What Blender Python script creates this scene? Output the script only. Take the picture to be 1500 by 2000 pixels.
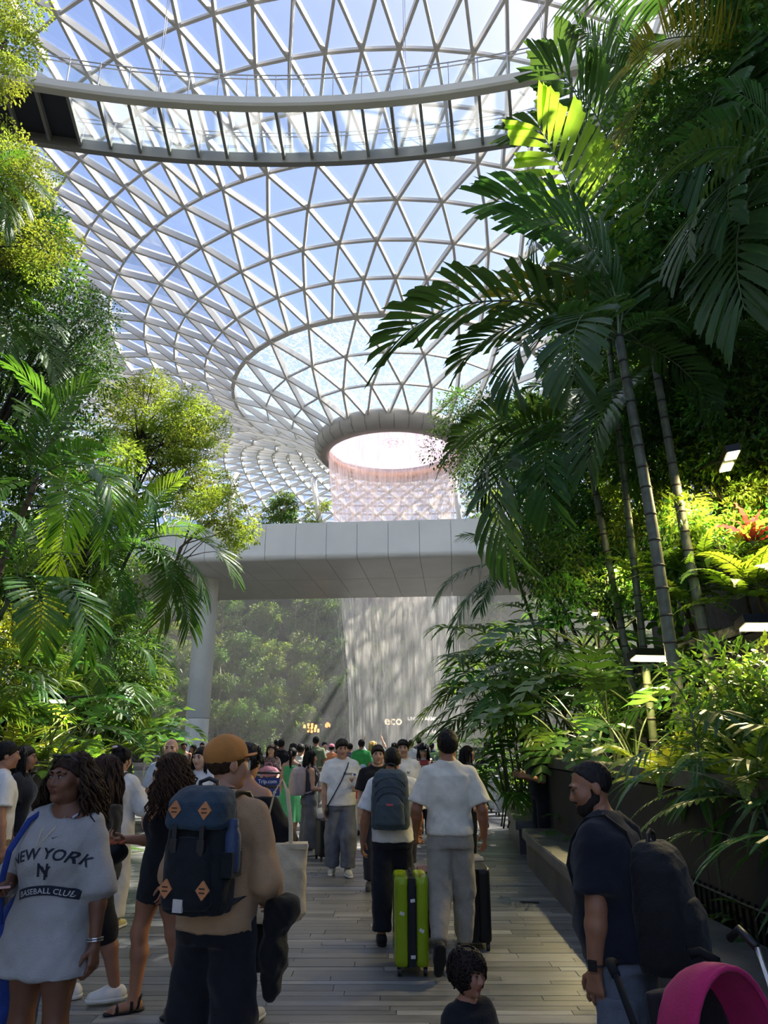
import bpy, bmesh, math, random
import numpy as np
from mathutils import Vector, Matrix, Euler, noise as mnoise

for _o in list(bpy.data.objects):
    bpy.data.objects.remove(_o, do_unlink=True)
SC = bpy.context.scene
COL = SC.collection
R = math.radians
random.seed(11)

# ------------------------------------------------------------------ camera
F_PX = 1400.0
PITCH = R(17.8)
EYE = 1.65
MIST = 0.0125
cam_d = bpy.data.cameras.new('camera')
cam_d.sensor_fit = 'HORIZONTAL'
cam_d.sensor_width = 36.0
cam_d.lens = 36.0 * F_PX / 1500.0
cam_d.clip_start = 0.05
cam_d.clip_end = 600
CAM = bpy.data.objects.new('camera', cam_d)
CAM.location = (0, 0, EYE)
CAM.rotation_euler = (R(90) + PITCH, 0, 0)
COL.objects.link(CAM)
SC.camera = CAM

# ------------------------------------------------------------------ sky, sun, exposure
SUN_AZ = R(51)      # to the right of straight ahead
SUN_EL = R(54)
W = bpy.data.worlds.new('sky')
SC.world = W
W.use_nodes = True
nt = W.node_tree
nt.nodes.clear()
wo = nt.nodes.new('ShaderNodeOutputWorld')
bg = nt.nodes.new('ShaderNodeBackground')
sk = nt.nodes.new('ShaderNodeTexSky')
sk.sky_type = 'NISHITA'
sk.sun_disc = False
sk.sun_elevation = SUN_EL
sk.sun_rotation = SUN_AZ
sk.altitude = 0
sk.air_density = 1.0
sk.dust_density = 1.0
sk.ozone_density = 3.0
bg.inputs['Strength'].default_value = 0.192
wb_ = nt.nodes.new('ShaderNodeMix'); wb_.data_type = 'RGBA'; wb_.blend_type = 'MULTIPLY'; wb_.inputs[0].default_value = 1.0
wb_.inputs[7].default_value = (1.05, 0.93, 0.92, 1)
nt.links.new(sk.outputs[0], wb_.inputs[6]); nt.links.new(wb_.outputs[2], bg.inputs[0])
nt.links.new(bg.outputs[0], wo.inputs[0])
sun_d = bpy.data.lights.new('sun', 'SUN')
sun_d.energy = 10.0
sun_d.angle = R(0.6)
sun_d.color = (1.0, 0.92, 0.78)
SUN = bpy.data.objects.new('sun', sun_d)
SUN.rotation_euler = (R(90) - SUN_EL, 0, -SUN_AZ)
SUN.location = (60, 40, 80)
COL.objects.link(SUN)
sdir = Vector((math.sin(SUN_AZ) * math.cos(SUN_EL), math.cos(SUN_AZ) * math.cos(SUN_EL), math.sin(SUN_EL)))
SUN.rotation_euler = sdir.to_track_quat('Z', 'Y').to_euler()
SC.view_settings.view_transform = 'Standard'
SC.view_settings.look = 'None'
SC.view_settings.gamma = 1.0
SC.view_settings.use_curve_mapping = False
SC.view_settings.exposure = 0.66
cy = SC.cycles
cy.max_bounces = 5
cy.diffuse_bounces = 3
cy.glossy_bounces = 2
cy.transmission_bounces = 4
cy.transparent_max_bounces = 12
cy.volume_bounces = 0
cy.sample_clamp_indirect = 4.0
cy.use_denoising = True
cy.use_adaptive_sampling = True
cy.adaptive_threshold = 0.07
cy.adaptive_min_samples = 8

# ------------------------------------------------------------------ helpers
def tag(o, label=None, cat=None, group=None, kind=None):
    if label: o['label'] = label
    if cat: o['category'] = cat
    if group: o['group'] = group
    if kind: o['kind'] = kind
    return o

def empty(name, loc=(0, 0, 0), rz=0.0, label=None, cat=None, group=None, kind=None):
    o = bpy.data.objects.new(name, None)
    o.empty_display_size = 0.1
    o.location = loc
    o.rotation_euler = (0, 0, rz)
    COL.objects.link(o)
    return tag(o, label, cat, group, kind)

def link(name, me, parent=None, loc=None, rot=None, scale=None):
    o = bpy.data.objects.new(name, me)
    COL.objects.link(o)
    if parent is not None: o.parent = parent
    if loc is not None: o.location = loc
    if rot is not None: o.rotation_euler = rot
    if scale is not None: o.scale = scale if hasattr(scale, '__len__') else (scale,) * 3
    return o

class MB:
    """collects vertices and faces for one mesh"""
    def __init__(s):
        s.v = []; s.f = []; s.m = []
    def add(s, vs, fs, mi=0):
        b = len(s.v)
        s.v.extend([tuple(v) for v in vs])
        s.f.extend([tuple(i + b for i in f) for f in fs])
        s.m.extend([mi] * len(fs))
        return s
    def box(s, c, size, M=None, mi=0):
        x, y, z = size[0] / 2, size[1] / 2, size[2] / 2
        vs = [Vector((a * x, b * y, d * z)) for d in (-1, 1) for b in (-1, 1) for a in (-1, 1)]
        if M is not None: vs = [M @ v for v in vs]
        c = Vector(c)
        return s.add([v + c for v in vs], BOXF, mi)
    def bar(s, p, q, n, w, d, mi=0, off=0.0):
        """box section from p to q; n = outward direction, depth d inward"""
        p = Vector(p); q = Vector(q); t = (q - p)
        if t.length < 1e-6: return s
        t.normalize(); n = Vector(n); n = (n - t * n.dot(t)).normalized(); b = t.cross(n)
        vs = []
        for e in (p, q):
            for a, k in ((-1, off), (1, off), (1, off - d), (-1, off - d)):
                vs.append(e + b * (a * w / 2) + n * k)
        return s.add(vs, [(0, 1, 5, 4), (1, 2, 6, 5), (2, 3, 7, 6), (3, 0, 4, 7), (0, 3, 2, 1), (4, 5, 6, 7)], mi)
    def tube(s, pts, rad, n=8, mi=0, cap=True, flat=1.0):
        pts = [Vector(p) for p in pts]
        if not hasattr(rad, '__len__'): rad = [rad] * len(pts)
        up = Vector((0, 0, 1)); vs = []
        prev = None
        for i, p in enumerate(pts):
            t = (pts[min(i + 1, len(pts) - 1)] - pts[max(i - 1, 0)])
            if t.length < 1e-9: t = Vector((0, 0, 1))
            t.normalize()
            if prev is None:
                a = t.cross(up)
                if a.length < 1e-3: a = t.cross(Vector((0, 1, 0)))
            else:
                a = prev - t * prev.dot(t)
            a.normalize(); prev = a
            b = t.cross(a)
            for k in range(n):
                an = 2 * math.pi * k / n
                vs.append(p + a * (math.cos(an) * rad[i]) + b * (math.sin(an) * rad[i] * flat))
        fs = []
        for i in range(len(pts) - 1):
            for k in range(n):
                k2 = (k + 1) % n
                fs.append((i * n + k, i * n + k2, (i + 1) * n + k2, (i + 1) * n + k))
        if cap:
            fs.append(tuple(range(n - 1, -1, -1)))
            fs.append(tuple((len(pts) - 1) * n + k for k in range(n)))
        return s.add(vs, fs, mi)
    def lathe(s, prof, n=32, c=(0, 0, 0), mi=0, closed=False):
        vs = []; fs = []
        for r, z in prof:
            for k in range(n):
                a = 2 * math.pi * k / n
                vs.append((c[0] + r * math.cos(a), c[1] + r * math.sin(a), c[2] + z))
        m = len(prof)
        for i in range(m if closed else m - 1):
            j = (i + 1) % m
            for k in range(n):
                k2 = (k + 1) % n
                fs.append((i * n + k, i * n + k2, j * n + k2, j * n + k))
        return s.add(vs, fs, mi)
    def prism(s, poly, z0, z1, mi=0):
        n = len(poly)
        vs = [(x, y, z0) for x, y in poly] + [(x, y, z1) for x, y in poly]
        fs = [tuple(range(n - 1, -1, -1)), tuple(range(n, 2 * n))]
        fs += [(i, (i + 1) % n, n + (i + 1) % n, n + i) for i in range(n)]
        return s.add(vs, fs, mi)
    def ell(s, c, r, n=12, m=8, M=None, mi=0):
        vs = []; fs = []
        c = Vector(c)
        for i in range(m + 1):
            th = math.pi * i / m
            for k in range(n):
                a = 2 * math.pi * k / n
                v = Vector((r[0] * math.sin(th) * math.cos(a), r[1] * math.sin(th) * math.sin(a), r[2] * math.cos(th)))
                if M is not None: v = M @ v
                vs.append(v + c)
        for i in range(m):
            for k in range(n):
                k2 = (k + 1) % n
                fs.append((i * n + k, (i + 1) * n + k, (i + 1) * n + k2, i * n + k2))
        return s.add(vs, fs, mi)
    def mesh(s, name, mats, smooth=False):
        me = bpy.data.meshes.new(name)
        me.from_pydata(s.v, [], s.f)
        for m in (mats if isinstance(mats, (list, tuple)) else [mats]):
            me.materials.append(m)
        if any(s.m): me.polygons.foreach_set('material_index', s.m)
        if smooth: me.polygons.foreach_set('use_smooth', [True] * len(s.f))
        me.validate(); me.update()
        return me
    def obj(s, name, mats, parent=None, smooth=False, **k):
        return link(name, s.mesh(name, mats, smooth), parent, **k)

BOXF = [(0, 2, 3, 1), (4, 5, 7, 6), (0, 1, 5, 4), (2, 6, 7, 3), (0, 4, 6, 2), (1, 3, 7, 5)]

def bevel(o, w=0.01, seg=2):
    m = o.modifiers.new('bevel', 'BEVEL'); m.width = w; m.segments = seg; m.limit_method = 'ANGLE'
    return o

def ray(x, y):
    u = (1000 - y) / F_PX
    return Vector(((x - 750) / F_PX, math.cos(PITCH) - u * math.sin(PITCH), math.sin(PITCH) + u * math.cos(PITCH)))
def atY(x, y, Y):
    r = ray(x, y); t = Y / r.y
    return Vector((r.x * t, Y, EYE + r.z * t))
def atZ(x, y, Z):
    r = ray(x, y); t = (Z - EYE) / r.z
    return Vector((r.x * t, r.y * t, Z))
def project(p):
    d = p[1] * math.cos(PITCH) + (p[2] - EYE) * math.sin(PITCH)
    u = -p[1] * math.sin(PITCH) + (p[2] - EYE) * math.cos(PITCH)
    if d <= 0.05: return None
    return 750 + F_PX * p[0] / d, 1000 - F_PX * u / d, d

# ------------------------------------------------------------------ materials
class NT:
    def __init__(s, m):
        s.t = m.node_tree; s.n = s.t.nodes; s.l = s.t.links
    def new(s, typ, **kw):
        n = s.n.new(typ)
        for k, v in kw.items():
            if k in n.inputs: n.inputs[k].default_value = v
            else: setattr(n, k, v)
        return n
    def ln(s, a, b): s.l.new(a, b)

def sset(node, name, v):
    if name in node.inputs: node.inputs[name].default_value = v

def c4(c): return (c[0], c[1], c[2], 1.0)

def srgb(r, g, b):
    f = lambda c: (c / 255 / 12.92) if c / 255 <= 0.04045 else ((c / 255 + 0.055) / 1.055) ** 2.4
    return (f(r), f(g), f(b))

def mat(name, col, rough=0.6, var=0.0, scale=6.0, bump=0.0, bscale=60.0, metal=0.0, spec=0.5, col2=None,
        objvar=0.0, coords='Object', emit=None, estr=0.0, stretch=None, sheen=0.0, detail=4.0):
    m = bpy.data.materials.new(name); m.use_nodes = True
    t = NT(m); b = t.n['Principled BSDF']
    b.inputs['Base Color'].default_value = c4(col)
    b.inputs['Roughness'].default_value = rough
    b.inputs['Metallic'].default_value = metal
    sset(b, 'Specular IOR Level', spec)
    if sheen: sset(b, 'Sheen Weight', sheen)
    co = t.new('ShaderNodeTexCoord'); src = co.outputs[coords]
    if stretch:
        mp = t.new('ShaderNodeMapping'); mp.inputs['Scale'].default_value = stretch
        t.ln(src, mp.inputs[0]); src = mp.outputs[0]
    out = None
    if var or col2:
        no = t.new('ShaderNodeTexNoise', Scale=scale, Detail=detail); t.ln(src, no.inputs['Vector'])
        rp = t.new('ShaderNodeValToRGB')
        rp.color_ramp.elements[0].position = 0.35; rp.color_ramp.elements[1].position = 0.65
        a = col; c2 = col2
        if c2 is None:
            a = tuple(x * (1 - var) for x in col); c2 = tuple(min(1, x * (1 + var)) for x in col)
        rp.color_ramp.elements[0].color = c4(a); rp.color_ramp.elements[1].color = c4(c2)
        t.ln(no.outputs[0], rp.inputs[0]); out = rp.outputs[0]
    if objvar:
        oi = t.new('ShaderNodeObjectInfo')
        mr = t.new('ShaderNodeMapRange'); mr.inputs[3].default_value = 1 - objvar; mr.inputs[4].default_value = 1 + objvar
        t.ln(oi.outputs['Random'], mr.inputs[0])
        hs = t.new('ShaderNodeHueSaturation')
        if out is not None: t.ln(out, hs.inputs['Color'])
        else: hs.inputs['Color'].default_value = c4(col)
        t.ln(mr.outputs[0], hs.inputs['Value']); out = hs.outputs[0]
    if out is not None: t.ln(out, b.inputs['Base Color'])
    if bump:
        n2 = t.new('ShaderNodeTexNoise', Scale=bscale, Detail=4.0); t.ln(src, n2.inputs['Vector'])
        bp = t.new('ShaderNodeBump', Strength=bump); bp.inputs['Distance'].default_value = 0.02
        t.ln(n2.outputs[0], bp.inputs['Height']); t.ln(bp.outputs[0], b.inputs['Normal'])
    if emit:
        b.inputs['Emission Color'].default_value = c4(emit); b.inputs['Emission Strength'].default_value = estr
    return m

def leafmat(name, col, trans=None, rough=0.4, objvar=0.3, hue=0.02, var=0.25, tw=0.35):
    """leaf: glossy top, light shining through"""
    m = bpy.data.materials.new(name); m.use_nodes = True
    t = NT(m); b = t.n['Principled BSDF']; out = t.n['Material Output']
    oi = t.new('ShaderNodeObjectInfo')
    ge = t.new('ShaderNodeNewGeometry')
    ad = t.new('ShaderNodeMath', operation='MULTIPLY_ADD'); ad.inputs[1].default_value = 0.55; 
    mu = t.new('ShaderNodeMath', operation='MULTIPLY'); mu.inputs[1].default_value = 0.45
    t.ln(oi.outputs['Random'], mu.inputs[0])
    t.ln(ge.outputs['Random Per Island'], ad.inputs[0]); t.ln(mu.outputs[0], ad.inputs[2])
    mv = t.new('ShaderNodeMapRange'); mv.inputs[3].default_value = 1 - objvar; mv.inputs[4].default_value = 1 + objvar
    mh = t.new('ShaderNodeMapRange'); mh.inputs[3].default_value = 0.5 - hue; mh.inputs[4].default_value = 0.5 + hue
    t.ln(ad.outputs[0], mv.inputs[0]); t.ln(oi.outputs['Random'], mh.inputs[0])
    hs = t.new('ShaderNodeHueSaturation'); hs.inputs['Color'].default_value = c4(col)
    t.ln(mv.outputs[0], hs.inputs['Value']); t.ln(mh.outputs[0], hs.inputs['Hue'])
    t.ln(hs.outputs[0], b.inputs['Base Color'])
    b.inputs['Roughness'].default_value = rough
    sset(b, 'Specular IOR Level', 0.35)
    tr = t.new('ShaderNodeBsdfTranslucent')
    h2 = t.new('ShaderNodeHueSaturation'); h2.inputs['Color'].default_value = c4(trans or tuple(min(1, c * 2.2) for c in col))
    t.ln(mv.outputs[0], h2.inputs['Value']); t.ln(mh.outputs[0], h2.inputs['Hue'])
    t.ln(h2.outputs[0], tr.inputs[0])
    mx = t.new('ShaderNodeMixShader'); mx.inputs[0].default_value = tw
    t.ln(b.outputs[0], mx.inputs[1]); t.ln(tr.outputs[0], mx.inputs[2]); t.ln(mx.outputs[0], out.inputs[0])
    return m

def glassmat(name, tint=(0.93, 0.97, 1.0), refl=0.06, haze=0.0, rough=0.03):
    """thin architectural pane: passes light straight through, reflects at grazing angles"""
    m = bpy.data.materials.new(name); m.use_nodes = True
    t = NT(m); out = t.n['Material Output']; t.n.remove(t.n['Principled BSDF'])
    tr = t.new('ShaderNodeBsdfTransparent'); tr.inputs[0].default_value = c4(tint)
    gl = t.new('ShaderNodeBsdfGlossy', Roughness=rough); gl.inputs[0].default_value = (1, 1, 1, 1)
    fr = t.new('ShaderNodeLayerWeight', Blend=0.25)
    mu = t.new('ShaderNodeMath', operation='MULTIPLY_ADD'); mu.inputs[1].default_value = 0.35; mu.inputs[2].default_value = refl * 0.5
    t.ln(fr.outputs['Fresnel'], mu.inputs[0])
    mx = t.new('ShaderNodeMixShader'); t.ln(mu.outputs[0], mx.inputs[0]); t.ln(tr.outputs[0], mx.inputs[1]); t.ln(gl.outputs[0], mx.inputs[2])
    last = mx.outputs[0]
    if haze:
        df = t.new('ShaderNodeBsdfTranslucent'); df.inputs[0].default_value = (1, 1, 1, 1)
        m2 = t.new('ShaderNodeMixShader'); m2.inputs[0].default_value = haze
        t.ln(last, m2.inputs[1]); t.ln(df.outputs[0], m2.inputs[2]); last = m2.outputs[0]
    t.ln(last, out.inputs[0])
    return m

def watermat(name, col=(1, 1, 1), scale=(6, 6, 0.35), lo=0.35, hi=0.75, amin=0.05, amax=0.8, noise_scale=1.0, dist=0.0, emit=0.0, fade=None, ridge=False, detail=6.0):
    """falling / running water: streaks of white scattering water over clear gaps"""
    m = bpy.data.materials.new(name); m.use_nodes = True
    t = NT(m); out = t.n['Material Output']; t.n.remove(t.n['Principled BSDF'])
    co = t.new('ShaderNodeTexCoord'); mp = t.new('ShaderNodeMapping'); mp.inputs['Scale'].default_value = scale
    t.ln(co.outputs['Object'], mp.inputs[0])
    no = t.new('ShaderNodeTexNoise', Scale=noise_scale, Detail=detail, Distortion=dist); t.ln(mp.outputs[0], no.inputs['Vector'])
    val = no.outputs[0]
    if ridge:
        s1 = t.new('ShaderNodeMath', operation='SUBTRACT'); s1.inputs[1].default_value = 0.5; t.ln(val, s1.inputs[0])
        a1 = t.new('ShaderNodeMath', operation='ABSOLUTE'); t.ln(s1.outputs[0], a1.inputs[0])
        m1 = t.new('ShaderNodeMath', operation='MULTIPLY_ADD'); m1.inputs[1].default_value = -6.0; m1.inputs[2].default_value = 1.0
        t.ln(a1.outputs[0], m1.inputs[0]); val = m1.outputs[0]
    mr = t.new('ShaderNodeMapRange'); mr.inputs[1].default_value = lo; mr.inputs[2].default_value = hi
    mr.inputs[3].default_value = amin; mr.inputs[4].default_value = amax
    t.ln(val, mr.inputs[0])
    tr = t.new('ShaderNodeBsdfTransparent')
    d1 = t.new('ShaderNodeBsdfDiffuse'); d1.inputs[0].default_value = c4(col)
    d2 = t.new('ShaderNodeBsdfTranslucent'); d2.inputs[0].default_value = c4(col)
    ms = t.new('ShaderNodeMixShader'); ms.inputs[0].default_value = 0.72; t.ln(d1.outputs[0], ms.inputs[1]); t.ln(d2.outputs[0], ms.inputs[2])
    mx = t.new('ShaderNodeMixShader'); t.ln(mr.outputs[0], mx.inputs[0]); t.ln(tr.outputs[0], mx.inputs[1]); t.ln(ms.outputs[0], mx.inputs[2])
    t.ln(mx.outputs[0], out.inputs[0])
    return m

M = {}
M['steel'] = mat('white_painted_steel', (0.70, 0.685, 0.65), 0.45)
M['rim'] = mat('grey_metal_cladding', (0.40, 0.385, 0.36), 0.5, var=0.08, scale=0.5)
M['panel'] = mat('pale_grey_panel', (0.78, 0.75, 0.66), 0.35, var=0.05, scale=0.4)
M['pillar'] = mat('pale_column_paint', (0.74, 0.72, 0.60), 0.45, var=0.06, scale=0.6)
M['joint'] = mat('dark_joint', (0.03, 0.03, 0.03), 0.8)
M['glass'] = glassmat('roof_glass', (0.94, 0.97, 1.0), 0.04)
M['wetglass'] = None
M['railglass'] = glassmat('railing_glass', (0.90, 0.96, 0.94), 0.10, haze=0.04)
M['floorglass'] = glassmat('walkway_floor_glass', (0.86, 0.93, 0.92), 0.06, haze=0.14)
M['steel_dark'] = mat('dark_grey_steel', (0.33, 0.33, 0.31), 0.45, metal=0.3)  # darker grey for the walkway beams
M['stainless'] = mat('stainless_steel', (0.55, 0.55, 0.54), 0.28, metal=0.9)
M['cable'] = mat('steel_cable', (0.45, 0.45, 0.45), 0.4, metal=0.6)
M['darkpanel'] = mat('dark_walkway_panel', (0.035, 0.04, 0.055), 0.5)
M['stone'] = mat('dark_grey_stone', (0.075, 0.078, 0.08), 0.55, var=0.35, scale=3.0, bump=0.25, bscale=25, objvar=0.12)
M['stonecap'] = mat('grey_stone_cap', (0.085, 0.086, 0.088), 0.5, var=0.25, scale=4.0, bump=0.2, bscale=30)
M['bench'] = mat('dark_bench_stone', (0.045, 0.046, 0.05), 0.45, var=0.25, scale=3.0, bump=0.15, bscale=30)
M['soil'] = mat('dark_soil', (0.022, 0.020, 0.014), 0.95, var=0.5, scale=5.0, bump=0.8, bscale=12)
M['grout'] = mat('dark_grout', (0.018, 0.018, 0.02), 0.8)
M['plaza'] = mat('pale_grey_paving', (0.16, 0.165, 0.165), 0.35, var=0.2, scale=0.7)
M['black'] = mat('black_powder_coat', (0.012, 0.012, 0.013), 0.45)
M['blackmetal'] = mat('black_metal', (0.015, 0.015, 0.016), 0.35, metal=0.5)

# ================================================================== THE SETTING
# ---- floor: slate planks laid across the walk
def plankmat():
    m = bpy.data.materials.new('slate_plank'); m.use_nodes = True
    t = NT(m); b = t.n['Principled BSDF']
    ge = t.new('ShaderNodeNewGeometry'); oi = t.new('ShaderNodeObjectInfo')
    ad = t.new('ShaderNodeMath', operation='ADD'); t.ln(ge.outputs['Random Per Island'], ad.inputs[0]); t.ln(oi.outputs['Random'], ad.inputs[1])
    fr = t.new('ShaderNodeMath', operation='FRACT'); t.ln(ad.outputs[0], fr.inputs[0])
    rp = t.new('ShaderNodeValToRGB')
    cr = rp.color_ramp
    cr.elements[0].position = 0.0; cr.elements[0].color = (0.110, 0.108, 0.107, 1)
    cr.elements[1].position = 1.0; cr.elements[1].color = (0.28, 0.275, 0.268, 1)
    e = cr.elements.new(0.7); e.color = (0.165, 0.162, 0.159, 1)
    t.ln(fr.outputs[0], rp.inputs[0])
    co = t.new('ShaderNodeNewGeometry')
    mp = t.new('ShaderNodeMapping'); mp.inputs['Scale'].default_value = (2.5, 9, 9)
    t.ln(co.outputs['Position'], mp.inputs[0])
    no = t.new('ShaderNodeTexNoise', Scale=1.6, Detail=8.0, Roughness=0.65); t.ln(mp.outputs[0], no.inputs['Vector'])
    mr = t.new('ShaderNodeMapRange'); mr.inputs[1].default_value = 0.3; mr.inputs[2].default_value = 0.7
    mr.inputs[3].default_value = 0.72; mr.inputs[4].default_value = 1.25; t.ln(no.outputs[0], mr.inputs[0])
    hs = t.new('ShaderNodeHueSaturation'); t.ln(rp.outputs[0], hs.inputs['Color']); t.ln(mr.outputs[0], hs.inputs['Value'])
    t.ln(hs.outputs[0], b.inputs['Base Color'])
    r2 = t.new('ShaderNodeMapRange'); r2.inputs[3].default_value = 0.30; r2.inputs[4].default_value = 0.55
    t.ln(no.outputs[0], r2.inputs[0]); t.ln(r2.outputs[0], b.inputs['Roughness'])
    bp = t.new('ShaderNodeBump', Strength=0.25); bp.inputs['Distance'].default_value = 0.006
    t.ln(no.outputs[0], bp.inputs['Height']); t.ln(bp.outputs[0], b.inputs['Normal'])
    return m
M['plank'] = plankmat()

floor = MB().box((0, 57, -0.06), (230, 190, 0.08)).obj('floor', M['grout'])
tag(floor, 'dark slate plank walkway leading from the foreground to the waterfall plaza', 'floor', kind='structure')
rng = random.Random(5)
planks = []
y = -1.0
while y < 17.0:
    h = rng.choice((0.08, 0.10, 0.10, 0.14))
    x = -4.6 + rng.uniform(-0.8, 0)
    while x < 2.9:
        L = rng.uniform(0.6, 1.3)
        a, b = max(x, -4.6), min(x + L, 2.9)
        if b - a > 0.06: planks.append((a, b, y, y + h))
        x += L
    y += h
def pvis(p):
    q = project(((p[0] + p[1]) / 2, (p[2] + p[3]) / 2, 0))
    if q is None or not (-60 < q[0] < 1560 and q[1] < 2030): return -1
    return (p[1] - p[0]) * (p[3] - p[2]) / q[2] ** 3
planks.sort(key=pvis, reverse=True)
def plank_mb(mb, p, dz):
    g = 0.0025
    a, b, c, d = p[0] + g, p[1] - g, p[2] + g, p[3] - g
    return mb.box(((a + b) / 2, (c + d) / 2, -0.0115 + dz), (b - a, d - c, 0.02))
for p in planks[:300]:
    plank_mb(MB(), p, rng.uniform(-.0012, .0012)).obj('plank', M['plank'], floor)
mb = MB()
for p in planks[300:]: plank_mb(mb, p, rng.uniform(-.0012, .0012))
tag(mb.obj('plank_field', M['plank'], floor), kind='stuff')
# bigger pale slabs of the plaza further on
mb = MB()
yy = 17.0
while yy < 46:
    xx = -16 + (int(yy * 2) % 2) * 0.6
    while xx < 14:
        mb.box((xx + 0.6, yy + 0.3, -0.012), (1.19, 0.595, 0.02)); xx += 1.2
    yy += 0.6
tag(mb.obj('paving_slabs', M['plaza'], floor), kind='stuff')

# ---- roof: triangulated funnel of steel and glass
AX, AY = 0.80, 59.0
prof = [(6.46, 27.0, 24), (8.85, 28.4, 24), (11.2, 29.8, 24), (14.1, 31.2, 48), (16.6, 32.5, 48), (19.25, 33.55, 48), (21.8, 34.6, 48),
        (24.6, 35.25, 96), (27.4, 36.25, 96), (30.1, 37.1, 96), (32.9, 37.85, 96), (35.8, 38.45, 96), (38.7, 38.95, 96), (41.7, 39.3, 96),
        (44.7, 39.5, 96), (47.7, 39.55, 96), (50.7, 39.4, 96), (53.7, 39.05, 96), (56.7, 38.5, 96), (59.7, 37.75, 96), (62.7, 36.8, 96),
        (65.8, 35.6, 96), (68.9, 34.2, 96), (72.0, 32.5, 96), (75.1, 30.5, 96), (78.2, 28.1, 96), (81.2, 25.3, 96), (84.0, 22.2, 96),
        (86.6, 18.8, 96), (88.9, 15.0, 96), (90.8, 11.0, 96), (92.2, 6.8, 96), (93.2, 2.4, 96), (93.5, 0.0, 96)]
# angle offset of each ring, as a fraction of its own step (0 = straight towards the camera)
offs = []
o24 = 0.25 + 0.5
for i, (r, z, n) in enumerate(prof):
    if n == 24: offs.append([0.75, 0.25, 0.75][i])
    elif n == 48: offs.append(0.5 if (i - 3) % 2 == 0 else 0.0)
    else: offs.append(0.0 if (i - 7) % 2 == 0 else 0.5)
def node(i, k):
    r, z, n = prof[i]
    a = 2 * math.pi * (k + offs[i]) / n
    return Vector((AX + r * math.sin(a), AY - r * math.cos(a), z))
def normal(i, k):
    r, z, n = prof[i]
    i0, i1 = max(i - 1, 0), min(i + 1, len(prof) - 1)
    dr, dz = prof[i1][0] - prof[i0][0], prof[i1][1] - prof[i0][1]
    l = math.hypot(dr, dz); a = 2 * math.pi * (k + offs[i]) / n
    return Vector((-dz / l * math.sin(a), dz / l * math.cos(a), dr / l))
edges = []; tris = []
for i in range(len(prof)):
    n = prof[i][2]
    for k in range(n): edges.append(((i, k), (i, (k + 1) % n), 'ring'))
for i in range(len(prof) - 1):
    n0, n1 = prof[i][2], prof[i + 1][2]
    # even nodes only where the count doubles
    nn = min(n0, n1)
    if n0 == n1:
        idx1 = list(range(n1)); o1 = offs[i + 1]
    else:
        first = 0 if n0 == 24 else 1
        idx1 = list(range(first, n1, 2)); o1 = (offs[i + 1] + first) / 2.0
    o0 = offs[i]
    # node k of the inner ring lies between j=k+sh-? of the outer ring
    for k in range(n0):
        f = k + o0 - o1
        ja = math.floor(f + 1e-6); jb = ja + 1
        A = (i + 1, idx1[ja % n0]); B = (i + 1, idx1[jb % n0])
        edges.append(((i, k), A, 'diag')); edges.append(((i, k), B, 'diag'))
        if n0 == n1: tris.append(((i, k), A, B))
        else:
            mid = (i + 1, (A[1] + 1) % n1)
            tris.append(((i, k), A, mid)); tris.append(((i, k), mid, B))
        tris.append(((i, k), B, (i, (k + 1) % n0)))
ceiling = empty('ceiling', (AX, AY, 0), label='triangulated glass and steel roof funnelling down to a round opening', cat='roof', kind='structure')
def inframe(p, m=120):
    q = project(p)
    return q is not None and -m < q[0] < 1500 + m and -m < q[1] < 1060
def vis(e):
    a, b = node(*e[0]), node(*e[1])
    if not (inframe(a) or inframe(b)): return 0
    qa, qb = project(a), project(b)
    if qa is None or qb is None: return 0
    # hidden by the planting at the sides
    mx = (qa[0] + qb[0]) / 2
    s = math.hypot(qa[0] - qb[0], qa[1] - qb[1])
    return s * (1.0 if 60 < mx < 1100 else 0.25)
org = Vector((AX, AY, 0))
def beam(mb, e):
    (a, b, kd) = e
    n = (normal(*a) + normal(*b)).normalized()
    thick = (a[0] == 3 and kd == 'ring')
    w, d = (0.15, 0.30) if kd == 'ring' else (0.165, 0.50)
    if thick: w, d = 0.34, 0.34
    if a[0] <= 2 and kd == 'ring': w, d = 0.13, 0.24
    mb.bar(node(*a) - org, node(*b) - org, n, w, d, off=-0.05)
edges.sort(key=vis, reverse=True)
for e in edges[:300]:
    mb = MB(); beam(mb, e); mb.obj('beam', M['steel'], ceiling)
mb = MB()
for e in edges[300:]: beam(mb, e)
tag(mb.obj('beam_lattice', M['steel'], ceiling), kind='stuff')
M['wetglass'] = watermat('wet_roof_glass', (0.40, 0.47, 0.52), (1, 1, 1), 0.66, 1.0, 0.10, 0.75, 1.4, dist=1.8, ridge=True, detail=5.0)
def tvis(t):
    qs = [project(node(*a)) for a in t]
    if any(q is None for q in qs): return 0
    ar = abs((qs[1][0] - qs[0][0]) * (qs[2][1] - qs[0][1]) - (qs[2][0] - qs[0][0]) * (qs[1][1] - qs[0][1]))
    mx = sum(q[0] for q in qs) / 3; my = sum(q[1] for q in qs) / 3
    if not (0 < mx < 1500 and 0 < my < 1060): return 0
    return ar * (1.0 if 60 < mx < 1100 else 0.2)
tris.sort(key=tvis, reverse=True)
def pane(mb, t):
    vs = [node(*a) + normal(*a) * 0.02 - org for a in t]
    mb.add(vs, [(0, 1, 2)])
rest = MB(); restw = MB()
for j, t in enumerate(tris):
    wet = min(a[0] for a in t) <= 2
    if j < 300:
        mb = MB(); pane(mb, t); mb.obj('pane', M['wetglass'] if wet else M['glass'], ceiling)
    else: pane(restw if wet else rest, t)
tag(rest.obj('pane_field', M['glass'], ceiling), kind='stuff')
tag(restw.obj('wet_pane_field', M['wetglass'], ceiling), kind='stuff')

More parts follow.
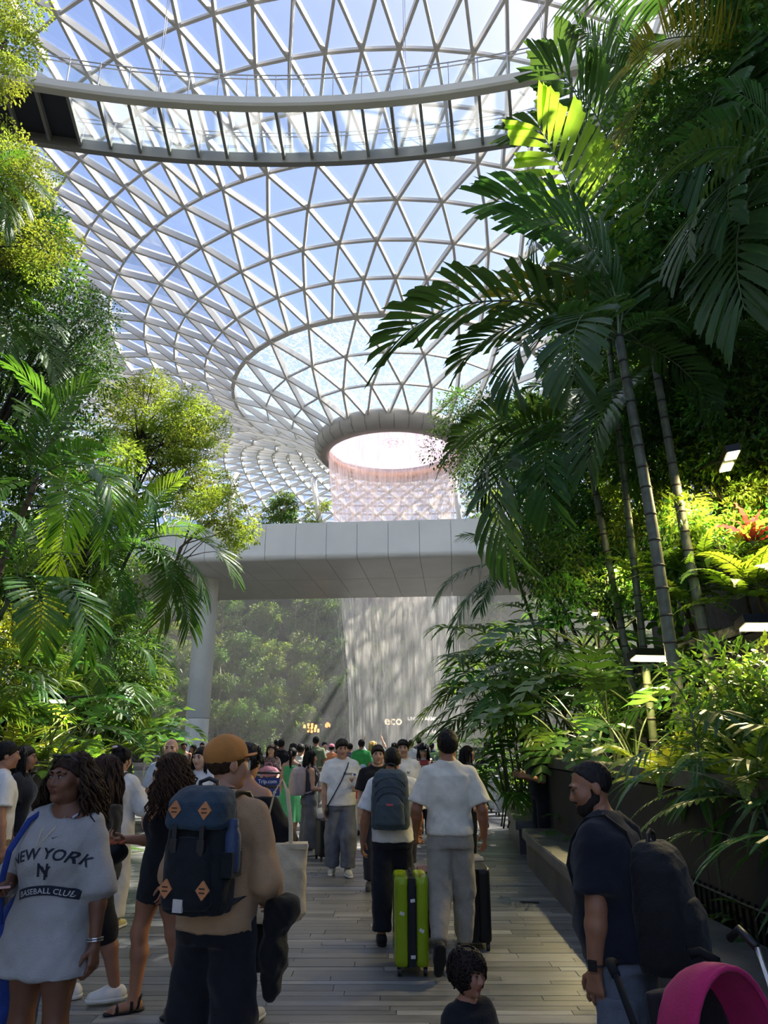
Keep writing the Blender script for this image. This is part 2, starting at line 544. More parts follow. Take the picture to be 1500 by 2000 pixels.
# oculus: clad ring, inner lip as a warm copper band, milky lens
rim = MB().lathe([(6.75, 27.25), (6.95, 26.75), (6.85, 26.1), (6.4, 25.62), (5.85, 25.5), (5.72, 25.62), (5.72, 26.9), (6.3, 27.4)], 72, closed=True).obj('oculus_ring', M['rim'], ceiling, smooth=True)
mb = MB()
for k in range(36):
    a = 2 * math.pi * k / 36
    pts = [(r * math.cos(a), r * math.sin(a), z) for r, z in ((6.96, 26.7), (6.865, 26.08), (6.41, 25.61))]
    mb.tube(pts, 0.012, 4)
tag(mb.obj('cladding_joint', M['joint'], rim), kind='stuff')
M['trough'] = mat('warm_copper_band', (0.55, 0.33, 0.16), 0.4)
MB().lathe([(5.7, 25.75), (5.66, 25.75), (5.62, 26.35), (5.7, 26.4)], 72, closed=True).obj('inner_lip', M['trough'], ceiling, smooth=True)
lens = bpy.data.materials.new('milky_oculus_lens'); lens.use_nodes = True
t = NT(lens); t.n.remove(t.n['Principled BSDF'])
tb = t.new('ShaderNodeBsdfTranslucent'); tb.inputs[0].default_value = (0.42, 0.33, 0.42, 1)
tt = t.new('ShaderNodeBsdfTransparent'); tt.inputs[0].default_value = (0.80, 0.70, 0.82, 1)
mx = t.new('ShaderNodeMixShader'); mx.inputs[0].default_value = 0.86
t.ln(tt.outputs[0], mx.inputs[1]); t.ln(tb.outputs[0], mx.inputs[2]); t.ln(mx.outputs[0], t.n['Material Output'].inputs[0])
MB().lathe([(5.7, 26.75), (4.2, 26.95), (2.6, 27.1), (1.0, 27.18), (0.02, 27.2)], 72).obj('oculus_lens', lens, ceiling, smooth=True)
mb = MB()
for rr in (0.45, 0.95):
    for k in range(28):
        a = 2 * math.pi * k / 28 + rr
        if (k * 7) % 5 != 0:
            mb.ell((rr * math.cos(a), rr * math.sin(a), 27.1), (0.06, 0.05, 0.02), 6, 4)
tag(mb.obj('lens_nozzles', M['joint'], ceiling), kind='stuff')

# ---- waterfall
wf = empty('waterfall', (AX, AY, 0), label='tall white cylinder of water falling from the round roof opening', cat='waterfall')
def curtain(name, prof_, m, n=128, wob=0.0, seed=0):
    vs = []; fs = []; rg = random.Random(seed)
    ph = [rg.uniform(0, 6.28) for _ in range(6)]
    for (r, z) in prof_:
        for k in range(n):
            a = 2 * math.pi * k / n
            w = 1 + wob * (math.sin(a * 7 + ph[0] + z * .2) + math.sin(a * 13 + ph[1] - z * .3) + math.sin(a * 23 + ph[2])) / 3
            vs.append((r * w * math.cos(a) + 1.0 * max(0, (22.0 - z) / 22.0), r * w * math.sin(a), z))
    for i in range(len(prof_) - 1):
        for k in range(n):
            k2 = (k + 1) % n
            fs.append((i * n + k, i * n + k2, (i + 1) * n + k2, (i + 1) * n + k))
    mb = MB().add(vs, fs)
    return mb.obj(name, m, wf, smooth=True)
M['water_hi'] = watermat('thin_falling_water', (1.0, 0.90, 0.84), (3.2, 3.2, 0.22), 0.40, 0.70, 0.26, 0.80, 1.3, detail=7)  # peach tint puts the sunlight on the upper water into its colour
M['water_lo'] = watermat('dense_falling_water', (0.98, 0.97, 0.90), (3.4, 3.4, 0.16), 0.38, 0.66, 0.05, 0.72, 1.2, detail=9)
M['water_out'] = watermat('loose_falling_drops', (0.98, 0.97, 0.90), (4.4, 4.4, 0.30), 0.50, 0.74, 0.0, 0.55, 1.3, detail=9)
M['water_in'] = watermat('inner_falling_water', (0.98, 0.97, 0.90), (2.2, 2.2, 0.12), 0.44, 0.70, 0.0, 0.45, 1.1, detail=8)
curtain('upper_curtain', [(5.66, 25.9), (5.6, 24.6), (5.4, 22.5), (5.2, 20.0), (5.0, 17.0), (4.75, 13.5)], M['water_hi'], wob=0.012, seed=1)
curtain('lower_curtain', [(4.72, 13.5), (4.55, 10.0), (4.4, 6.0), (4.3, 2.5), (4.25, 0.2)], M['water_lo'], wob=0.05, seed=2)
curtain('loose_curtain', [(4.95, 13.5), (4.85, 10.0), (4.8, 6.0), (4.8, 2.5), (4.8, 0.2)], M['water_out'], wob=0.07, seed=4)
curtain('inner_curtain', [(4.0, 14.0), (3.8, 10.0), (3.6, 6.0), (3.5, 0.2)], M['water_in'], wob=0.10, seed=3)

# ---- link bridge in front of the falls
br_rot = R(-5.3)
bridge = empty('link_bridge', (-1.5, 38.6, 11.4), br_rot, label='wide pale grey panelled footbridge crossing in front of the waterfall', cat='bridge')
PWd = 1.74; DEP = 11.4; HT = 1.98
for k in range(-12, 14):
    x0 = k * PWd
    mb = MB(); g = 0.022; c = 0.28
    # fascia panel with a rounded lower corner, then two soffit panels
    sec = [(0.0, HT), (0.0, c)] + [(c - c * math.cos(q), c - c * math.sin(q)) for q in (R(15), R(30), R(45), R(60), R(75))] + [(c, 0.0), (5.2, 0.0)]
    th = 0.05
    def strip(sec, name):
        vs = []; fs = []
        for xx in (x0 + g / 2, x0 + PWd - g / 2):
            for (yy, zz) in sec: vs.append((xx, yy, zz))
        n = len(sec)
        for i in range(n - 1): fs.append((i, i + 1, n + i + 1, n + i))
        o = MB().add(vs, fs).obj(name, M['panel'], bridge)
        sm = o.modifiers.new('thickness', 'SOLIDIFY'); sm.thickness = th; sm.offset = 1.0
    strip(sec, 'fascia_panel')
    strip([(5.24, 0.0), (DEP, 0.0), (DEP, 1.0)], 'soffit_panel')
MB().box((0, DEP / 2 + 0.1, HT / 2 + 0.1), (47, DEP - 0.3, HT - 0.3)).obj('bridge_core', M['joint'], bridge)
MB().box((0, 0.15, HT + 0.04), (47, 0.4, 0.08)).obj('parapet_cap', M['panel'], bridge)

# ---- pillar
pl = empty('column', (-11.0, 44.0, 0), label='thick round pale column holding up the footbridge', cat='column')
mb = MB().lathe([(0.68, 0), (0.68, 2.95), (0.66, 2.97)], 40); mb.obj('column_base', M['pillar'], pl, smooth=True)
mb = MB().lathe([(0.66, 2.99), (0.68, 3.01), (0.68, 11.38)], 40); mb.obj('column_shaft', M['pillar'], pl, smooth=True)

# ---- high glass-floored walkway
cw = empty('canopy_walkway', (-4.0, -18.3, 23.0), label='curved glass floored walkway hanging high under the roof', cat='walkway')
R0, R1 = 38.0, 40.7
def arc(r, a, z): return Vector((r * math.sin(a), r * math.cos(a), z))
A0, A1 = R(-26), R(24.2); STEP = 1.06 / 39.4
n = int((A1 - A0) / STEP)
angs = [A0 + STEP * k for k in range(n + 1)]
def sweep(sec, name, m):
    vs = []; fs = []; q = len(sec)
    for a in angs:
        for (r, z) in sec: vs.append(arc(r, a, z))
    for i in range(len(angs) - 1):
        for j in range(q):
            j2 = (j + 1) % q
            fs.append((i * q + j, i * q + j2, (i + 1) * q + j2, (i + 1) * q + j))
    fs.append(tuple(range(q))); fs.append(tuple((len(angs) - 1) * q + j for j in range(q - 1, -1, -1)))
    return MB().add(vs, fs).obj(name, m, cw)
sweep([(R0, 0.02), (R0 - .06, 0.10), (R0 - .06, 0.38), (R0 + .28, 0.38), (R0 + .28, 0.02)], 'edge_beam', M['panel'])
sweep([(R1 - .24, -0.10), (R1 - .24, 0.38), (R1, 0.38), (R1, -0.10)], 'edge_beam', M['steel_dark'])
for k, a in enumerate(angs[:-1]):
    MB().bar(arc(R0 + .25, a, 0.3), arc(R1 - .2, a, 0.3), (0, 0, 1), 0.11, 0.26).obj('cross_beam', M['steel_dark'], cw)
    a2 = a + STEP
    gl = MB().add([arc(R0 + .25, a, 0.32), arc(R1 - .2, a, 0.32), arc(R1 - .2, a2, 0.32), arc(R0 + .25, a2, 0.32)], [(0, 1, 2, 3)])
    pp = project(arc(R0 + 1.3, a + STEP / 2, 0.3) + Vector((-4.0, -18.3, 23.0)))
    solid = pp is None or pp[0] < 158
    gl.obj('floor_panel', M['darkpanel'] if solid else M['floorglass'], cw)
    for rr in (R0 + .05, R1 - .08):
        MB().bar(arc(rr, a, 0.38), arc(rr, a, 1.48), (0, 1, 0), 0.03, 0.05).obj('rail_post', M['stainless'], cw)
        MB().add([arc(rr, a + .001, 0.44), arc(rr, a2 - .001, 0.44), arc(rr, a2 - .001, 1.22), arc(rr, a + .001, 1.22)], [(0, 1, 2, 3)]).obj('rail_pane', M['railglass'], cw)
for rr in (R0 + .05, R1 - .08):
    for zz in (1.30, 1.48):
        MB().tube([arc(rr, a, zz) for a in angs], 0.024, 6).obj('handrail', M['stainless'], cw, smooth=True)
for px_ in (293, 558, 790, 1076):
    p = atZ(px_, 205, 23.4)
    lo = p - Vector((-4.0, -18.3, 23.0))
    for dx in (0.0, 0.07):
        MB().tube([lo + Vector((dx, 0.4, 0)), lo + Vector((dx, 0.4, 14.2))], 0.012, 5).obj('hanger_cable', M['cable'], cw)

# ---- planting banks either side
def slab_wall(name, pts, z0, z1, label, courses=(0.42, 0.5), th=0.06, capw=0.34, slab=1.25, parent=None, seed=1, cat='wall', kind='structure'):
    """stone faced retaining wall along a polyline: every slab its own piece, coping stones on top"""
    rg = random.Random(seed)
    root = empty(name, (0, 0, 0), label=label, cat=cat, kind=kind)
    pts = [Vector((p[0], p[1], 0)) for p in pts]
    segs = []
    for a, b in zip(pts, pts[1:]):
        n = max(1, round((b - a).length / slab))
        for k in range(n): segs.append((a.lerp(b, k / n), a.lerp(b, (k + 1) / n)))
    zs = [z0]
    for c in courses: zs.append(z0 + (z1 - 0.14 - z0) * c)
    zs.append(z1 - 0.14)
    zs = sorted(set(zs))
    core = MB()
    for a, b in segs:
        t = (b - a).normalized(); nrm = Vector((t.y, -t.x, 0))
        for i in range(len(zs) - 1):
            mb = MB()
            p = a + t * 0.004; q = b - t * 0.004
            d = 0.05 + rg.uniform(-.004, .004)
            mb.add([p + Vector((0, 0, zs[i] + .005)), q + Vector((0, 0, zs[i] + .005)), q + Vector((0, 0, zs[i + 1] - .005)), p + Vector((0, 0, zs[i + 1] - .005)),
                    p - nrm * d + Vector((0, 0, zs[i] + .005)), q - nrm * d + Vector((0, 0, zs[i] + .005)), q - nrm * d + Vector((0, 0, zs[i + 1] - .005)), p - nrm * d + Vector((0, 0, zs[i + 1] - .005))],
                   [(0, 3, 2, 1), (4, 5, 6, 7), (0, 1, 5, 4), (2, 3, 7, 6), (1, 2, 6, 5), (0, 4, 7, 3)])
            mb.obj('stone', M['stone'], root)
        core.add([a + nrm * .02 + Vector((0, 0, z0)), b + nrm * .02 + Vector((0, 0, z0)), b + nrm * .02 + Vector((0, 0, z1 - .15)), a + nrm * .02 + Vector((0, 0, z1 - .15)),
                  a + nrm * .25 + Vector((0, 0, z0)), b + nrm * .25 + Vector((0, 0, z0)), b + nrm * .25 + Vector((0, 0, z1 - .15)), a + nrm * .25 + Vector((0, 0, z1 - .15))],
                 [(0, 3, 2, 1), (4, 5, 6, 7), (0, 1, 5, 4), (2, 3, 7, 6), (1, 2, 6, 5), (0, 4, 7, 3)])
        mb = MB()
        p = a + t * 0.003; q = b - t * 0.003
        lo, hi = z1 - 0.13, z1
        f = -0.09
        mb.add([p + nrm * f + Vector((0, 0, lo)), q + nrm * f + Vector((0, 0, lo)), q + nrm * f + Vector((0, 0, hi)), p + nrm * f + Vector((0, 0, hi)),
                p + nrm * (capw + f) + Vector((0, 0, lo)), q + nrm * (capw + f) + Vector((0, 0, lo)), q + nrm * (capw + f) + Vector((0, 0, hi)), p + nrm * (capw + f) + Vector((0, 0, hi))],
               [(0, 3, 2, 1), (4, 5, 6, 7), (0, 1, 5, 4), (2, 3, 7, 6), (1, 2, 6, 5), (0, 4, 7, 3)])
        mb.obj('coping_stone', M['stonecap'], root)
    core.obj('wall_core', M['grout'], root)
    return root

# right: lower wall 1.42 m, upper wall 3.0 m, banks behind
slab_wall('wall_right', [(3.1, 13.2), (2.72, 12.4), (2.68, 9), (2.70, 6), (2.85, 2.5), (3.2, -3)], 0.0, 1.42, 'low dark stone planter wall along the right side of the walk', seed=2)
slab_wall('wall_right_upper', [(5.4, 17.5), (4.7, 14), (4.5, 11), (4.5, 7), (4.8, 2), (5.2, -3)], 1.3, 3.0, 'upper dark stone retaining wall behind the right hand palms', seed=3, slab=1.6)
def bank(name, poly, z0, z1, label):
    o = MB().prism(poly, z0, z1).obj(name, M['soil'])
    return tag(o, label, 'planting bed', kind='structure')
bank('trim_1', [(2.95, -4), (2.95, 12.1), (3.4, 13.3), (4.2, 22), (8, 30), (40, 30), (40, -4)][::1], 0.0, 1.30, 'dark soil bed behind the low right hand stone wall')
bank('trim_2', [(4.78, 6.9), (4.78, 11), (5.0, 14), (5.8, 19), (9, 27), (40, 27), (40, -4), (5.5, -4), (5.05, 2)], 1.3, 2.86, 'upper soil terrace on the right bank')
bank('trim_3', [(7.0, -4), (6.6, 6), (6.8, 14), (8.2, 22), (40, 22), (40, -4)], 2.86, 6.2, 'third soil terrace high on the right bank')
bank('trim_4', [(8.4, -4), (7.8, 6), (8.0, 14), (9.8, 20), (40, 20), (40, -4)], 6.2, 11.0, 'topmost soil terrace of the right bank')
# left
slab_wall('wall_left', [(-4.9, -3), (-4.7, 3), (-4.6, 9), (-4.9, 14), (-6.6, 18.5), (-9.6, 21.5)], 0.0, 1.42, 'low dark stone planter wall along the left side of the walk', seed=5)
bank('trim_5', [(-4.95, -4), (-4.95, 9), (-5.2, 14), (-6.9, 18.8), (-9.8, 21.9), (-14, 23.5), (-40, 23.5), (-40, -4)][::-1], 0.0, 1.30, 'dark soil bed behind the low left hand stone wall')
bank('trim_6', [(-7.6, -4), (-7.2, 9), (-8.0, 14), (-11, 19), (-40, 20), (-40, -4)][::-1], 1.30, 3.6, 'second soil terrace on the left bank')
bank('trim_7', [(-10, -4), (-9.6, 9), (-10.6, 13), (-13.5, 17), (-40, 17), (-40, -4)][::-1], 3.6, 8.0, 'top soil terrace of the left bank')
M['mallwall'] = mat('dark_mall_front', (0.06, 0.06, 0.062), 0.5)

# ---- curved bench along the right planter, with the low railing behind it
def benchline(y):  # x of the bench front
    return 1.80 + 0.0072 * (y - 6.2) ** 2 if y > 6.2 else 1.80 + 0.006 * (y - 6.2) ** 2
def bench(name, y0, y1, label, n=10):
    root = empty(name, (0, 0, 0), label=label, cat='bench')
    vs = []; ys = [y0 + (y1 - y0) * k / n for k in range(n + 1)]
    def sweepy(sec, nm, m, par=root):
        vs = []; fs = []; q = len(sec)
        for yy in ys:
            for dx, z in sec: vs.append((benchline(yy) + dx, yy, z))
        for i in range(n):
            for j in range(q):
                j2 = (j + 1) % q
                fs.append((i * q + j, (i + 1) * q + j, (i + 1) * q + j2, i * q + j2))
        fs.append(tuple(range(q))); fs.append(tuple(n * q + j for j in range(q - 1, -1, -1)))
        return MB().add(vs, fs).obj(nm, m, par)
    sweepy([(0.05, 0.0), (0.05, 0.33), (0.48, 0.33), (0.48, 0.0)], 'bench_front', M['bench'])
    sweepy([(0.0, 0.35), (0.0, 0.455), (0.015, 0.47), (0.50, 0.47), (0.515, 0.455), (0.515, 0.35)], 'seat_slab', M['stonecap'])
    return root
bench('stone_bench', 2.0, 11.2, 'long curved dark stone bench edging the right planter', 16)
bench('stone_bench', 12.15, 15.5, 'short dark stone bench beyond the curved one, under the potted leaves', 6)
# low black picket railing between bench and planting
fence = empty('picket_railing', (0, 0, 0), label='low black metal picket railing behind the curved bench', cat='railing')
yy = 3.0
while yy < 11.0:
    x = benchline(yy) + 0.60
    MB().box((x, yy, 0.34), (0.022, 0.012, 0.62)).obj('picket', M['blackmetal'], fence)
    yy += 0.095 if yy > 5 else 0.14
for zz in (0.18, 0.62):
    MB().tube([(benchline(3 + k * .5) + 0.60, 3 + k * .5, zz) for k in range(17)], 0.014, 6).obj('rail', M['blackmetal'], fence)
bed = MB()
poly = [(benchline(y_) + 0.50, y_) for y_ in (2.0, 4, 6, 8, 10, 11.2)] + [(2.72, 11.2), (2.66, 9), (2.68, 6), (2.8, 2.0)]
tag(bed.prism(poly, 0.0, 0.26).obj('trim_8', M['soil']), 'narrow soil bed between curved bench and stone wall', 'planting bed', kind='structure')

# ---- far terraces of the valley behind the falls
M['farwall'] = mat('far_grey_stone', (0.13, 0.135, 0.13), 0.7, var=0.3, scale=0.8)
M['farsoil'] = mat('far_planting_soil', (0.025, 0.035, 0.018), 0.95)
def farring(name, r, z0, z1, r2, label, m, a0=58, a1=302, n=60):
    vs = []; fs = []
    for k in range(n + 1):
        a = R(a0 + (a1 - a0) * k / n)
        s, c = math.sin(a), -math.cos(a)
        for rr, z in ((r, z0), (r, z1), (r2, z1), (r2, z0)):
            vs.append((AX + rr * s, AY + rr * c, z))
    for k in range(n):
        for j in range(3):
            fs.append((k * 4 + j, k * 4 + j + 1, (k + 1) * 4 + j + 1, (k + 1) * 4 + j))
    o = MB().add(vs, fs).obj(name, m)
    return tag(o, label, 'terrace', kind='structure')
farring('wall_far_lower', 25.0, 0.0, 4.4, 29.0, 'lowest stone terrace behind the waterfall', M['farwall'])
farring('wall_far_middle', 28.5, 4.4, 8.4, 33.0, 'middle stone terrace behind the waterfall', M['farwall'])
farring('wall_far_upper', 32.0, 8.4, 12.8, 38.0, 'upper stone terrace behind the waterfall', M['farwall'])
farring('wall_far_top', 36.0, 12.8, 19.5, 60.0, 'dark planted terrace high behind the waterfall', M['farsoil'])
farring('wall_far_crown', 37.0, 19.5, 26.0, 44.0, 'topmost terrace straight behind the waterfall', M['farsoil'], 150, 210, 24)

# ================================================================== PLANTS
L_ = {}
L_['palm'] = leafmat('palm_leaf', (0.045, 0.115, 0.022), (0.20, 0.42, 0.03), 0.36, 0.35, 0.02, tw=0.36)
L_['palm_dark'] = leafmat('dark_palm_leaf', (0.040, 0.098, 0.032), (0.14, 0.30, 0.04), 0.36, 0.35, 0.02, tw=0.30)
L_['palm_bright'] = leafmat('backlit_young_palm_leaf', (0.12, 0.24, 0.02), (0.50, 0.78, 0.05), 0.36, 0.2, 0.015, tw=0.62)  # young lime leaf, colour and translucency raised to glow as if backlit
L_['palm_yellow'] = leafmat('yellowing_palm_leaf', (0.16, 0.17, 0.02), (0.50, 0.46, 0.04), 0.4, 0.3, 0.02, tw=0.42)
L_['vine'] = leafmat('vine_leaf', (0.045, 0.110, 0.026), (0.18, 0.38, 0.04), 0.35, 0.5, 0.025, tw=0.32)
L_['shrub'] = leafmat('shrub_leaf', (0.05, 0.13, 0.025), (0.22, 0.42, 0.04), 0.38, 0.4, 0.03, tw=0.36)
L_['airy'] = leafmat('airy_tree_leaf', (0.13, 0.19, 0.025), (0.46, 0.55, 0.05), 0.45, 0.35, 0.02, tw=0.45)
L_['lime'] = leafmat('lit_lime_leaf', (0.16, 0.24, 0.03), (0.50, 0.62, 0.05), 0.42, 0.3, 0.02, tw=0.42)  # yellow of lamp and sun light mixed into the leaf colour
L_['fern'] = leafmat('fern_leaf', (0.075, 0.17, 0.025), (0.30, 0.50, 0.04), 0.45, 0.35, 0.02, tw=0.38)
L_['broad'] = leafmat('broad_glossy_leaf', (0.035, 0.10, 0.025), (0.14, 0.32, 0.04), 0.28, 0.3, 0.02, tw=0.28)
L_['red'] = leafmat('red_cordyline_leaf', (0.28, 0.02, 0.03), (0.6, 0.06, 0.06), 0.4, 0.25, 0.01, tw=0.35)
L_['far'] = leafmat('far_tree_leaf', (0.09, 0.18, 0.045), (0.32, 0.48, 0.07), 0.5, 0.4, 0.03, tw=0.35)
M['stem'] = mat('green_stem', (0.10, 0.14, 0.05), 0.5, var=0.3, scale=8)
M['barkdark'] = mat('dark_bark', (0.035, 0.028, 0.020), 0.9, var=0.4, scale=10, bump=0.5, bscale=25)
M['barkbrown'] = mat('brown_bark', (0.13, 0.085, 0.05), 0.85, var=0.35, scale=8, bump=0.4, bscale=25)
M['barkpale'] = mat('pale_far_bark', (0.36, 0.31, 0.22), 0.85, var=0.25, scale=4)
def ringmat():
    m = mat('ringed_palm_trunk', (0.14, 0.15, 0.11), 0.55, var=0.3, scale=7)
    return m
M['ringtrunk'] = ringmat()
M['ringtrunk2'] = mat('ringed_green_trunk', (0.075, 0.095, 0.045), 0.5, var=0.3, scale=7)
M['nodering'] = mat('trunk_scar_ring', (0.05, 0.045, 0.035), 0.7)

def rach(L, e0, arch, n=14, pw=1.4):
    pts = [Vector((0, 0, 0))]; tan = []
    for i in range(n):
        t = (i + .5) / n
        a = e0 - arch * t ** pw
        d = Vector((math.cos(a), 0, math.sin(a)))
        pts.append(pts[-1] + d * (L / n))
    for i in range(n + 1):
        t = i / n
        a = e0 - arch * t ** pw
        tan.append(Vector((math.cos(a), 0, math.sin(a))))
    return pts, tan

def frond_mesh(name, mats, L=2.4, e0=R(50), arch=R(80), n=26, ll=0.62, lw=0.075, style='broad', seed=0, t0=0.16, hang=0.35, vee=0.35, rr=0.016):
    """one pinnate leaf: rachis plus two ranks of separate leaflets"""
    rg = random.Random(seed)
    N = 16
    pts, tan = rach(L, e0, arch, N)
    mb = MB()
    mb.tube(pts, [rr * (1 - 0.8 * i / N) for i in range(N + 1)], 5, mi=1)
    def at(t):
        f = t * N; i = min(int(f), N - 1); w = f - i
        return pts[i].lerp(pts[i + 1], w), tan[i].lerp(tan[i + 1], w).normalized()
    for i in range(n):
        for s in (-1, 1):
            t = t0 + (1 - t0) * (i + 0.5 * (s > 0) * .6) / (n - 0.3)
            t = min(t, 0.995)
            p, tg = at(t)
            if style != 'fern' and rg.random() < 0.04: continue
            up = Vector((0, 1, 0)).cross(tg) * -1.0
            if up.z < 0 and abs(tg.z) < 0.9: up = -up
            up = tg.cross(Vector((0, 1, 0)));  up = up if up.z >= 0 or abs(tg.z) > .95 else -up
            side = Vector((0, s, 0))
            ang = R(70) - R(38) * t ** 1.5 + rg.uniform(-.07, .07)
            d = (tg * math.cos(ang) + side * math.sin(ang) + up * (vee * (1 - t * .6)) + Vector((0, 0, rg.uniform(-.06, .06)))).normalized()
            prof = (0.50 + 0.50 * math.sin(math.pi * min(1, (t - t0) / (1 - t0) * 0.80 + 0.14)))
            if style == 'fern': prof = max(0.12, (1 - ((t - t0) / (1 - t0)) ** 1.3)) * (0.75 + .25 * min(1, (t - t0) * 6))
            l = ll * prof * rg.uniform(0.9, 1.08)
            w = lw * (0.75 + 0.25 * prof) * rg.uniform(0.9, 1.1)
            hg = hang * rg.uniform(0.6, 1.4)
            wd = d.cross(up); wd.normalize()
            # blade lies roughly in the plane of the leaf: width direction along the rachis
            wv = (tg - d * tg.dot(d)).normalized()
            if style == 'broad': ss = ((0, .16), (.28, .62), (.62, .95), (.88, 1.0)); fold = 0.18
            elif style == 'fern': ss = ((0, .8), (.5, 1.0), (.85, .55)); fold = 0.08
            else: ss = ((0, .3), (.3, 1.0), (.68, .75), (.9, .32)); fold = 0.22
            vs = []; fs = []
            for (q, ww) in ss:
                c = p + d * (l * q) + Vector((0, 0, -hg * l * q * q))
                nrm = wv.cross(d).normalized()
                vs += [c - wv * (w * ww / 2) + up * (fold * w * ww * .5), c, c + wv * (w * ww / 2) + up * (fold * w * ww * .5)]
            m = len(ss)
            for k in range(m - 1):
                a = k * 3
                fs += [(a, a + 1, a + 4, a + 3), (a + 1, a + 2, a + 5, a + 4)]
            tip = p + d * l + Vector((0, 0, -hg * l))
            b = (m - 1) * 3
            if style == 'broad':   # bitten-off, toothed end
                k = len(vs)
                e1 = tip - wv * (w * .42) - d * (l * rg.uniform(.0, .07)); e2 = tip - d * (l * .05); e3 = tip + wv * (w * .46) + d * (l * rg.uniform(0, .08))
                vs += [e1, e2, e3]
                fs += [(b, b + 1, k + 1, k), (b + 1, b + 2, k + 2, k + 1)]
            else:
                k = len(vs); vs.append(tip); fs += [(b, b + 1, k), (b + 1, b + 2, k)]
            mb.add(vs, fs, 0)
    return mb.mesh(name, mats)

def chord(L, e0, arch):
    p, _ = rach(L, e0, arch, 16)
    return p[-1].length, math.atan2(p[-1].z, p[-1].x)

FR = {}   # variants by style: list of (mesh, chord length, chord elevation)
def variants(key, leaf, specs, stem='stem', **kw):
    FR[key] = []
    for i, (L, e0, arch) in enumerate(specs):
        kk = dict(kw)
        me = frond_mesh(key + '_frond', [L_[leaf], M[stem]], L=L, e0=R(e0), arch=R(arch), seed=hash(key) % 97 + i if False else len(key) * 7 + i, **kk)
        c, el = chord(L, R(e0), R(arch))
        FR[key].append((me, c, el))
SPEC = [(2.4, 84, 45), (2.4, 74, 75), (2.4, 60, 80), (2.4, 45, 85), (2.4, 28, 85), (2.4, 8, 75), (2.4, 55, 120), (2.4, -15, 55)]
for key, leaf in (('broad', 'palm_dark'), ('broadl', 'palm'), ('bright', 'palm_bright'), ('yellow', 'palm_yellow')):
    variants(key, leaf, SPEC, n=21, ll=0.70, lw=0.098, style='broad', hang=0.22)
for key, leaf in (('fine', 'palm'), ('fined', 'palm_dark')):
    variants(key, leaf, SPEC, n=34, ll=0.62, lw=0.05, style='fine', hang=0.45)
variants('feather', 'palm_yellow', SPEC, n=44, ll=0.75, lw=0.034, style='fine', hang=0.35, vee=.5)
FSPEC = [(0.75, 75, 90), (0.75, 55, 95), (0.75, 35, 85), (0.75, 15, 60)]
variants('fern', 'fern', FSPEC, n=20, ll=0.15, lw=0.034, style='fern', hang=0.2, t0=0.12, vee=.1, rr=.006)
variants('fernlime', 'lime', FSPEC, n=20, ll=0.15, lw=0.034, style='fern', hang=0.2, t0=0.12, vee=.1, rr=.006)
variants('lady', 'broad', [(0.9, 60, 70), (0.9, 40, 70), (0.9, 15, 60)], n=5, ll=0.42, lw=0.06, style='fine', hang=0.5, t0=0.62, rr=.007)
variants('ladyl', 'shrub', [(0.9, 60, 70), (0.9, 40, 70), (0.9, 15, 60)], n=6, ll=0.40, lw=0.055, style='fine', hang=0.5, t0=0.55, rr=.007)

def aim_frond(parent, key, base, tip, rg=random, roll=0.0, sag=None):
    """hang one frond from base so that its tip reaches tip (local coordinates of parent)"""
    base = Vector(base); tip = Vector(tip); d = tip - base
    el = math.atan2(d.z, math.hypot(d.x, d.y)); az = math.atan2(d.y, d.x)
    cands = FR[key]
    if sag is None:
        best = min(cands, key=lambda c: abs(c[2] - el) + rg.uniform(0, .12))
    else: best = cands[sag]
    me, c, e = best
    s = d.length / c
    o = link('frond', me, parent)
    o.matrix_local = Matrix.Translation(base) @ Matrix.Rotation(az, 4, 'Z') @ Matrix.Rotation(e - el, 4, 'Y') @ Matrix.Rotation(roll, 4, 'X') @ Matrix.Scale(s, 4)
    return o

def ring_trunk(parent, pts, r0, r1, m='ringtrunk', gap=0.22, name='trunk'):
    pts = [Vector(p) for p in pts]
    # resample
    fine = []
    for i in range(len(pts) - 1):
        for k in range(6): fine.append(pts[i].lerp(pts[i + 1], k / 6))
    fine.append(pts[-1])
    for _ in range(6):
        fine = [fine[0]] + [(fine[i - 1] + fine[i] * 2 + fine[i + 1]) / 4 for i in range(1, len(fine) - 1)] + [fine[-1]]
    n = len(fine)
    rad = [r0 + (r1 - r0) * i / (n - 1) for i in range(n)]
    tr = MB().tube(fine, rad, 10).obj(name, M[m], parent, smooth=True)
    acc = 0; mb = MB(); nxt = gap; name_rings = m == 'ringtrunk'
    for i in range(n - 1):
        seg = (fine[i + 1] - fine[i]); l = seg.length; u = seg / max(l, 1e-6)
        while acc + l > nxt:
            q = fine[i] + u * (nxt - acc)
            if name_rings: MB().tube([q - u * 0.012, q + u * 0.012], rad[i] * 1.05 + .002, 10).obj('scar_ring', M['nodering'], tr, smooth=True)
            else: mb.tube([q - u * 0.012, q + u * 0.012], rad[i] * 1.05 + .002, 10)
            nxt += gap * random.uniform(.8, 1.2)
        acc += l
    if mb.v: tag(mb.obj('scar_rings', M['nodering'], tr, smooth=True), kind='stuff')
    return fine[-1]

def palm(name, base, crown, tips, key, label, r0=0.065, r1=0.05, trunk='ringtrunk', bend=None, cat='palm', group=None, gap=.22, sags=None, keys=None):
    base = Vector(base); root = empty(name, base, label=label, cat=cat, group=group)
    c = Vector(crown) - base
    mid = c * 0.5 + Vector(bend or (0, 0, 0))
    ring_trunk(root, [(0, 0, -0.1), mid, c], r0, r1, trunk, gap)
    rg = random.Random(int(abs(base.x * 100 + base.y * 37)))
    for i, t in enumerate(tips):
        k = keys[i] if keys else key
        aim_frond(root, k, c - Vector((0, 0, rg.uniform(0, .12))), Vector(t) - base, rg, roll=rg.uniform(-.25, .25), sag=None if not sags else sags[i])
    return root

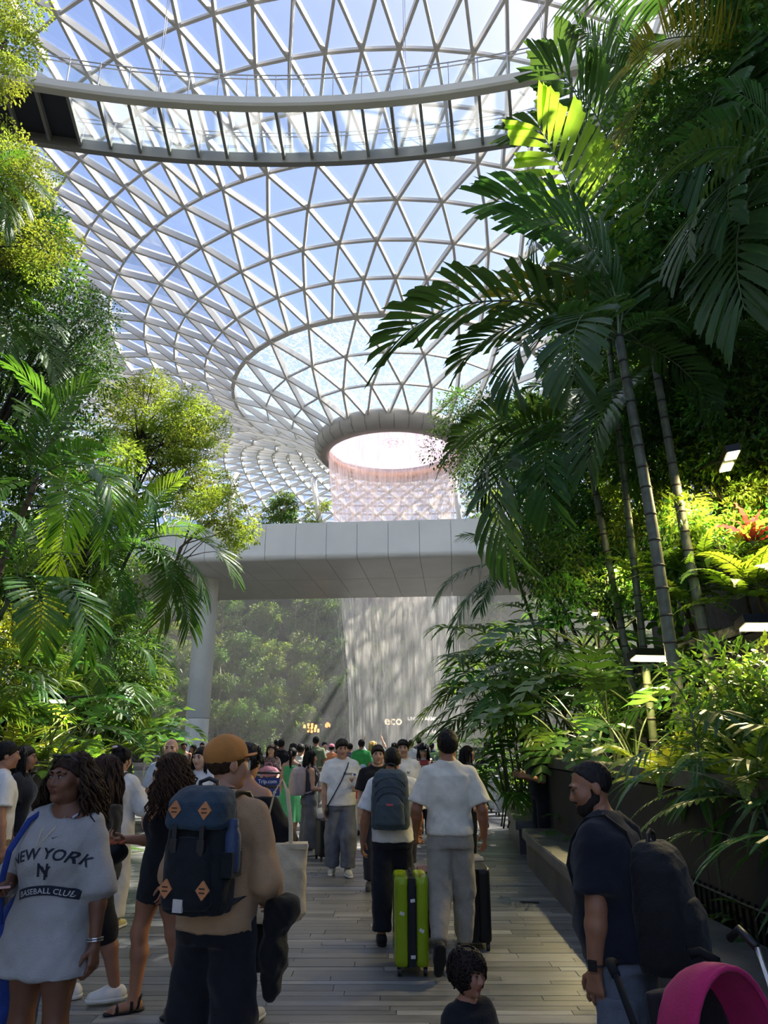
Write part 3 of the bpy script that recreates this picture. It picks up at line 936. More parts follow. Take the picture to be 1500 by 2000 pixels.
def auto_tips(crown, n, L, rg, lo=-0.35, hi=0.95, az0=None, spread=None):
    """spiral of frond tips round a crown: young upright ones, old drooping ones"""
    out = []
    for i in range(n):
        f = (i + .5) / n
        az = i * 2.39996 + rg.uniform(-.3, .3) if az0 is None else az0 + rg.uniform(-spread, spread)
        el = hi + (lo - hi) * f + rg.uniform(-.12, .12)
        l = L * rg.uniform(.85, 1.1)
        out.append(Vector(crown) + Vector((math.cos(az) * math.cos(el), math.sin(az) * math.cos(el), math.sin(el))) * l)
    return out

# ---- leaf clumps
def clump_mesh(name, m, n=260, rad=0.55, ll=0.13, lw=0.055, seed=0, flat=0.8, shell=0.35):
    rg = random.Random(seed); mb = MB(); vs = []; fs = []
    for i in range(n):
        while True:
            p = Vector((rg.uniform(-1, 1), rg.uniform(-1, 1), rg.uniform(-1, 1)))
            if shell < p.length < 1: break
        out = p.normalized(); p = Vector((p.x * rad, p.y * rad, p.z * rad * flat))
        d = (out + Vector((rg.uniform(-.8, .8), rg.uniform(-.8, .8), rg.uniform(-.9, .35)))).normalized()
        w = d.cross(Vector((rg.uniform(-.5, .5), rg.uniform(-.5, .5), 1))).normalized()
        nn = w.cross(d)
        l = ll * rg.uniform(.65, 1.25); ww = lw * rg.uniform(.7, 1.2)
        b = len(vs)
        vs += [p, p + d * l * .45 - w * ww / 2 + nn * ww * .18, p + d * l * .5, p + d * l * .45 + w * ww / 2 + nn * ww * .18, p + d * l - nn * l * .12]
        fs += [(b, b + 2, b + 1), (b, b + 3, b + 2), (b + 1, b + 2, b + 4), (b + 2, b + 3, b + 4)]
    mb.add(vs, fs)
    return mb.mesh(name, m)
CL = {}
def clumps(key, leaf, k=3, **kw):
    CL[key] = [clump_mesh(key + '_foliage', L_[leaf], seed=i + len(key), **kw) for i in range(k)]
clumps('vine', 'vine', 4, n=300, rad=0.62, ll=0.15, lw=0.062)
clumps('vinel', 'shrub', 3, n=260, rad=0.6, ll=0.15, lw=0.065)
clumps('shrub', 'shrub', 3, n=200, rad=0.5, ll=0.17, lw=0.07)
clumps('small', 'vine', 3, n=420, rad=0.6, ll=0.085, lw=0.04)
clumps('airy', 'airy', 3, n=500, rad=0.64, ll=0.085, lw=0.048, flat=.30, shell=.1)
clumps('lime', 'lime', 3, n=200, rad=0.45, ll=0.15, lw=0.06)
clumps('far', 'far', 3, n=210, rad=1.0, ll=0.34, lw=0.16, flat=.6, shell=.1)
clumps('farair', 'airy', 2, n=130, rad=0.9, ll=0.30, lw=0.14, flat=.3, shell=.1)

def leafy(name, base, blobs, key, label, trunk=None, r0=0.06, bark='barkdark', cat='tree', group=None, s=1.0, seed=0, branches=True):
    """woody plant: trunk, branches, clumps of foliage at blobs [(x,y,z,scale)] in world space"""
    base = Vector(base); root = empty(name, base, label=label, cat=cat, group=group); rg = random.Random(seed)
    if trunk is None:
        c = sum((Vector(b[:3]) for b in blobs), Vector()) / len(blobs)
        trunk = [base, base.lerp(c, .5) + Vector((rg.uniform(-.15, .15), rg.uniform(-.15, .15), 0)), c]
    tp = [Vector(p) - base for p in trunk]
    MB().tube([tp[0] - Vector((0, 0, .1))] + tp[1:], [r0 * (1 - .55 * i / (len(tp) - 1)) for i in range(len(tp))], 7).obj('trunk', M[bark], root, smooth=True)
    mb = MB()
    for b in blobs:
        p = Vector(b[:3]) - base
        if branches and rg.random() < .8:
            f_ = rg.uniform(.35, .98) * (len(tp) - 1); i_ = min(int(f_), len(tp) - 2); st = tp[i_].lerp(tp[i_ + 1], f_ - i_)
            mb.tube([st, st.lerp(p, .5) + Vector((0, 0, rg.uniform(0, .12) * (p - st).length)), p], [r0 * .34, r0 * .20, r0 * .08], 5)
        o = link('foliage', rg.choice(CL[key]), root, loc=p, rot=(rg.uniform(-.4, .4), rg.uniform(-.4, .4), rg.uniform(0, 6.28)), scale=b[3] * s)
    if mb.v: mb.obj('branches', M[bark], root, smooth=True)
    return root

# ---- big single leaves
def blade_mesh(name, mats, L=0.6, Wd=0.26, e0=R(55), arch=R(90), pet=0.5, heart=False, wave=0.02, seed=0, nseg=9):
    """petiole and one broad blade with a folded midrib"""
    rg = random.Random(seed); mb = MB()
    tot = L + pet
    pts, tan = rach(tot, e0, arch, 18, 1.6)
    np_ = max(2, int(18 * pet / tot))
    mb.tube(pts[:np_ + 1], [0.012, ] * 1 + [0.009] * np_, 5, mi=1)
    vs = []; fs = []; ids = list(range(np_, 19)); m = len(ids)
    for j, i in enumerate(ids):
        t = j / (m - 1)
        w = Wd * (math.sin(math.pi * min(1, t ** (0.55 if heart else .75) * .97 + .02)) ** .8) * .5
        up = tan[i].cross(Vector((0, 1, 0))); up = up if up.z >= 0 else -up
        c = pts[i]
        z = wave * math.sin(j * 2.2 + seed)
        for q, lift in ((-1, .30), (-.5, .12), (0, 0), (.5, .12), (1, .30)):
            vs.append(c + Vector((0, 1, 0)) * (w * q) + up * (w * lift + z * abs(q)) - tan[i] * ((0.35 * w if heart and j < 3 else 0) * abs(q)))
    for j in range(m - 1):
        for q in range(4):
            a = j * 5 + q; fs.append((a, a + 1, a + 6, a + 5))
    mb.add(vs, fs, 0)
    return mb.mesh(name, mats, smooth=True)
def split_mesh(name, mats, L=0.75, Wd=0.62, e0=R(50), arch=R(95), pet=0.9, lobes=7, seed=0):
    """deeply cut leaf: a heart of blade with fingers to both sides"""
    rg = random.Random(seed); mb = MB()
    tot = L + pet; pts, tan = rach(tot, e0, arch, 24, 1.6); k0 = int(24 * pet / tot)
    mb.tube(pts[:k0 + 1], 0.012, 5, mi=1)
    def at(t):
        f = k0 + t * (24 - k0); i = min(int(f), 23); return pts[i].lerp(pts[i + 1], f - i), tan[i]
    for i in range(lobes):
        for s in (-1, 1):
            t = (i + .3) / lobes
            t1 = (i + 1.18) / lobes
            p, tg = at(t); p2, _ = at(min(1, t1))
            up = tg.cross(Vector((0, 1, 0))); up = up if up.z >= 0 else -up
            w = Wd * .5 * (math.sin(math.pi * min(1, t ** .6 * .9 + .12)) ** .7) * rg.uniform(.9, 1.05)
            ang = R(100) - R(70) * t
            d = (tg * math.cos(ang) + Vector((0, s, 0)) * math.sin(ang) + up * .22).normalized()
            q0 = p; q1 = p2
            e0_, e1_ = p + d * w * .6, p2 + d * w * .5
            dr = Vector((0, 0, -w * .18))
            t0_, t1_ = p + d * w + (p2 - p) * .25 + dr, p2 + d * w * .9 - (p2 - p) * .25 + dr
            mb.add([q0, q1, e1_, e0_, t1_, t0_], [(0, 1, 2, 3), (3, 2, 4, 5)], 0)
    return mb.mesh(name, mats)
BL = {'blade': [blade_mesh('leaf', [L_['broad'], M['stem']], e0=R(e), arch=R(a), seed=i) for i, (e, a) in enumerate(((75, 90), (60, 100), (40, 90)))],
      'bladel': [blade_mesh('leaf', [L_['shrub'], M['stem']], e0=R(e), arch=R(a), seed=i, L=.7, Wd=.24, pet=.25) for i, (e, a) in enumerate(((80, 80), (60, 90), (35, 80)))],
      'heart': [blade_mesh('leaf', [L_['palm'], M['stem']], e0=R(e), arch=R(a), seed=i, L=.6, Wd=.5, pet=.8, heart=True) for i, (e, a) in enumerate(((80, 110), (65, 120), (50, 110)))],
      'strap': [blade_mesh('leaf', [L_['shrub'], M['stem']], e0=R(e), arch=R(a), seed=i, L=.75, Wd=.06, pet=.05) for i, (e, a) in enumerate(((85, 60), (70, 100), (50, 100)))],
      'strapred': [blade_mesh('leaf', [L_['red'], M['stem']], e0=R(e), arch=R(a), seed=i, L=.6, Wd=.09, pet=.05) for i, (e, a) in enumerate(((85, 50), (70, 80), (45, 70)))],
      'split': [split_mesh('leaf', [L_['broad'], M['stem']], e0=R(e), arch=R(a), seed=i) for i, (e, a) in enumerate(((78, 100), (60, 110), (40, 90)))]}
def rosette(name, base, key, n, size, label, cat='plant', group=None, seed=0, az=None, part='leaf', tilt=.2):
    root = empty(name, base, label=label, cat=cat, group=group); rg = random.Random(seed + 3)
    for i in range(n):
        a = i * 2.39996 + rg.uniform(-.4, .4) if az is None else az[0] + rg.uniform(-az[1], az[1])
        s = size * rg.uniform(.75, 1.15)
        k = rg.randrange(3) if n < 4 else min(2, int(3 * i / n))
        me = BL[key][k] if key in BL else FR[key][min(len(FR[key]) - 1, int(len(FR[key]) * i / n))][0]
        o = link(part, me, root)
        o.matrix_local = Matrix.Rotation(a, 4, 'Z') @ Matrix.Rotation(rg.uniform(-tilt, tilt), 4, 'Y') @ Matrix.Rotation(rg.uniform(-tilt, tilt), 4, 'X') @ Matrix.Scale(s, 4)
    return root
def canes(name, base, n, h, key, size, label, cat='palm', group=None, seed=0, spread=.35, per=5, stem='ringtrunk2'):
    """clustered lady palm / cane plant: thin stems, each with a head of leaves"""
    root = empty(name, base, label=label, cat=cat, group=group); rg = random.Random(seed)
    for i in range(n):
        a = rg.uniform(0, 6.28); hh = h * rg.uniform(.6, 1.1)
        p0 = Vector((math.cos(a) * spread * .4, math.sin(a) * spread * .4, -.05)); p1 = Vector((math.cos(a) * spread, math.sin(a) * spread, hh))
        st = MB().tube([p0, p0.lerp(p1, .5), p1], [.016, .014, .010], 6).obj('stem', M[stem], root, smooth=True)
        for k in range(per):
            me = FR[key][min(len(FR[key]) - 1, int(len(FR[key]) * k / per))][0]
            o = link('leaf', me, root)
            o.matrix_local = Matrix.Translation(p1 - Vector((0, 0, .12 * k * hh * .3))) @ Matrix.Rotation(k * 2.4 + a, 4, 'Z') @ Matrix.Scale(size * rg.uniform(.8, 1.15), 4)
    return root

# ------------------------------------------------------------------ right bank
def P(x, y, Y): return atY(x, y, Y)
cA = P(1208, 655, 8.0)
palm('feather_palm', (3.2, 8.0, 1.25), cA, [P(768, 672, 8.2), P(905, 700, 8.6), P(1000, 760, 7.6), P(1120, 745, 7.0), P(1330, 640, 7.4), P(1440, 700, 8.6), P(1300, 560, 9), P(1085, 560, 9.2), P(1010, 420, 8.4), P(1380, 800, 8.2)],
     'broad', 'tall ringed palm, nearer the walk, its long leaf reaching towards the waterfall', 0.075, 0.055, 'ringtrunk', bend=(.05, 0, 0), gap=.3,
     sags=[4, 4, 6, 6, 3, 4, 2, 3, 2, 5])
cA2 = P(1172, 620, 8.6)
r = palm('feather_palm', (3.3, 9.2, 1.25), P(1186, 640, 9.0), [P(1088, 205, 8.6), P(965, 395, 9.2), P(985, 585, 9.6), P(1260, 380, 9.6), P(1330, 520, 9.4)],
     'broad', 'slender palm with one upright bright lime leaf against the roof glass', 0.05, 0.04, 'ringtrunk2', gap=.25, keys=['bright', 'broad', 'yellow', 'broad', 'broad'], sags=[0, 3, 4, 1, 3])
palm('feather_palm', (3.95, 8.6, 1.25), P(1278, 700, 8.6), [P(1130, 560, 8.2), P(1180, 900, 8.2), P(1060, 660, 8.4), P(1420, 560, 9.2), P(1490, 780, 9), P(1350, 480, 9.2), P(1240, 540, 8.0), P(1460, 640, 7.6)],
     'broad', 'tall ringed palm standing behind and right of its twin', 0.07, 0.05, 'ringtrunk', bend=(-.05, 0, 0), gap=.3)
palm('feather_palm', (3.55, 10.2, 1.25), P(1140, 838, 10.0), [P(880, 885, 9.8), P(1005, 1085, 9.4), P(960, 960, 9.6), P(1075, 990, 9.2), P(1230, 960, 9.6), P(1300, 900, 10.6), P(1050, 760, 10.6), P(985, 820, 10.4), P(1190, 730, 10.4)],
     'broad', 'middle palm with a heavy drooping leaf in front of the footbridge', 0.055, 0.045, 'ringtrunk', gap=.3, sags=[4, 6, 6, 6, 5, 4, 2, 3, 1])
palm('feather_palm', (5.2, 12.6, 2.8), P(1195, 400, 12.4), [P(1138, 45, 12.2), P(1000, 265, 12.2), P(1060, 130, 12.2), P(1250, 60, 12.2), P(1330, 250, 12.2), P(1050, 480, 12.2), P(1120, 600, 12.2), P(1320, 420, 12.2)],
     'broad', 'tallest palm of the right bank with dark fans across the glass walkway', 0.06, 0.05, 'ringtrunk2', gap=.3, sags=[0, 3, 1, 1, 3, 6, 6, 5])
palm('small_palm', (3.55, 13.6, 1.25), P(1000, 1098, 13.0), [P(858, 1170, 12.8), P(880, 1255, 12.6), P(900, 1045, 13), P(1030, 1010, 13.2), P(1085, 1110, 13), P(945, 1190, 12.4), P(1060, 1190, 12.5), P(960, 1030, 13.6)],
     'fined', 'small slender palm whose leaves hang before the falling water', 0.035, 0.028, 'ringtrunk2', gap=.25)
palm('feather_palm', (6.9, 9.4, 6.0), P(1490, 95, 9.2), [P(1225, 135, 8.8), P(1245, 240, 8.6), P(1330, 10, 9.4), P(1440, 300, 8.6), P(1110, 20, 9.6), P(1180, -40, 10), P(1390, 330, 8.4)],
     'feather', 'palm at the upper right corner with yellowing feathery leaves', 0.08, 0.07, 'barkbrown', gap=.3, keys=['feather', 'feather', 'fined', 'broad', 'fined', 'broad', 'broad'])
palm('feather_palm', (4.9, 6.6, 2.8), P(1525, 300, 6.4), [P(1325, 520, 6.2), P(1390, 470, 6.0), P(1290, 360, 6.4), P(1450, 610, 6), P(1420, 180, 6.6), P(1330, 250, 6.9), P(1600, 450, 6.2)],
     'broad', 'dark palm at the right edge whose leaves hang into the leaf wall', 0.06, 0.05, 'ringtrunk2', gap=.3)
palm('feather_palm', (5.4, 13.6, 2.8), P(1262, 240, 13.0), [P(1120, 60, 12.6), P(1180, 20, 13.4), P(1330, 110, 13), P(1150, 330, 12.6), P(1400, 230, 13), P(1230, 60, 12.8)],
     'fined', 'palm rising above the leaf wall near the roof', 0.07, 0.06, 'ringtrunk2', gap=.3)

rv = random.Random(42)
def pxblobs(poly, Y0, Y1, n, s0, s1, rg=rv):
    """clump positions inside an outline, at real distances between Y0 and Y1"""
    xs = [p[0] for p in poly]; ys = [p[1] for p in poly]
    out = []; tries = 0
    while len(out) < n and tries < n * 60:
        tries += 1
        x, y = rg.uniform(min(xs), max(xs)), rg.uniform(min(ys), max(ys))
        c = False; j = len(poly) - 1
        for i in range(len(poly)):
            if (poly[i][1] > y) != (poly[j][1] > y) and x < (poly[j][0] - poly[i][0]) * (y - poly[i][1]) / (poly[j][1] - poly[i][1]) + poly[i][0]: c = not c
            j = i
        if not c: continue
        Y = rg.uniform(Y0, Y1)
        p = atY(x, y, Y)
        s = rg.uniform(s0, s1)
        if any((p - Vector(q[:3])).length < 0.42 * (s + q[3]) * .6 for q in out) and tries < n * 40: continue
        out.append((p.x, p.y, p.z, s))
    return out
# the dense leaf wall on the right
LW = [([(1215, 290), (1320, 150), (1500, 180), (1520, 420), (1260, 430)], 8.6, 10.4, 30, 'vine', 'climber mass of dark leaves below the yellowing palm leaf', (6.9, 9.6, 6.0)),
      ([(1200, 420), (1520, 400), (1520, 560), (1215, 600)], 8.6, 10.2, 30, 'vine', 'climber mass of dark leaves level with the bright lime leaf', (6.7, 10.4, 6.0)),
      ([(1220, 560), (1520, 520), (1520, 760), (1240, 760)], 8.8, 10.2, 34, 'vine', 'climber mass of dark leaves above the ringed palm crowns', (6.3, 9.8, 2.8)),
      ([(1240, 740), (1400, 740), (1400, 940), (1230, 900)], 9.4, 10.6, 24, 'vine', 'climber mass of dark leaves left of the twin lamp bar', (6.0, 10.0, 2.8)),
      ([(1380, 740), (1540, 720), (1540, 870), (1400, 880)], 8.2, 9.2, 16, 'vine', 'dark leafy creeper hanging above the twin lamp bar', (6.0, 8.6, 2.8)),
      ([(1100, 600), (1230, 560), (1240, 780), (1110, 790)], 11.4, 13.0, 22, 'vine', 'dark leaves filling the gap behind the palm crowns', (5.3, 12.0, 2.8))]
for i, (poly, a, b, n, k, lab, base) in enumerate(LW):
    leafy('creeper', base, pxblobs(poly, a, b, n, .75, 1.15), k, lab, cat='creeper', seed=i, r0=.05)
leafy('leafy_tree', (4.7, 15.2, 1.25), pxblobs([(852, 850), (900, 790), (1010, 770), (1060, 830), (1040, 930), (930, 950), (870, 900)], 14.2, 15.4, 26, .75, 1.1), 'small', 'small leaved tree edging the view beside the round roof opening', seed=21, r0=.07)
leafy('leafy_tree', (5.0, 13.4, 1.25), pxblobs([(1000, 820), (1240, 770), (1250, 1000), (1040, 1010)], 12.4, 14.2, 34, .75, 1.1), 'vine', 'dark leafy tree between the middle palm and the ringed pair', seed=22, r0=.07)
leafy('leafy_tree', (4.4, 12.2, 1.25), pxblobs([(1015, 1000), (1230, 960), (1230, 1130), (1060, 1160)], 11.4, 12.8, 28, .65, .95), 'vine', 'dark leafy tree standing over the split leaf plants', seed=23, r0=.06)
leafy('leafy_tree', (5.2, 17.5, 2.8), pxblobs([(955, 960), (1060, 960), (1060, 1090), (980, 1080)], 16.4, 17.6, 12, .7, 1.0), 'lime', 'sunlit lime green tree just behind the drooping palm leaf', seed=24, r0=.06)
# lamp lit planting on the upper terrace
for i, (poly, a, b, n, k, lab) in enumerate([
        ([(1290, 900), (1520, 880), (1520, 1010), (1300, 1020)], 8.8, 9.8, 20, 'lime', 'lamp lit yellow green shrub under the twin lamp bar'),
        ([(1180, 930), (1300, 930), (1310, 1050), (1200, 1080)], 10.2, 11.2, 18, 'lime', 'lamp lit yellow green shrub left of the twin lamp bar'),
        ([(1290, 1010), (1520, 1000), (1520, 1090), (1300, 1110)], 8.6, 9.4, 16, 'shrub', 'green shrub under the red leaved plant'),
        ([(1080, 1040), (1300, 1060), (1310, 1170), (1090, 1180)], 9.8, 11.0, 20, 'vinel', 'shrub behind the ringed trunks below the lamps'),
        ([(1370, 1320), (1520, 1290), (1530, 1480), (1390, 1480)], 5.8, 6.8, 12, 'vinel', 'fine leaved green bush in front of the upper stone wall'),
        ([(1180, 1310), (1260, 1300), (1270, 1380), (1180, 1400)], 10.2, 11.4, 10, 'vine', 'low dark bush under the small wall lamp')]):
    bl = pxblobs(poly, a, b, n, .5, .8)
    leafy('shrub', (sum(q[0] for q in bl) / len(bl) + .3, sum(q[1] for q in bl) / len(bl), 2.8 if i < 4 else 1.25), bl, k, lab, cat='shrub', seed=40 + i, r0=.03)
rosette('cordyline', P(1470, 1065, 8.4), 'strapred', 14, .85, 'red leaved cordyline beneath the twin lamp bar', seed=1)
ORD = ['first', 'second', 'third', 'fourth', 'fifth', 'sixth', 'seventh', 'eighth', 'ninth', 'tenth']
# undergrowth: ferns and split leaves
k = 0
for q_, (x, y, Y, s) in enumerate(sorted([(1330, 1120, 9, 1.3), (1420, 1110, 8.6, 1.4), (1480, 1150, 8.2, 1.4), (1380, 1150, 8.8, 1.3), (1290, 1160, 9.4, 1.2), (1440, 1170, 8.2, 1.3), (1240, 1120, 10, 1.2), (1340, 1180, 8.8, 1.2)], key=lambda v: -v[0])):
    rosette('fern', P(x, y, Y), 'fern', 11, s, ORD[q_] + ' green fern from the right edge above the upper stone wall', cat='fern', group='ferns on the upper right terrace', seed=k, part='frond'); k += 1
for q_, (x, y, Y, s) in enumerate(sorted([(1290, 1440, 7.0, 1.0), (1330, 1450, 6.6, 1.0), (1260, 1450, 7.6, .9), (1460, 1420, 5.4, 1.2), (1380, 1450, 6.2, 1.0), (1280, 1400, 8.2, .9), (1410, 1400, 5.8, 1.0)], key=lambda v: -v[0])):
    rosette('fern', (P(x, y, Y).x, Y, 1.27), 'fernlime', 12, s, ORD[q_] + ' lamp lit yellow fern from the right edge, behind the low right wall', cat='fern', group='lamp lit ferns behind the right wall', seed=k, part='frond'); k += 1
for i, (x, y, Y, s, n) in enumerate(sorted([(1040, 1260, 12.6, 1.7, 7), (1090, 1230, 11.6, 1.6, 6), (1000, 1330, 13.0, 1.7, 8), (1060, 1380, 12, 1.4, 8), (1130, 1420, 10, 1.3, 8), (1110, 1300, 11, 1.6, 7), (980, 1400, 13.6, 1.4, 7), (1190, 1440, 9.2, 1.1, 8), (1160, 1180, 11.4, 1.5, 6), (1230, 1250, 9.6, 1.2, 6)], key=lambda v: v[0])):
    p = P(x, y, Y)
    rosette('split_leaf_plant', (max(p.x, 3.05), Y, 1.27 if y > 1290 else p.z - .9), 'split', n, s, ORD[i] + ' split leaf plant from the waterfall side of the right bank', cat='plant', group='split leaf plants on the right bank', seed=k, part='leaf'); k += 1
for i, (x, Y, h, s, lab) in enumerate([(1000, 13.2, 1.7, 1.25, 'leafy cane palm at the end of the right bank beside the plaza'), (1030, 12.9, 2.4, 1.3, 'tall leafy cane palm behind the man in black'), (965, 14.4, 1.0, 1.2, 'low leafy cane palm spilling towards the wrapped suitcases')]):
    p = P(x, 1480, Y)
    canes('cane_palm', (p.x, Y, .9 if i != 2 else .2), 7, h, 'ladyl', s, lab, seed=60 + i, per=7, spread=.5)
canes('lady_palm', (2.62, 4.7, .24), 5, 1.25, 'lady', .8, 'dark lady palm growing behind the man with the black rucksack', seed=71, per=6, spread=.38)
canes('lady_palm', (2.58, 5.9, .24), 3, 1.5, 'lady', .7, 'thin lady palm against the low right wall', seed=72, per=6, spread=.25)
canes('lady_palm', (2.75, 3.6, .24), 7, .9, 'lady', 1.05, 'low dark lady palm at the right edge near the rucksack', seed=73, per=6, spread=.45)
canes('lady_palm', (3.5, 5.0, 1.27), 4, .45, 'lady', .8, 'dark cane plant on the bed above the low right wall', seed=74, per=5, spread=.35)
canes('lady_palm', (3.7, 4.3, 1.27), 4, .35, 'lady', .8, 'dark cane plant at the right border of the view', seed=75, per=6, spread=.5)
rosette('calathea', (2.55, 3.0, .24), 'bladel', 12, .95, 'plant with broad pale ribbed leaves at the lower right corner', seed=5, cat='plant')
rosette('calathea', (2.42, 3.55, .24), 'bladel', 9, .75, 'smaller broad leaved plant beside the bench end', seed=6, cat='plant')
for i, (Y, s) in enumerate([(6.6, .7), (7.3, .8), (8.1, .75), (8.9, .8), (9.7, .8), (10.5, .8), (5.9, .7), (5.2, .7)]):
    rosette('philodendron', (benchline(Y) + .74, Y, .25), 'split' if i % 2 else 'blade', 7, s * .62, 'low philodendron behind the picket railing, ' + ORD[[5.2, 5.9, 6.6, 7.3, 8.1, 8.9, 9.7, 10.5].index(Y)] + ' from the near end', group='philodendrons behind the picket railing', seed=80 + i)
for i, (Y, x) in enumerate([(13.0, 2.75), (13.8, 2.9), (14.6, 3.05)]):
    rosette('leafy_pot_plant', (x, Y, .5), 'bladel', 12, .95, ORD[i] + ' broad leaved plant along the short bench by the plaza', group='broad leaved plants on the short bench', seed=95 + i)

# creepers added unseen beyond the right edge, keeping sun off the floor
for i, (y0_, y1_, z0_, z1_, n) in enumerate([(5.2, 8.6, 8.0, 12.5, 30), (3.0, 5.6, 4.5, 10.0, 26), (7.6, 10.4, 10.5, 14.0, 26), (5.2, 8.4, 4.6, 8.4, 26)]):
    bl = [(rv.uniform(5.9, 7.2), rv.uniform(y0_, y1_), rv.uniform(z0_, z1_), rv.uniform(.9, 1.35)) for _ in range(n)]
    leafy('creeper', (7.2, (y0_ + y1_) / 2, 6.2 if z1_ > 9 else 2.86), bl, 'vine', ORD[i] + ' added creeper mass in the unseen row blocking the sun at the right', cat='creeper', seed=520 + i, r0=.05)
# tree crowns added out of view at the right to shade the foreground
rt = random.Random(9)
for i, (bx, by, cx, cy_, cz, n) in enumerate([(8.8, 9.6, 8.8, 10.6, 15.0, 22), (8.6, 6.0, 7.8, 7.2, 14.2, 26), (8.6, 3.0, 7.4, 4.4, 13.2, 24)]):
    bl = [(cx + rt.uniform(-1.7, 1.7), cy_ + rt.uniform(-1.9, 1.9), cz + rt.uniform(-1.5, 1.5), rt.uniform(1.0, 1.5)) for _ in range(n)]
    leafy('added_shade_tree', (bx, by, 6.2 if bx < 7.9 else 11.0), bl, 'vine', ORD[i] + ' added crown in the out of view row shading the walk', seed=500 + i, r0=.12)

# ------------------------------------------------------------------ left bank
def lpalm(lab, base, crown, tips, key='fine', r=.05, trunk='ringtrunk2', sags=None, keys=None, **k):
    return palm('areca_palm', base, crown, tips, key, lab, r, r * .8, trunk, sags=sags, keys=keys, **k)
lpalm('left bank palm with a broad leaf rising over the yellow shrubs', (-7.0, 11.5, 1.25), P(72, 935, 11.5), [P(165, 742, 11.5), P(20, 720, 11), P(200, 880, 11.2), P(-40, 830, 11), P(225, 1000, 11), P(-30, 1010, 10.6), P(120, 1040, 10.8), P(60, 800, 12.4)], 'broadl', r=.06, trunk='barkbrown', sags=[0, 2, 3, 3, 6, 5, 6, 1])
lpalm('left bank palm with a silvery drooping leaf', (-6.8, 13.4, 1.25), P(118, 965, 13.4), [P(298, 1005, 13), P(240, 930, 13.4), P(60, 860, 13), P(200, 1080, 13), P(20, 1060, 13), P(160, 860, 13.8), P(110, 1120, 12.6)], 'fine', r=.05, sags=[6, 3, 2, 6, 6, 0, 6])
lpalm('thick dark trunked palm in the middle of the left bank', (-7.35, 14.5, 1.25), P(172, 1075, 14.5), [P(300, 1000, 14.4), P(250, 1180, 14), P(60, 1000, 14.2), P(160, 940, 14.8), P(60, 1150, 14), P(330, 1110, 14)], 'fine', r=.13, trunk='barkdark')
lpalm('slender palm reaching across the footbridge end with bright leaves', (-7.2, 15.5, 1.25), P(262, 1062, 15.2), [P(452, 1118, 14.8), P(405, 1168, 14.6), P(355, 1225, 14.4), P(345, 918, 15.2), P(190, 960, 15), P(150, 1100, 14.6), P(300, 960, 15.8), P(310, 1210, 14.2), P(215, 1200, 14.6), P(405, 1040, 15.4)], 'broadl', r=.045, sags=[4, 5, 5, 0, 1, 5, 0, 6, 6, 3], keys=['broadl', 'fine', 'fine', 'bright', 'broadl', 'broadl', 'broadl', 'fine', 'fine', 'fine'])
lpalm('low palm in front of the column foot', (-7.6, 17.2, 1.25), P(275, 1265, 17), [P(352, 1325, 16.6), P(335, 1225, 17), P(235, 1205, 17), P(215, 1310, 16.8), P(305, 1185, 17.2), P(285, 1345, 16.4)], 'fine', r=.035)
lpalm('far left palm with leaves hanging over the yellow shrubs', (-5.9, 9.6, 1.25), P(40, 1130, 9.6), [P(165, 1275, 9.4), P(130, 1080, 9.4), P(-40, 1050, 9.4), P(-60, 1180, 9), P(90, 1010, 9.8), P(80, 1260, 9), P(20, 1000, 9.6)], 'broadl', r=.04, sags=[6, 4, 3, 4, 1, 6, 1])
lpalm('palm crown high at the left edge', (-9.9, 13.5, 3.5), P(-10, 600, 13), [P(110, 640, 12.6), P(60, 560, 13), P(90, 730, 12.6), P(-60, 540, 13), P(30, 690, 12.2)], 'broadl', r=.08, trunk='barkbrown')
lpalm('palm crown at the far left below the glass walkway', (-9.9, 10.6, 7.9), P(-30, 350, 10.6), [P(60, 420, 10.4), P(50, 300, 10.6), P(20, 460, 10.2), P(-60, 250, 10.6), P(75, 370, 10.2)], 'fine', r=.08, trunk='barkbrown')
lpalm('thin stemmed palm by the left wall', (-5.6, 12.4, 1.25), P(205, 1240, 12.6), [P(300, 1310, 12.4), P(150, 1180, 12.4), P(260, 1200, 12.6), P(130, 1300, 12.2), P(220, 1150, 12.8), P(190, 1350, 12)], 'fine', r=.03)

leafy('feathery_tree', (-9.9, 11.6, 7.9), pxblobs([(-20, 235), (35, 275), (110, 350), (125, 470), (90, 540), (-20, 520)], 10.8, 12.4, 24, .6, .95), 'airy', 'tall tree with fine sunlit yellow green leaves under the glass walkway', seed=101, r0=.09)
leafy('feathery_tree', (-10.2, 10.2, 7.9), pxblobs([(-30, -20), (60, 0), (30, 130), (-30, 200)], 9.8, 10.8, 12, .6, .9), 'airy', 'fine leaved tree touching the top left corner', seed=102, r0=.08)
leafy('leafy_tree', (-10.2, 14.4, 3.5), pxblobs([(-20, 540), (110, 520), (205, 600), (210, 700), (140, 760), (-20, 740)], 13.6, 15.0, 44, .8, 1.15), 'small', 'dense dark green tree at the left edge', seed=103, r0=.1)
leafy('leafy_tree', (-10.4, 12.0, 3.5), pxblobs([(-20, 380), (90, 420), (120, 540), (-20, 560)], 12.2, 13.6, 20, .8, 1.1), 'vine', 'shaded tree behind the fine leaved tree at the left', seed=107, r0=.09)
leafy('feathery_tree', (-8.6, 20.5, 1.25), pxblobs([(215, 770), (290, 735), (400, 790), (430, 860), (380, 900), (240, 880)], 19.6, 21.4, 34, .9, 1.3) + pxblobs([(300, 890), (420, 880), (440, 970), (330, 1000)], 19.8, 21, 22, .8, 1.1),
      'airy', 'slender tree with an umbrella of airy golden green leaves', trunk=[(-8.6, 20.5, 1.25), P(262, 1010, 20.5), P(268, 900, 20.5), P(276, 820, 20.5)], seed=104, r0=.11)
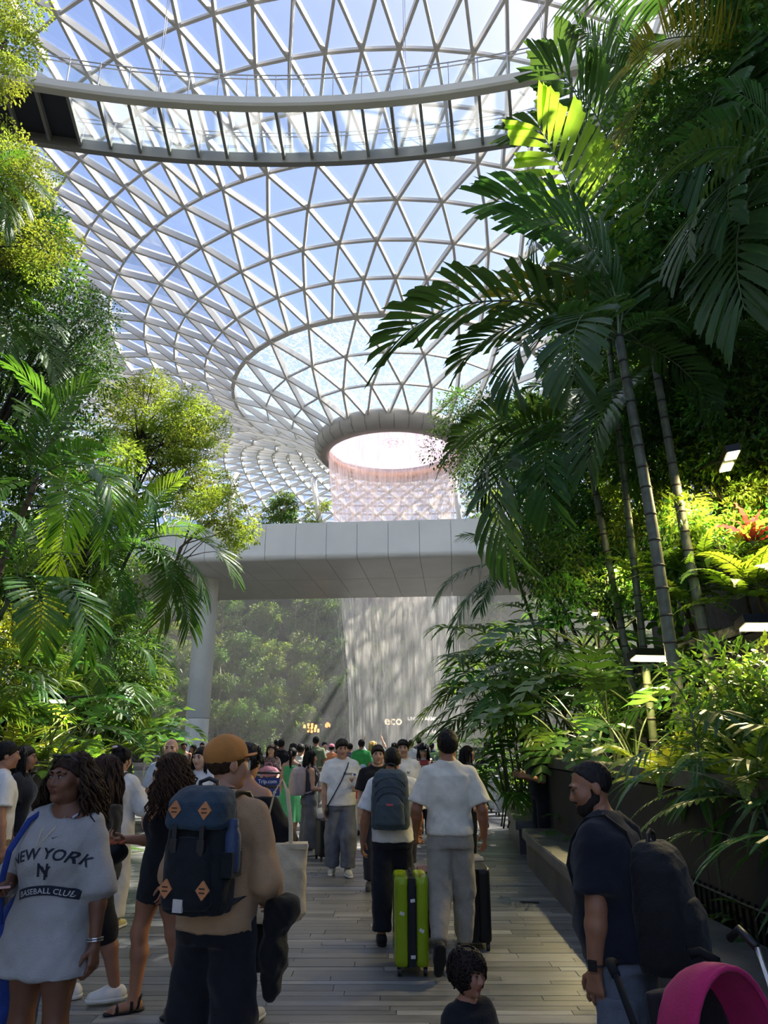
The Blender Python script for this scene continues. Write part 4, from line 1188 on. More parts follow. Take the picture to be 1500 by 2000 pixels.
leafy('feathery_tree', (-7.9, 19.4, 1.25), pxblobs([(360, 970), (440, 950), (500, 1010), (500, 1060), (450, 1080), (390, 1020)], 18.4, 19.4, 20, .6, .9), 'lime',
      'bright leaved branch tree leaning over the footbridge panels', trunk=[(-7.9, 19.4, 1.25), P(330, 1150, 19.2), P(352, 1070, 19.1), P(420, 1012, 19)], seed=105, r0=.06, bark='barkbrown')
for i, (poly, a, b, n, k, lab, zb) in enumerate([
        ([(-20, 740), (210, 720), (230, 880), (-20, 900)], 15.0, 16.4, 30, 'vinel', 'green tree filling the left bank behind the palms', 3.5),
        ([(150, 880), (260, 860), (260, 1010), (150, 1020)], 16.0, 17.4, 18, 'lime', 'sunlit yellow green shrub high in the left bank', 3.5),
        ([(-20, 880), (150, 900), (150, 1050), (-20, 1060)], 14.6, 16.0, 22, 'vinel', 'shaded shrub behind the first left bank palms', 3.5),
        ([(130, 1000), (270, 1000), (280, 1160), (120, 1160)], 16.2, 17.6, 24, 'vinel', 'shrub between the palm stems of the left bank', 3.5),
        ([(-20, 1200), (110, 1190), (110, 1310), (-20, 1330)], 10.8, 11.8, 18, 'lime', 'lamp lit yellow shrub low on the left bank', 1.25),
        ([(-20, 1040), (130, 1040), (130, 1200), (-20, 1210)], 12.8, 14.2, 22, 'vine', 'dark shrub above the yellow one on the left bank', 1.25),
        ([(110, 1170), (270, 1160), (280, 1320), (110, 1330)], 15.6, 16.8, 22, 'vine', 'dark shrub behind the thin palm stems', 1.25),
        ([(230, 1240), (320, 1220), (325, 1340), (240, 1350)], 19, 20.4, 12, 'vinel', 'shrub at the end of the left bank near the column', 1.25),
        ([(60, 1310), (300, 1310), (310, 1400), (60, 1400)], 14.2, 15.6, 22, 'shrub', 'low mixed shrub behind the left stone wall', 1.25)]):
    bl = pxblobs(poly, a, b, n, .6, 1.0)
    leafy('shrub', (sum(q[0] for q in bl) / len(bl) - .3, sum(q[1] for q in bl) / len(bl), zb), bl, k, lab, cat='shrub', seed=120 + i, r0=.04)
k = 0
for q_, (x, Y, s, key) in enumerate(sorted([(20, 9.4, 1.3, 'fernlime'), (80, 10, 1.2, 'fern'), (130, 10.8, 1.2, 'fern'), (50, 10.8, 1.3, 'fernlime'), (180, 12, 1.2, 'fern'), (110, 12.2, 1.3, 'fern'), (230, 14, 1.3, 'fern'), (170, 13.6, 1.2, 'fern')], key=lambda v: v[0])):
    p = P(x, 1440, Y)
    rosette('fern', (p.x, Y, 1.27), key, 12, s, ORD[q_] + ' fern from the left edge, growing behind the left stone wall', cat='fern', group='ferns behind the left wall', seed=200 + k, part='frond'); k += 1
for q_, (x, Y, s) in enumerate(sorted([(60, 11.6, 1.1), (150, 12.8, 1.2), (240, 14.6, 1.2), (100, 9.9, 1.0), (205, 13.2, 1.1)])):
    p = P(x, 1440, Y)
    rosette('split_leaf_plant', (p.x, Y, 1.27), 'split', 8, s, ORD[q_] + ' split leaf plant from the left edge behind the left wall', group='split leaf plants behind the left wall', seed=220 + k); k += 1
for (x, Y, s, lab) in [(300, 16.4, 1.9, 'bright upright broad leaves near the bald man'), (318, 18.2, 1.3, 'second clump of broad bright leaves by the left wall end'), (270, 15.4, 1.4, 'lower broad leaves over the left stone wall')]:
    p = P(x, 1460, Y)
    rosette('bird_nest_plant', (min(p.x, -5.3), Y, 1.27), 'bladel', 11, s, lab, cat='plant', seed=230 + k); k += 1
for i, (x, Y) in enumerate([(285, 15.6), (240, 12.3), (205, 10.4)]):
    p = P(x, 1500, Y)
    rosette('fern', (max(p.x, -4.45), Y, .02), 'fern', 9, .8, ORD[i] + ' fern from the far end at the foot of the left wall', cat='fern', group='ferns at the foot of the left wall', seed=250 + i, part='frond')
for i, (x, Y, h, s, lab) in enumerate([(20, 8.6, 1.0, 1.1, 'cane plant above the left wall behind the man in white'), (150, 10.2, 1.3, 1.1, 'cane plant with grey green leaves on the left wall'), (250, 13.4, 1.6, 1.2, 'cane plant between the thin palm stems')]):
    p = P(x, 1450, Y)
    canes('cane_palm', (min(p.x, -5.2), Y, 1.27), 6, h, 'ladyl', s, lab, seed=260 + i, per=6, spread=.45)

# ------------------------------------------------------------------ far valley forest
rf = random.Random(77)
k = 0
NTH = ORD + ['eleventh', 'twelfth', 'thirteenth', 'fourteenth', 'fifteenth', 'sixteenth', 'seventeenth', 'eighteenth', 'nineteenth', 'twentieth'] + ['twenty ' + w_ for w_ in ORD[:9]] + ['thirtieth'] + ['thirty ' + w_ for w_ in ORD[:9]]
LEV = {4.4: 'lowest', 8.4: 'middle', 12.8: 'upper', 0.0: 'ground'}
for (r0, zb, count, hmin, hmax) in ((26.2, 4.4, 40, 3.2, 6.5), (29.8, 8.4, 40, 3.2, 7.0), (33.4, 12.8, 36, 4, 8), (23.2, 0.0, 26, 3.0, 8.5)):
    row = 0
    for i in range(count - 1, -1, -1):
        a = R(96 + 168 * (i + rf.uniform(.1, .9)) / count)
        rr = r0 + rf.uniform(0, 1.6)
        b = Vector((AX + rr * math.sin(a), AY - rr * math.cos(a), zb))
        h = rf.uniform(hmin, hmax); bl = []
        q = project(b + Vector((0, 0, h * .7)))
        if q is None or not (250 < q[0] < 1250): continue
        for j in range(rf.randint(8, 13)):
            an = rf.uniform(0, 6.28); d = rf.uniform(0, 2.0)
            bl.append((b.x + math.cos(an) * d, b.y + math.sin(an) * d, b.z + h * rf.uniform(.25, 1.0), rf.uniform(.8, 1.35)))
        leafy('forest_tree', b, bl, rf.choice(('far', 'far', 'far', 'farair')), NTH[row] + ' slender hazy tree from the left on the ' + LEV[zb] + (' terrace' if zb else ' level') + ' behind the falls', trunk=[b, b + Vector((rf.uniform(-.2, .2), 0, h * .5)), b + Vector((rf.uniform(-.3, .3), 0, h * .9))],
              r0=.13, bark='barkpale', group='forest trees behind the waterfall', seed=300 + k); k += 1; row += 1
# tree tops and struts beyond the footbridge
for i, (x, y0, Yd, lab, key, n) in enumerate([(525, 995, 88, 'round bush seen above the footbridge against the far roof', 'far', 26), (605, 1000, 88, 'sparse bush above the footbridge right of the round one', 'farair', 12), (960, 1000, 84, 'bush above the footbridge by the right hand strut', 'far', 14)]):
    c = P(x, y0, Yd); b = Vector((c.x, Yd + 8, 25.9)); b.y = Yd + 9
    bl = [(c.x + rf.uniform(-2.0, 2.0), Yd + 9 + rf.uniform(-1, 1), c.z + 3 + rf.uniform(-2.2, 1.6), rf.uniform(.8, 1.2)) for _ in range(n)]
    leafy('terrace_bush', (c.x, Yd + 9, 25.9), bl, key, lab, seed=400 + i, r0=.12, bark='barkpale')
for (x0, y0, x1, y1, lab) in [(462, 925, 436, 1000, 'slanted steel strut rising to the far roof at the left'), (612, 935, 634, 1030, 'slanted steel strut beside the falling water'), (888, 930, 906, 1030, 'slanted steel strut right of the falling water')]:
    a, b = P(x0, y0, 99), P(x1, y1 + 60, 96)
    t_ = empty('roof_strut', (b.x, b.y, b.z), label=lab, cat='strut')
    MB().tube([Vector((0, 0, 0)), a - b], [.42, .42], 12).obj('strut_tube', M['steel'], t_, smooth=True)
    MB().tube([(0, 0, -.25), (0, 0, .1)], .6, 12).obj('strut_foot', M['steel'], t_, smooth=True)

# ================================================================== PEOPLE
def V3(*a): return np.array(a, dtype=np.float64)

class Field:
    """smooth union of simple bodies on a grid, turned into one continuous skin"""
    def __init__(s, h): s.h = h; s.p = []; s.cuts = []
    def cone(s, a, b, ra, rb, k=0.02, flat=None, sub=False):
        s.p.append(('cone', np.array(a, float), np.array(b, float), ra, rb, k, flat, sub)); return s
    def ell(s, c, r, k=0.02, M=None, sub=False):
        s.p.append(('ell', np.array(c, float), np.array(r, float), None if M is None else np.array(M)[:3, :3], None, k, None, sub)); return s
    def stack(s, rings, M, k=0.03, pw=2.3):
        s.p.append(('stack', np.array(rings, float), np.array(M), pw, None, k, None, False)); return s
    def cut(s, pt, n): s.cuts.append((np.array(pt, float), np.array(n, float))); return s
    def box(s, q):
        t = q[0]
        if t == 'cone':
            r = max(q[3], q[4]); return np.minimum(q[1], q[2]) - r, np.maximum(q[1], q[2]) + r
        if t == 'ell':
            r = q[2].max() if q[3] is not None else q[2]; return q[1] - r, q[1] + r
        rg, Mx = q[1], q[2]
        pts = []
        for z, cx, cy, rx, ry in rg:
            for a in (-1, 1):
                for b in (-1, 1): pts.append((Mx @ np.array((cx + a * rx, cy + b * ry, z, 1)))[:3])
        pts = np.array(pts); return pts.min(0), pts.max(0)
    def build(s):
        h = s.h
        bs = [s.box(q) for q in s.p if not q[7]]
        lo = np.min([b[0] for b in bs], 0) - 3 * h; hi = np.max([b[1] for b in bs], 0) + 3 * h
        n = np.ceil((hi - lo) / h).astype(int) + 1
        D = np.full(n, 0.06)
        ax = [lo[i] + h * np.arange(n[i]) for i in range(3)]
        for q in s.p:
            b0, b1 = s.box(q); m = q[5] + 2.5 * h
            i0 = np.maximum(np.floor((b0 - m - lo) / h).astype(int), 0); i1 = np.minimum(np.ceil((b1 + m - lo) / h).astype(int) + 1, n)
            if np.any(i1 <= i0): continue
            sl = tuple(slice(i0[i], i1[i]) for i in range(3))
            X, Y, Z = np.meshgrid(ax[0][sl[0]], ax[1][sl[1]], ax[2][sl[2]], indexing='ij')
            if q[0] == 'cone':
                a, b = q[1], q[2]; ab = b - a; L2 = max(ab @ ab, 1e-9)
                px, py, pz = X - a[0], Y - a[1], Z - a[2]
                t = (px * ab[0] + py * ab[1] + pz * ab[2]) / L2
                tc = np.clip(t, 0, 1)
                d = np.sqrt((px - tc * ab[0]) ** 2 + (py - tc * ab[1]) ** 2 + (pz - tc * ab[2]) ** 2) - (q[3] + tc * (q[4] - q[3]))
                if q[6]: d = np.maximum(d, (t - 1) * math.sqrt(L2))
            elif q[0] == 'ell':
                px, py, pz = X - q[1][0], Y - q[1][1], Z - q[1][2]
                if q[3] is not None:
                    A = q[3]
                    px, py, pz = (A[0, 0] * px + A[1, 0] * py + A[2, 0] * pz, A[0, 1] * px + A[1, 1] * py + A[2, 1] * pz, A[0, 2] * px + A[1, 2] * py + A[2, 2] * pz)
                r = q[2]
                k0 = np.sqrt((px / r[0]) ** 2 + (py / r[1]) ** 2 + (pz / r[2]) ** 2)
                k1 = np.sqrt((px / r[0] ** 2) ** 2 + (py / r[1] ** 2) ** 2 + (pz / r[2] ** 2) ** 2) + 1e-9
                d = k0 * (k0 - 1) / k1
            else:
                Mi = np.linalg.inv(q[2])
                lx = Mi[0, 0] * X + Mi[0, 1] * Y + Mi[0, 2] * Z + Mi[0, 3]
                ly = Mi[1, 0] * X + Mi[1, 1] * Y + Mi[1, 2] * Z + Mi[1, 3]
                lz = Mi[2, 0] * X + Mi[2, 1] * Y + Mi[2, 2] * Z + Mi[2, 3]
                rg = q[1]; zs = rg[:, 0]
                def sm(col):
                    return np.interp(lz, zs, rg[:, col])
                cx, cy, rx, ry = sm(1), sm(2), sm(3), sm(4)
                pw = q[3]
                k0 = (np.abs((lx - cx) / rx) ** pw + np.abs((ly - cy) / ry) ** pw) ** (1 / pw)
                d = (k0 - 1) * np.minimum(rx, ry)
                d = np.maximum(d, np.maximum(lz - zs[-1], zs[0] - lz))
            o = D[sl]; k = q[5]
            if q[7]: d = -d; hh = np.clip(0.5 - 0.5 * (d - o) / k, 0, 1); D[sl] = d * (1 - hh) + o * hh + 0 if False else np.maximum(o, d)
            else:
                hh = np.maximum(k - np.abs(o - d), 0) / k
                D[sl] = np.minimum(o, d) - hh * hh * k * 0.25
        for (pt, nn) in s.cuts:
            dd = (ax[0][:, None, None] - pt[0]) * nn[0] + (ax[1][None, :, None] - pt[1]) * nn[1] + (ax[2][None, None, :] - pt[2]) * nn[2]
            D = np.maximum(D, dd)
        return nets(D, lo, h)

def nets(D, lo, h):
    S = D < 0
    nx, ny, nz = D.shape
    c = np.zeros((nx - 1, ny - 1, nz - 1), int)
    for i in (0, 1):
        for j in (0, 1):
            for k in (0, 1): c += S[i:nx - 1 + i, j:ny - 1 + j, k:nz - 1 + k]
    act = np.argwhere((c > 0) & (c < 8))
    if len(act) == 0: return np.zeros((0, 3)), np.zeros((0, 4), int)
    idx = np.full(c.shape, -1, int); idx[tuple(act.T)] = np.arange(len(act))
    I, J, K = act.T
    cor = {(i, j, k): D[I + i, J + j, K + k] for i in (0, 1) for j in (0, 1) for k in (0, 1)}
    acc = np.zeros((len(act), 3)); cnt = np.zeros(len(act))
    for a in cor:
        for ax in range(3):
            if a[ax] == 0:
                b = list(a); b[ax] = 1; b = tuple(b)
                da, db = cor[a], cor[b]; m = (da < 0) != (db < 0)
                t = np.where(m, da / np.where(m, da - db, 1), 0)
                p = np.zeros((len(act), 3)); p[:] = a; p[:, ax] = t
                acc[m] += p[m]; cnt[m] += 1
    V = lo + h * (act + acc / cnt[:, None])
    Q = []
    for ax in range(3):
        sl0 = [slice(None)] * 3; sl1 = [slice(None)] * 3
        sl0[ax] = slice(0, -1); sl1[ax] = slice(1, None)
        A, B = S[tuple(sl0)], S[tuple(sl1)]
        u, w = (ax + 1) % 3, (ax + 2) % 3
        for flip, mask in ((False, A & ~B), (True, ~A & B)):
            e = np.argwhere(mask)
            ok = (e[:, u] > 0) & (e[:, w] > 0) & (e[:, u] < D.shape[u] - 1) & (e[:, w] < D.shape[w] - 1)
            e = e[ok]
            if len(e) == 0: continue
            f = []
            for du, dw in ((1, 1), (0, 1), (0, 0), (1, 0)):
                g = e.copy(); g[:, u] -= du; g[:, w] -= dw
                f.append(idx[g[:, 0], g[:, 1], g[:, 2]])
            f = np.stack(f, 1)
            if flip: f = f[:, ::-1]
            Q.append(f)
    return V, np.concatenate(Q)

def wob(p, f, seed=0):
    """cheap smooth noise in [-1,1]"""
    x, y, z = p[:, 0] * f + seed * 1.7, p[:, 1] * f + seed * 2.3, p[:, 2] * f - seed
    a = np.sin(x * 1.1 + 1.3 * np.sin(y * .9 + z * .5)) * np.cos(y * 1.3 - .8 * np.sin(z * 1.1))
    b = np.sin(z * 1.7 + 1.1 * np.sin(x * 1.6)) * .6 + np.sin((x + y - z) * 2.3) * .35
    return (a + b) / 1.6

def qmesh(name, parts, mats, smooth=True):
    """parts: [(V, quads, material index)] joined into one mesh"""
    me = bpy.data.meshes.new(name)
    vs = []; fs = []; mi = []; b = 0
    for Vv, Q, m in parts:
        if len(Vv) == 0: continue
        vs.append(Vv); 
        for f in Q: fs.append(tuple(int(i) + b for i in f))
        if np.ndim(m): mi.extend(int(q) for q in m)
        else: mi.extend([m] * len(Q))
        b += len(Vv)
    me.from_pydata(np.concatenate(vs).tolist(), [], fs)
    for m in mats: me.materials.append(m)
    if any(mi): me.polygons.foreach_set('material_index', mi)
    me.polygons.foreach_set('use_smooth', [smooth] * len(fs))
    me.update()
    return me

def displace(Vv, Q, amp, f, seed=0, f2=None):
    """push points along their normals: folds of cloth, strands of hair"""
    n = np.zeros_like(Vv)
    fn = np.cross(Vv[Q[:, 2]] - Vv[Q[:, 0]], Vv[Q[:, 3]] - Vv[Q[:, 1]])
    for i in range(4): np.add.at(n, Q[:, i], fn)
    n /= np.linalg.norm(n, axis=1)[:, None] + 1e-9
    w = wob(Vv, f, seed)
    if f2: w = w * .6 + wob(Vv, f2, seed + 3) * .4
    return Vv + n * (amp * w)[:, None]

_mc = {}
def cloth(rgb, rough=0.85, bump=0.25, var=0.10, name='cloth', sheen=0.1, bs=140, scale=9):
    key = (rgb, rough, name)
    if key not in _mc: _mc[key] = mat(name, srgb(*rgb), rough, var=var, scale=scale, bump=bump, bscale=bs, sheen=sheen, spec=0.25)
    return _mc[key]
def skinm(rgb):
    key = ('skin', rgb)
    if key not in _mc:
        m = mat('skin', srgb(*rgb), 0.48, var=0.07, scale=14, bump=0.04, bscale=120, spec=0.4)
        b = m.node_tree.nodes['Principled BSDF']; sset(b, 'Subsurface Weight', 0.0)
        _mc[key] = m
    return _mc[key]
def hairm(rgb):
    key = ('hair', rgb)
    if key not in _mc: _mc[key] = mat('hair', srgb(*rgb), 0.55, var=0.35, scale=60, bump=0.5, bscale=90, stretch=(1, 1, .15), spec=0.18)
    return _mc[key]
M['eyewhite'] = mat('eye_white', (0.20, 0.19, 0.18), 0.35)  # whites greyed down for the shade over the eyes
M['iris'] = mat('dark_iris', (0.012, 0.008, 0.006), 0.15)

def nrm(v):
    v = np.array(v, float); return v / np.linalg.norm(v)

class Person:
    """figure facing -Y; +X is its own left. All lengths in metres at the figure's own height."""
    def __init__(s, H=1.72, sex='m', lean=0, twist=0, side=0, head=(0, 0, 0), armL=None, armR=None, legL=None, legR=None, build=1.0, hv=0.014, hh=None, hands='relax', handL=None, handR=None, toe=(8, 8), fpL=0, fpR=0, handv=None, feet=False, shoulder=.92, child=False):
        s.H = H; k = H / 1.70; s.k = k; s.sex = sex; s.bd = build; s.hv = hv; s.hh = hh or hv * .75; s.handv = handv or hv * .6; s.child = child
        f = sex == 'f'
        hipw = 0.080 * k; thigh = 0.42 * k; shin = 0.41 * k
        s.legs = {}
        lo = 1e9
        for nm, sg, spec in (('L', 1, legL), ('R', -1, legR)):
            td, sd = spec or ((0.04 * sg, -.01, -1), (0.0, .03, -1))
            hip = V3(hipw * sg, 0, 0); knee = hip + nrm(td) * thigh; ank = knee + nrm(sd) * shin
            s.legs[nm] = [hip, knee, ank]; 
            fp = fpL if nm == 'L' else fpR
            lo = min(lo, ank[2] - (0.075 * k if fp < 15 else .10 * k + .15 * k * math.sin(R(fp)) * .9))
        z0 = -lo; s.z0 = z0
        for nm in s.legs: s.legs[nm] = [p + V3(0, 0, z0) for p in s.legs[nm]]
        s.pel = V3(0, 0, z0)
        Mt = Matrix.Translation((0, 0, z0)) @ Matrix.Rotation(R(side), 4, 'Y') @ Matrix.Rotation(R(lean), 4, 'X') @ Matrix.Rotation(R(twist), 4, 'Z') @ Matrix.Scale(k, 4)
        s.Mt = Mt; s.Mn = np.array(Mt)
        sw = (0.165 if f else 0.19) * shoulder
        s.sh = {'L': s.tp(sw, .005, .452), 'R': s.tp(-sw, .005, .452)}
        ua, fa = 0.285 * k, 0.245 * k
        s.arms = {}
        for nm, sg, spec in (('L', 1, armL), ('R', -1, armR)):
            ud, fd = spec or ((.16 * sg, .03, -1), (.05 * sg, -.22, -1))
            a = s.sh[nm]; e = a + nrm(ud) * ua; w = e + nrm(fd) * fa
            s.arms[nm] = [a, e, w]
        s.neck0 = s.tp(0, .012, .50); 
        hc = s.tp(0, -.016, .668)
        hs = k if not child else k * 1.38
        hk = 1.0 if not child else 1.0
        if child: hc = s.tp(0, -.015, .735)
        Mh = Matrix.Translation(Vector(hc)) @ (Mt.to_quaternion().to_matrix().to_4x4() if False else Matrix.Identity(4)) @ Matrix.Rotation(R(twist * .5 + head[0]), 4, 'Z') @ Matrix.Rotation(R(head[1]), 4, 'X') @ Matrix.Rotation(R(head[2]), 4, 'Y') @ Matrix.Scale(hs * .97, 4)
        s.Mh = Mh; s.toe = toe; s.fp = {'L': fpL, 'R': fpR}
        s.handpose = {'L': handL or hands, 'R': handR or hands}
        s.feet = feet
    def tp(s, x, y, z):   # torso space (unit figure, origin at the pelvis) -> local
        return (s.Mn @ np.array((x, y, z, 1.0)))[:3]
    def hp(s, x, y, z):
        return np.array(s.Mh @ Vector((x, y, z)))
    def torso_rings(s, e=0.0, bottom=-.08, flare=0.0, top=.535, belly=0.0):
        b = s.bd
        if s.sex == 'f':
            rg = [(-.10, 0, .005, .135, .10), (0, 0, .008, .165, .115), (.07, 0, .005, .158, .108), (.17, 0, 0, .126, .092), (.28, 0, -.004, .138, .102), (.36, 0, 0, .146, .104), (.44, 0, .008, .142, .088), (.49, 0, .012, .10, .068), (.535, 0, .012, .058, .055)]
        else:
            rg = [(-.10, 0, .005, .135, .10), (0, 0, .005, .158, .112), (.07, 0, 0, .155, .110), (.17, 0, -.004, .146, .106), (.28, 0, -.002, .158, .112), (.36, 0, .002, .170, .112), (.44, 0, .010, .170, .094), (.49, 0, .014, .118, .072), (.535, 0, .012, .064, .060)]
        out = []
        for z, cx, cy, rx, ry in rg:
            out.append((z, cx, cy - belly * max(0, 1 - abs(z - .1) / .16), (rx * b + e * (1 if z < .47 else .5)), (ry * b + e * (1 if z < .47 else .5) + belly * max(0, 1 - abs(z - .1) / .16))))
        if bottom < -.10:
            z, cx, cy, rx, ry = out[1]
            out = [(bottom, 0, .005, rx + flare, ry + flare)] + [q for q in out if q[0] > -.05]
        else:
            out = [q for q in out if q[0] > bottom]; z, cx, cy, rx, ry = out[0]; out = [(bottom, cx, cy, rx + flare, ry + flare)] + out
        return [q for q in out if q[0] <= top]
    def skin(s, rgb, hair=(20, 16, 14), lips=None, brow=True, eyes=True, face=1.0):
        k = s.k; b = s.bd; f = s.sex == 'f'; B = Field(s.hv)
        B.stack(s.torso_rings(0, -.10), s.Mt, .03)
        B.cone(s.neck0, s.hp(0, .012, -.05), .056 * k, .052 * k, .03)
        for sg in (-1, 1): B.cone(s.tp(.02 * sg, .02, .535), s.tp(.125 * sg, .012, .468), .040 * k, .040 * k, .03)
        if f:
            for sg in (-1, 1): B.ell(s.tp(.062 * sg, -.082, .315), (.055 * k, .05 * k, .058 * k), .03)
        for nm in 'LR':
            a, e, w = s.arms[nm]
            m = (0.92 if f else 1.08) * b
            B.cone(a, a * .5 + e * .5, .052 * k * m, .046 * k * m, .03); B.cone(a * .5 + e * .5, e, .046 * k * m, .038 * k * m, .03)
            q = e * .7 + w * .3
            B.cone(e, q, .038 * k * m, .040 * k * m, .02); B.cone(q, w, .040 * k * m, .027 * k * m, .02)
            h, kn, an = s.legs[nm]
            B.cone(h + V3(0, 0, -.02 * k), h * .45 + kn * .55, .090 * k * b, .068 * k * b, .03); B.cone(h * .45 + kn * .55, kn, .068 * k * b, .052 * k * b, .03)
            q = kn * .68 + an * .32 + V3(0, .014 * k, 0)
            B.cone(kn, q, .052 * k * b, .054 * k * b, .03); B.cone(q, an, .054 * k * b, .034 * k * b, .03)
            if s.feet:
                ft = s.foot(nm)
                B.cone(ft(0, .03, .035), ft(0, -.13, .026), .036 * k, .030 * k, .02); B.cone(an, ft(0, .01, .04), .034 * k, .036 * k, .02)
                for i in range(5): B.cone(ft(.026 - .013 * i, -.13, .022), ft(.030 - .015 * i, -.172 + .008 * i, .014), .010 * k, .009 * k, .006)
        parts = [B.build() + (0,)]
        # hands
        for nm in 'LR':
            hf = s.hand(nm); parts.append(hf.build() + (0,))
        # head
        hd = Field(s.hh); c = s.k if not s.child else s.k * 1.38; S = c * .97
        A = np.array(s.Mh.to_quaternion().to_matrix())
        def el(x, y, z, rx, ry, rz, kk=.02, sub=False): hd.ell(s.hp(x, y, z), (rx * S, ry * S, rz * S), kk * c, A, sub)
        el(0, .014, .030, .077, .097, .089)
        el(0, -.030, -.040, .058, .066, .074, .03)
        el(0, -.070, -.098, .024, .022, .020, .025)
        for sg in (-1, 1):
            el(.040 * sg, -.062, -.022, .030, .030, .032, .03)
            el(.045 * sg, -.015, -.075, .018, .035, .025, .03)
            el(.079 * sg, .012, -.004, .010, .022, .033, .012)
            el(.034 * sg, -.086, .030, .026, .012, .010, .018)
            if face: el(.033 * sg, -.112, .006, .021, .021, .013, .01, True)
            if face: el(.033 * sg, -.083, .006, .017, .013, .013, .006)
        hd.cone(s.hp(0, -.088, .018), s.hp(0, -.110, -.026), .010 * S, .013 * S, .014 * c)
        for sg in (-1, 1): el(.013 * sg, -.098, -.031, .010, .011, .009, .008)
        el(0, -.092, -.057, .024, .012, .006, .008); el(0, -.090, -.068, .020, .012, .007, .007)
        hd.cone(s.hp(0, .012, -.05), s.neck0 * .8 + s.tp(0, 0, .44) * .2, .050 * k, .054 * k, .03)
        Vh, Qh = hd.build()
        mi = np.zeros(len(Qh), int)
        cen = Vh[Qh].mean(1)
        inv = np.array(s.Mh.inverted()); L = cen @ inv[:3, :3].T + inv[:3, 3]
        lip = ((L[:, 0] / .024) ** 2 + ((L[:, 2] + .062) / .0125) ** 2 < 1) & (L[:, 1] < -.085)
        mi[lip] = 1
        parts.append((Vh, Qh, mi))
        if eyes:
            for sg in (-1, 1):
                e = MB(); Mq = s.Mh.to_3x3()
                e.ell(s.Mh @ Vector((.033 * sg, -.0895, .0055)), (.0115 * S, .0105 * S, .0085 * S), 10, 6, s.Mh.to_quaternion().to_matrix())
                parts.append((np.array(e.v), np.array(e.f), 2))
                e = MB(); e.ell(s.Mh @ Vector((.033 * sg, -.0965, .0055)), (.0056 * S, .0042 * S, .0062 * S), 10, 6, s.Mh.to_quaternion().to_matrix())
                parts.append((np.array(e.v), np.array(e.f), 3))
                if brow:
                    e = MB(); e.tube([s.Mh @ Vector((x * sg, y, z)) for x, y, z in ((.014, -.1005, .026), (.028, -.1005, .033), (.046, -.089, .031), (.056, -.078, .024))], [.004 * S, .0048 * S, .004 * S, .0015 * S], 6)
                    parts.append((np.array(e.v, dtype=float), [f_ for f_ in e.f], 4))
                    e = MB(); e.tube([s.Mh @ Vector((x * sg, y, z)) for x, y, z in ((.019, -.096, .0125), (.033, -.1015, .0165), (.047, -.091, .012))], [.0016 * S, .0028 * S, .0014 * S], 5)
                    parts.append((np.array(e.v, dtype=float), [f_ for f_ in e.f], 4))
        lipc = lips or tuple(int(x * y) for x, y in zip(rgb, (.86, .66, .64)))
        s.body = qmesh('body', parts, [skinm(rgb), skinm(lipc), M['eyewhite'], M['iris'], hairm(hair)])
        return s
    def foot(s, nm):
        an = s.legs[nm][2]; sg = 1 if nm == 'L' else -1; k = s.k; t = R(s.toe[0 if nm == 'L' else 1]) * sg; p = R(s.fp[nm])
        Mf = Matrix.Translation(Vector(an)) @ Matrix.Rotation(t, 4, 'Z') @ Matrix.Rotation(p, 4, 'X') @ Matrix.Translation((0, 0, -.075 * k)) @ Matrix.Scale(k, 4)
        return lambda x, y, z: np.array(Mf @ Vector((x * sg, y, z)))
    def handframe(s, nm):
        a, e, w = s.arms[nm]; d = nrm(w - e); sg = 1 if nm == 'L' else -1
        up = nrm(e - a)
        # palm faces the thigh when the arm hangs: the side axis points forward
        ref = V3(0, -1, 0) if abs(d[1]) < .8 else V3(0, 0, 1)
        th = nrm(ref - d * (ref @ d))
        return w, d, th, np.cross(d, th) * sg
    def hand(s, nm):
        k = s.k * (1.0 if s.sex == 'm' else .92) * (1.1 if s.child else 1); w, d, th, pn = s.handframe(nm); pose = s.handpose[nm]
        F_ = Field(s.handv)
        sg = 1 if nm == 'L' else -1
        if pose in ('hold', 'up'): 
            # turn the palm upward/inward
            ref = V3(-sg, 0, .15) if pose == 'hold' else V3(-sg, 0, 0)
            th = nrm(ref - d * (ref @ d)); pn = nrm(np.cross(d, th)) * sg
            if pose == 'hold' and pn[2] < 0: pn = -pn
        inward = pn   # direction the fingers curl towards
        s.pframe = getattr(s, 'pframe', {}); s.pframe[nm] = (w, d, th, inward)
        F_.cone(w - d * .02 * k, w + d * .02 * k, .026 * k, .026 * k, .015)
        for i in range(4): F_.cone(w + d * .02 * k + th * (.014 - .009 * i) * k, w + d * .088 * k + th * (.030 - .0205 * i) * k, .015 * k, .0125 * k, .012)
        curl = {'relax': (.35, .55, .45), 'fist': (1.1, 1.5, 1.1), 'hold': (.5, .9, .6), 'up': (.4, .9, .6), 'flat': (.1, .1, .1), 'point': (.1, .1, .1)}[pose]
        ln = ((.040, .026, .020), (.045, .029, .021), (.041, .027, .020), (.032, .021, .018))
        for i in range(4):
            p = w + d * (.088 - .004 * abs(i - 1)) * k + th * (.030 - .0205 * i) * k; an = 0
            for j in range(3):
                an += curl[j] if not (pose == 'point' and i > 0) else (1.2, 1.4, 1.0)[j]
                q = p + (d * math.cos(an) + inward * math.sin(an) + th * ((1.2 - i) * .05)) * ln[i][j] * k
                F_.cone(p, q, (.0096 - .001 * j) * k, (.0088 - .001 * j) * k, .004); p = q
        tb = w + d * .025 * k + th * .022 * k + inward * .008 * k
        t1 = tb + (d * .6 + th * .75 + inward * .35) * .042 * k; t2 = t1 + (d * .85 + th * .25 + inward * .35) * .032 * k; t3 = t2 + (d * .95 + inward * .4) * .024 * k
        F_.cone(tb, t1, .015 * k, .0115 * k, .012); F_.cone(t1, t2, .0108 * k, .0098 * k, .005); F_.cone(t2, t3, .0098 * k, .0085 * k, .005)
        return F_
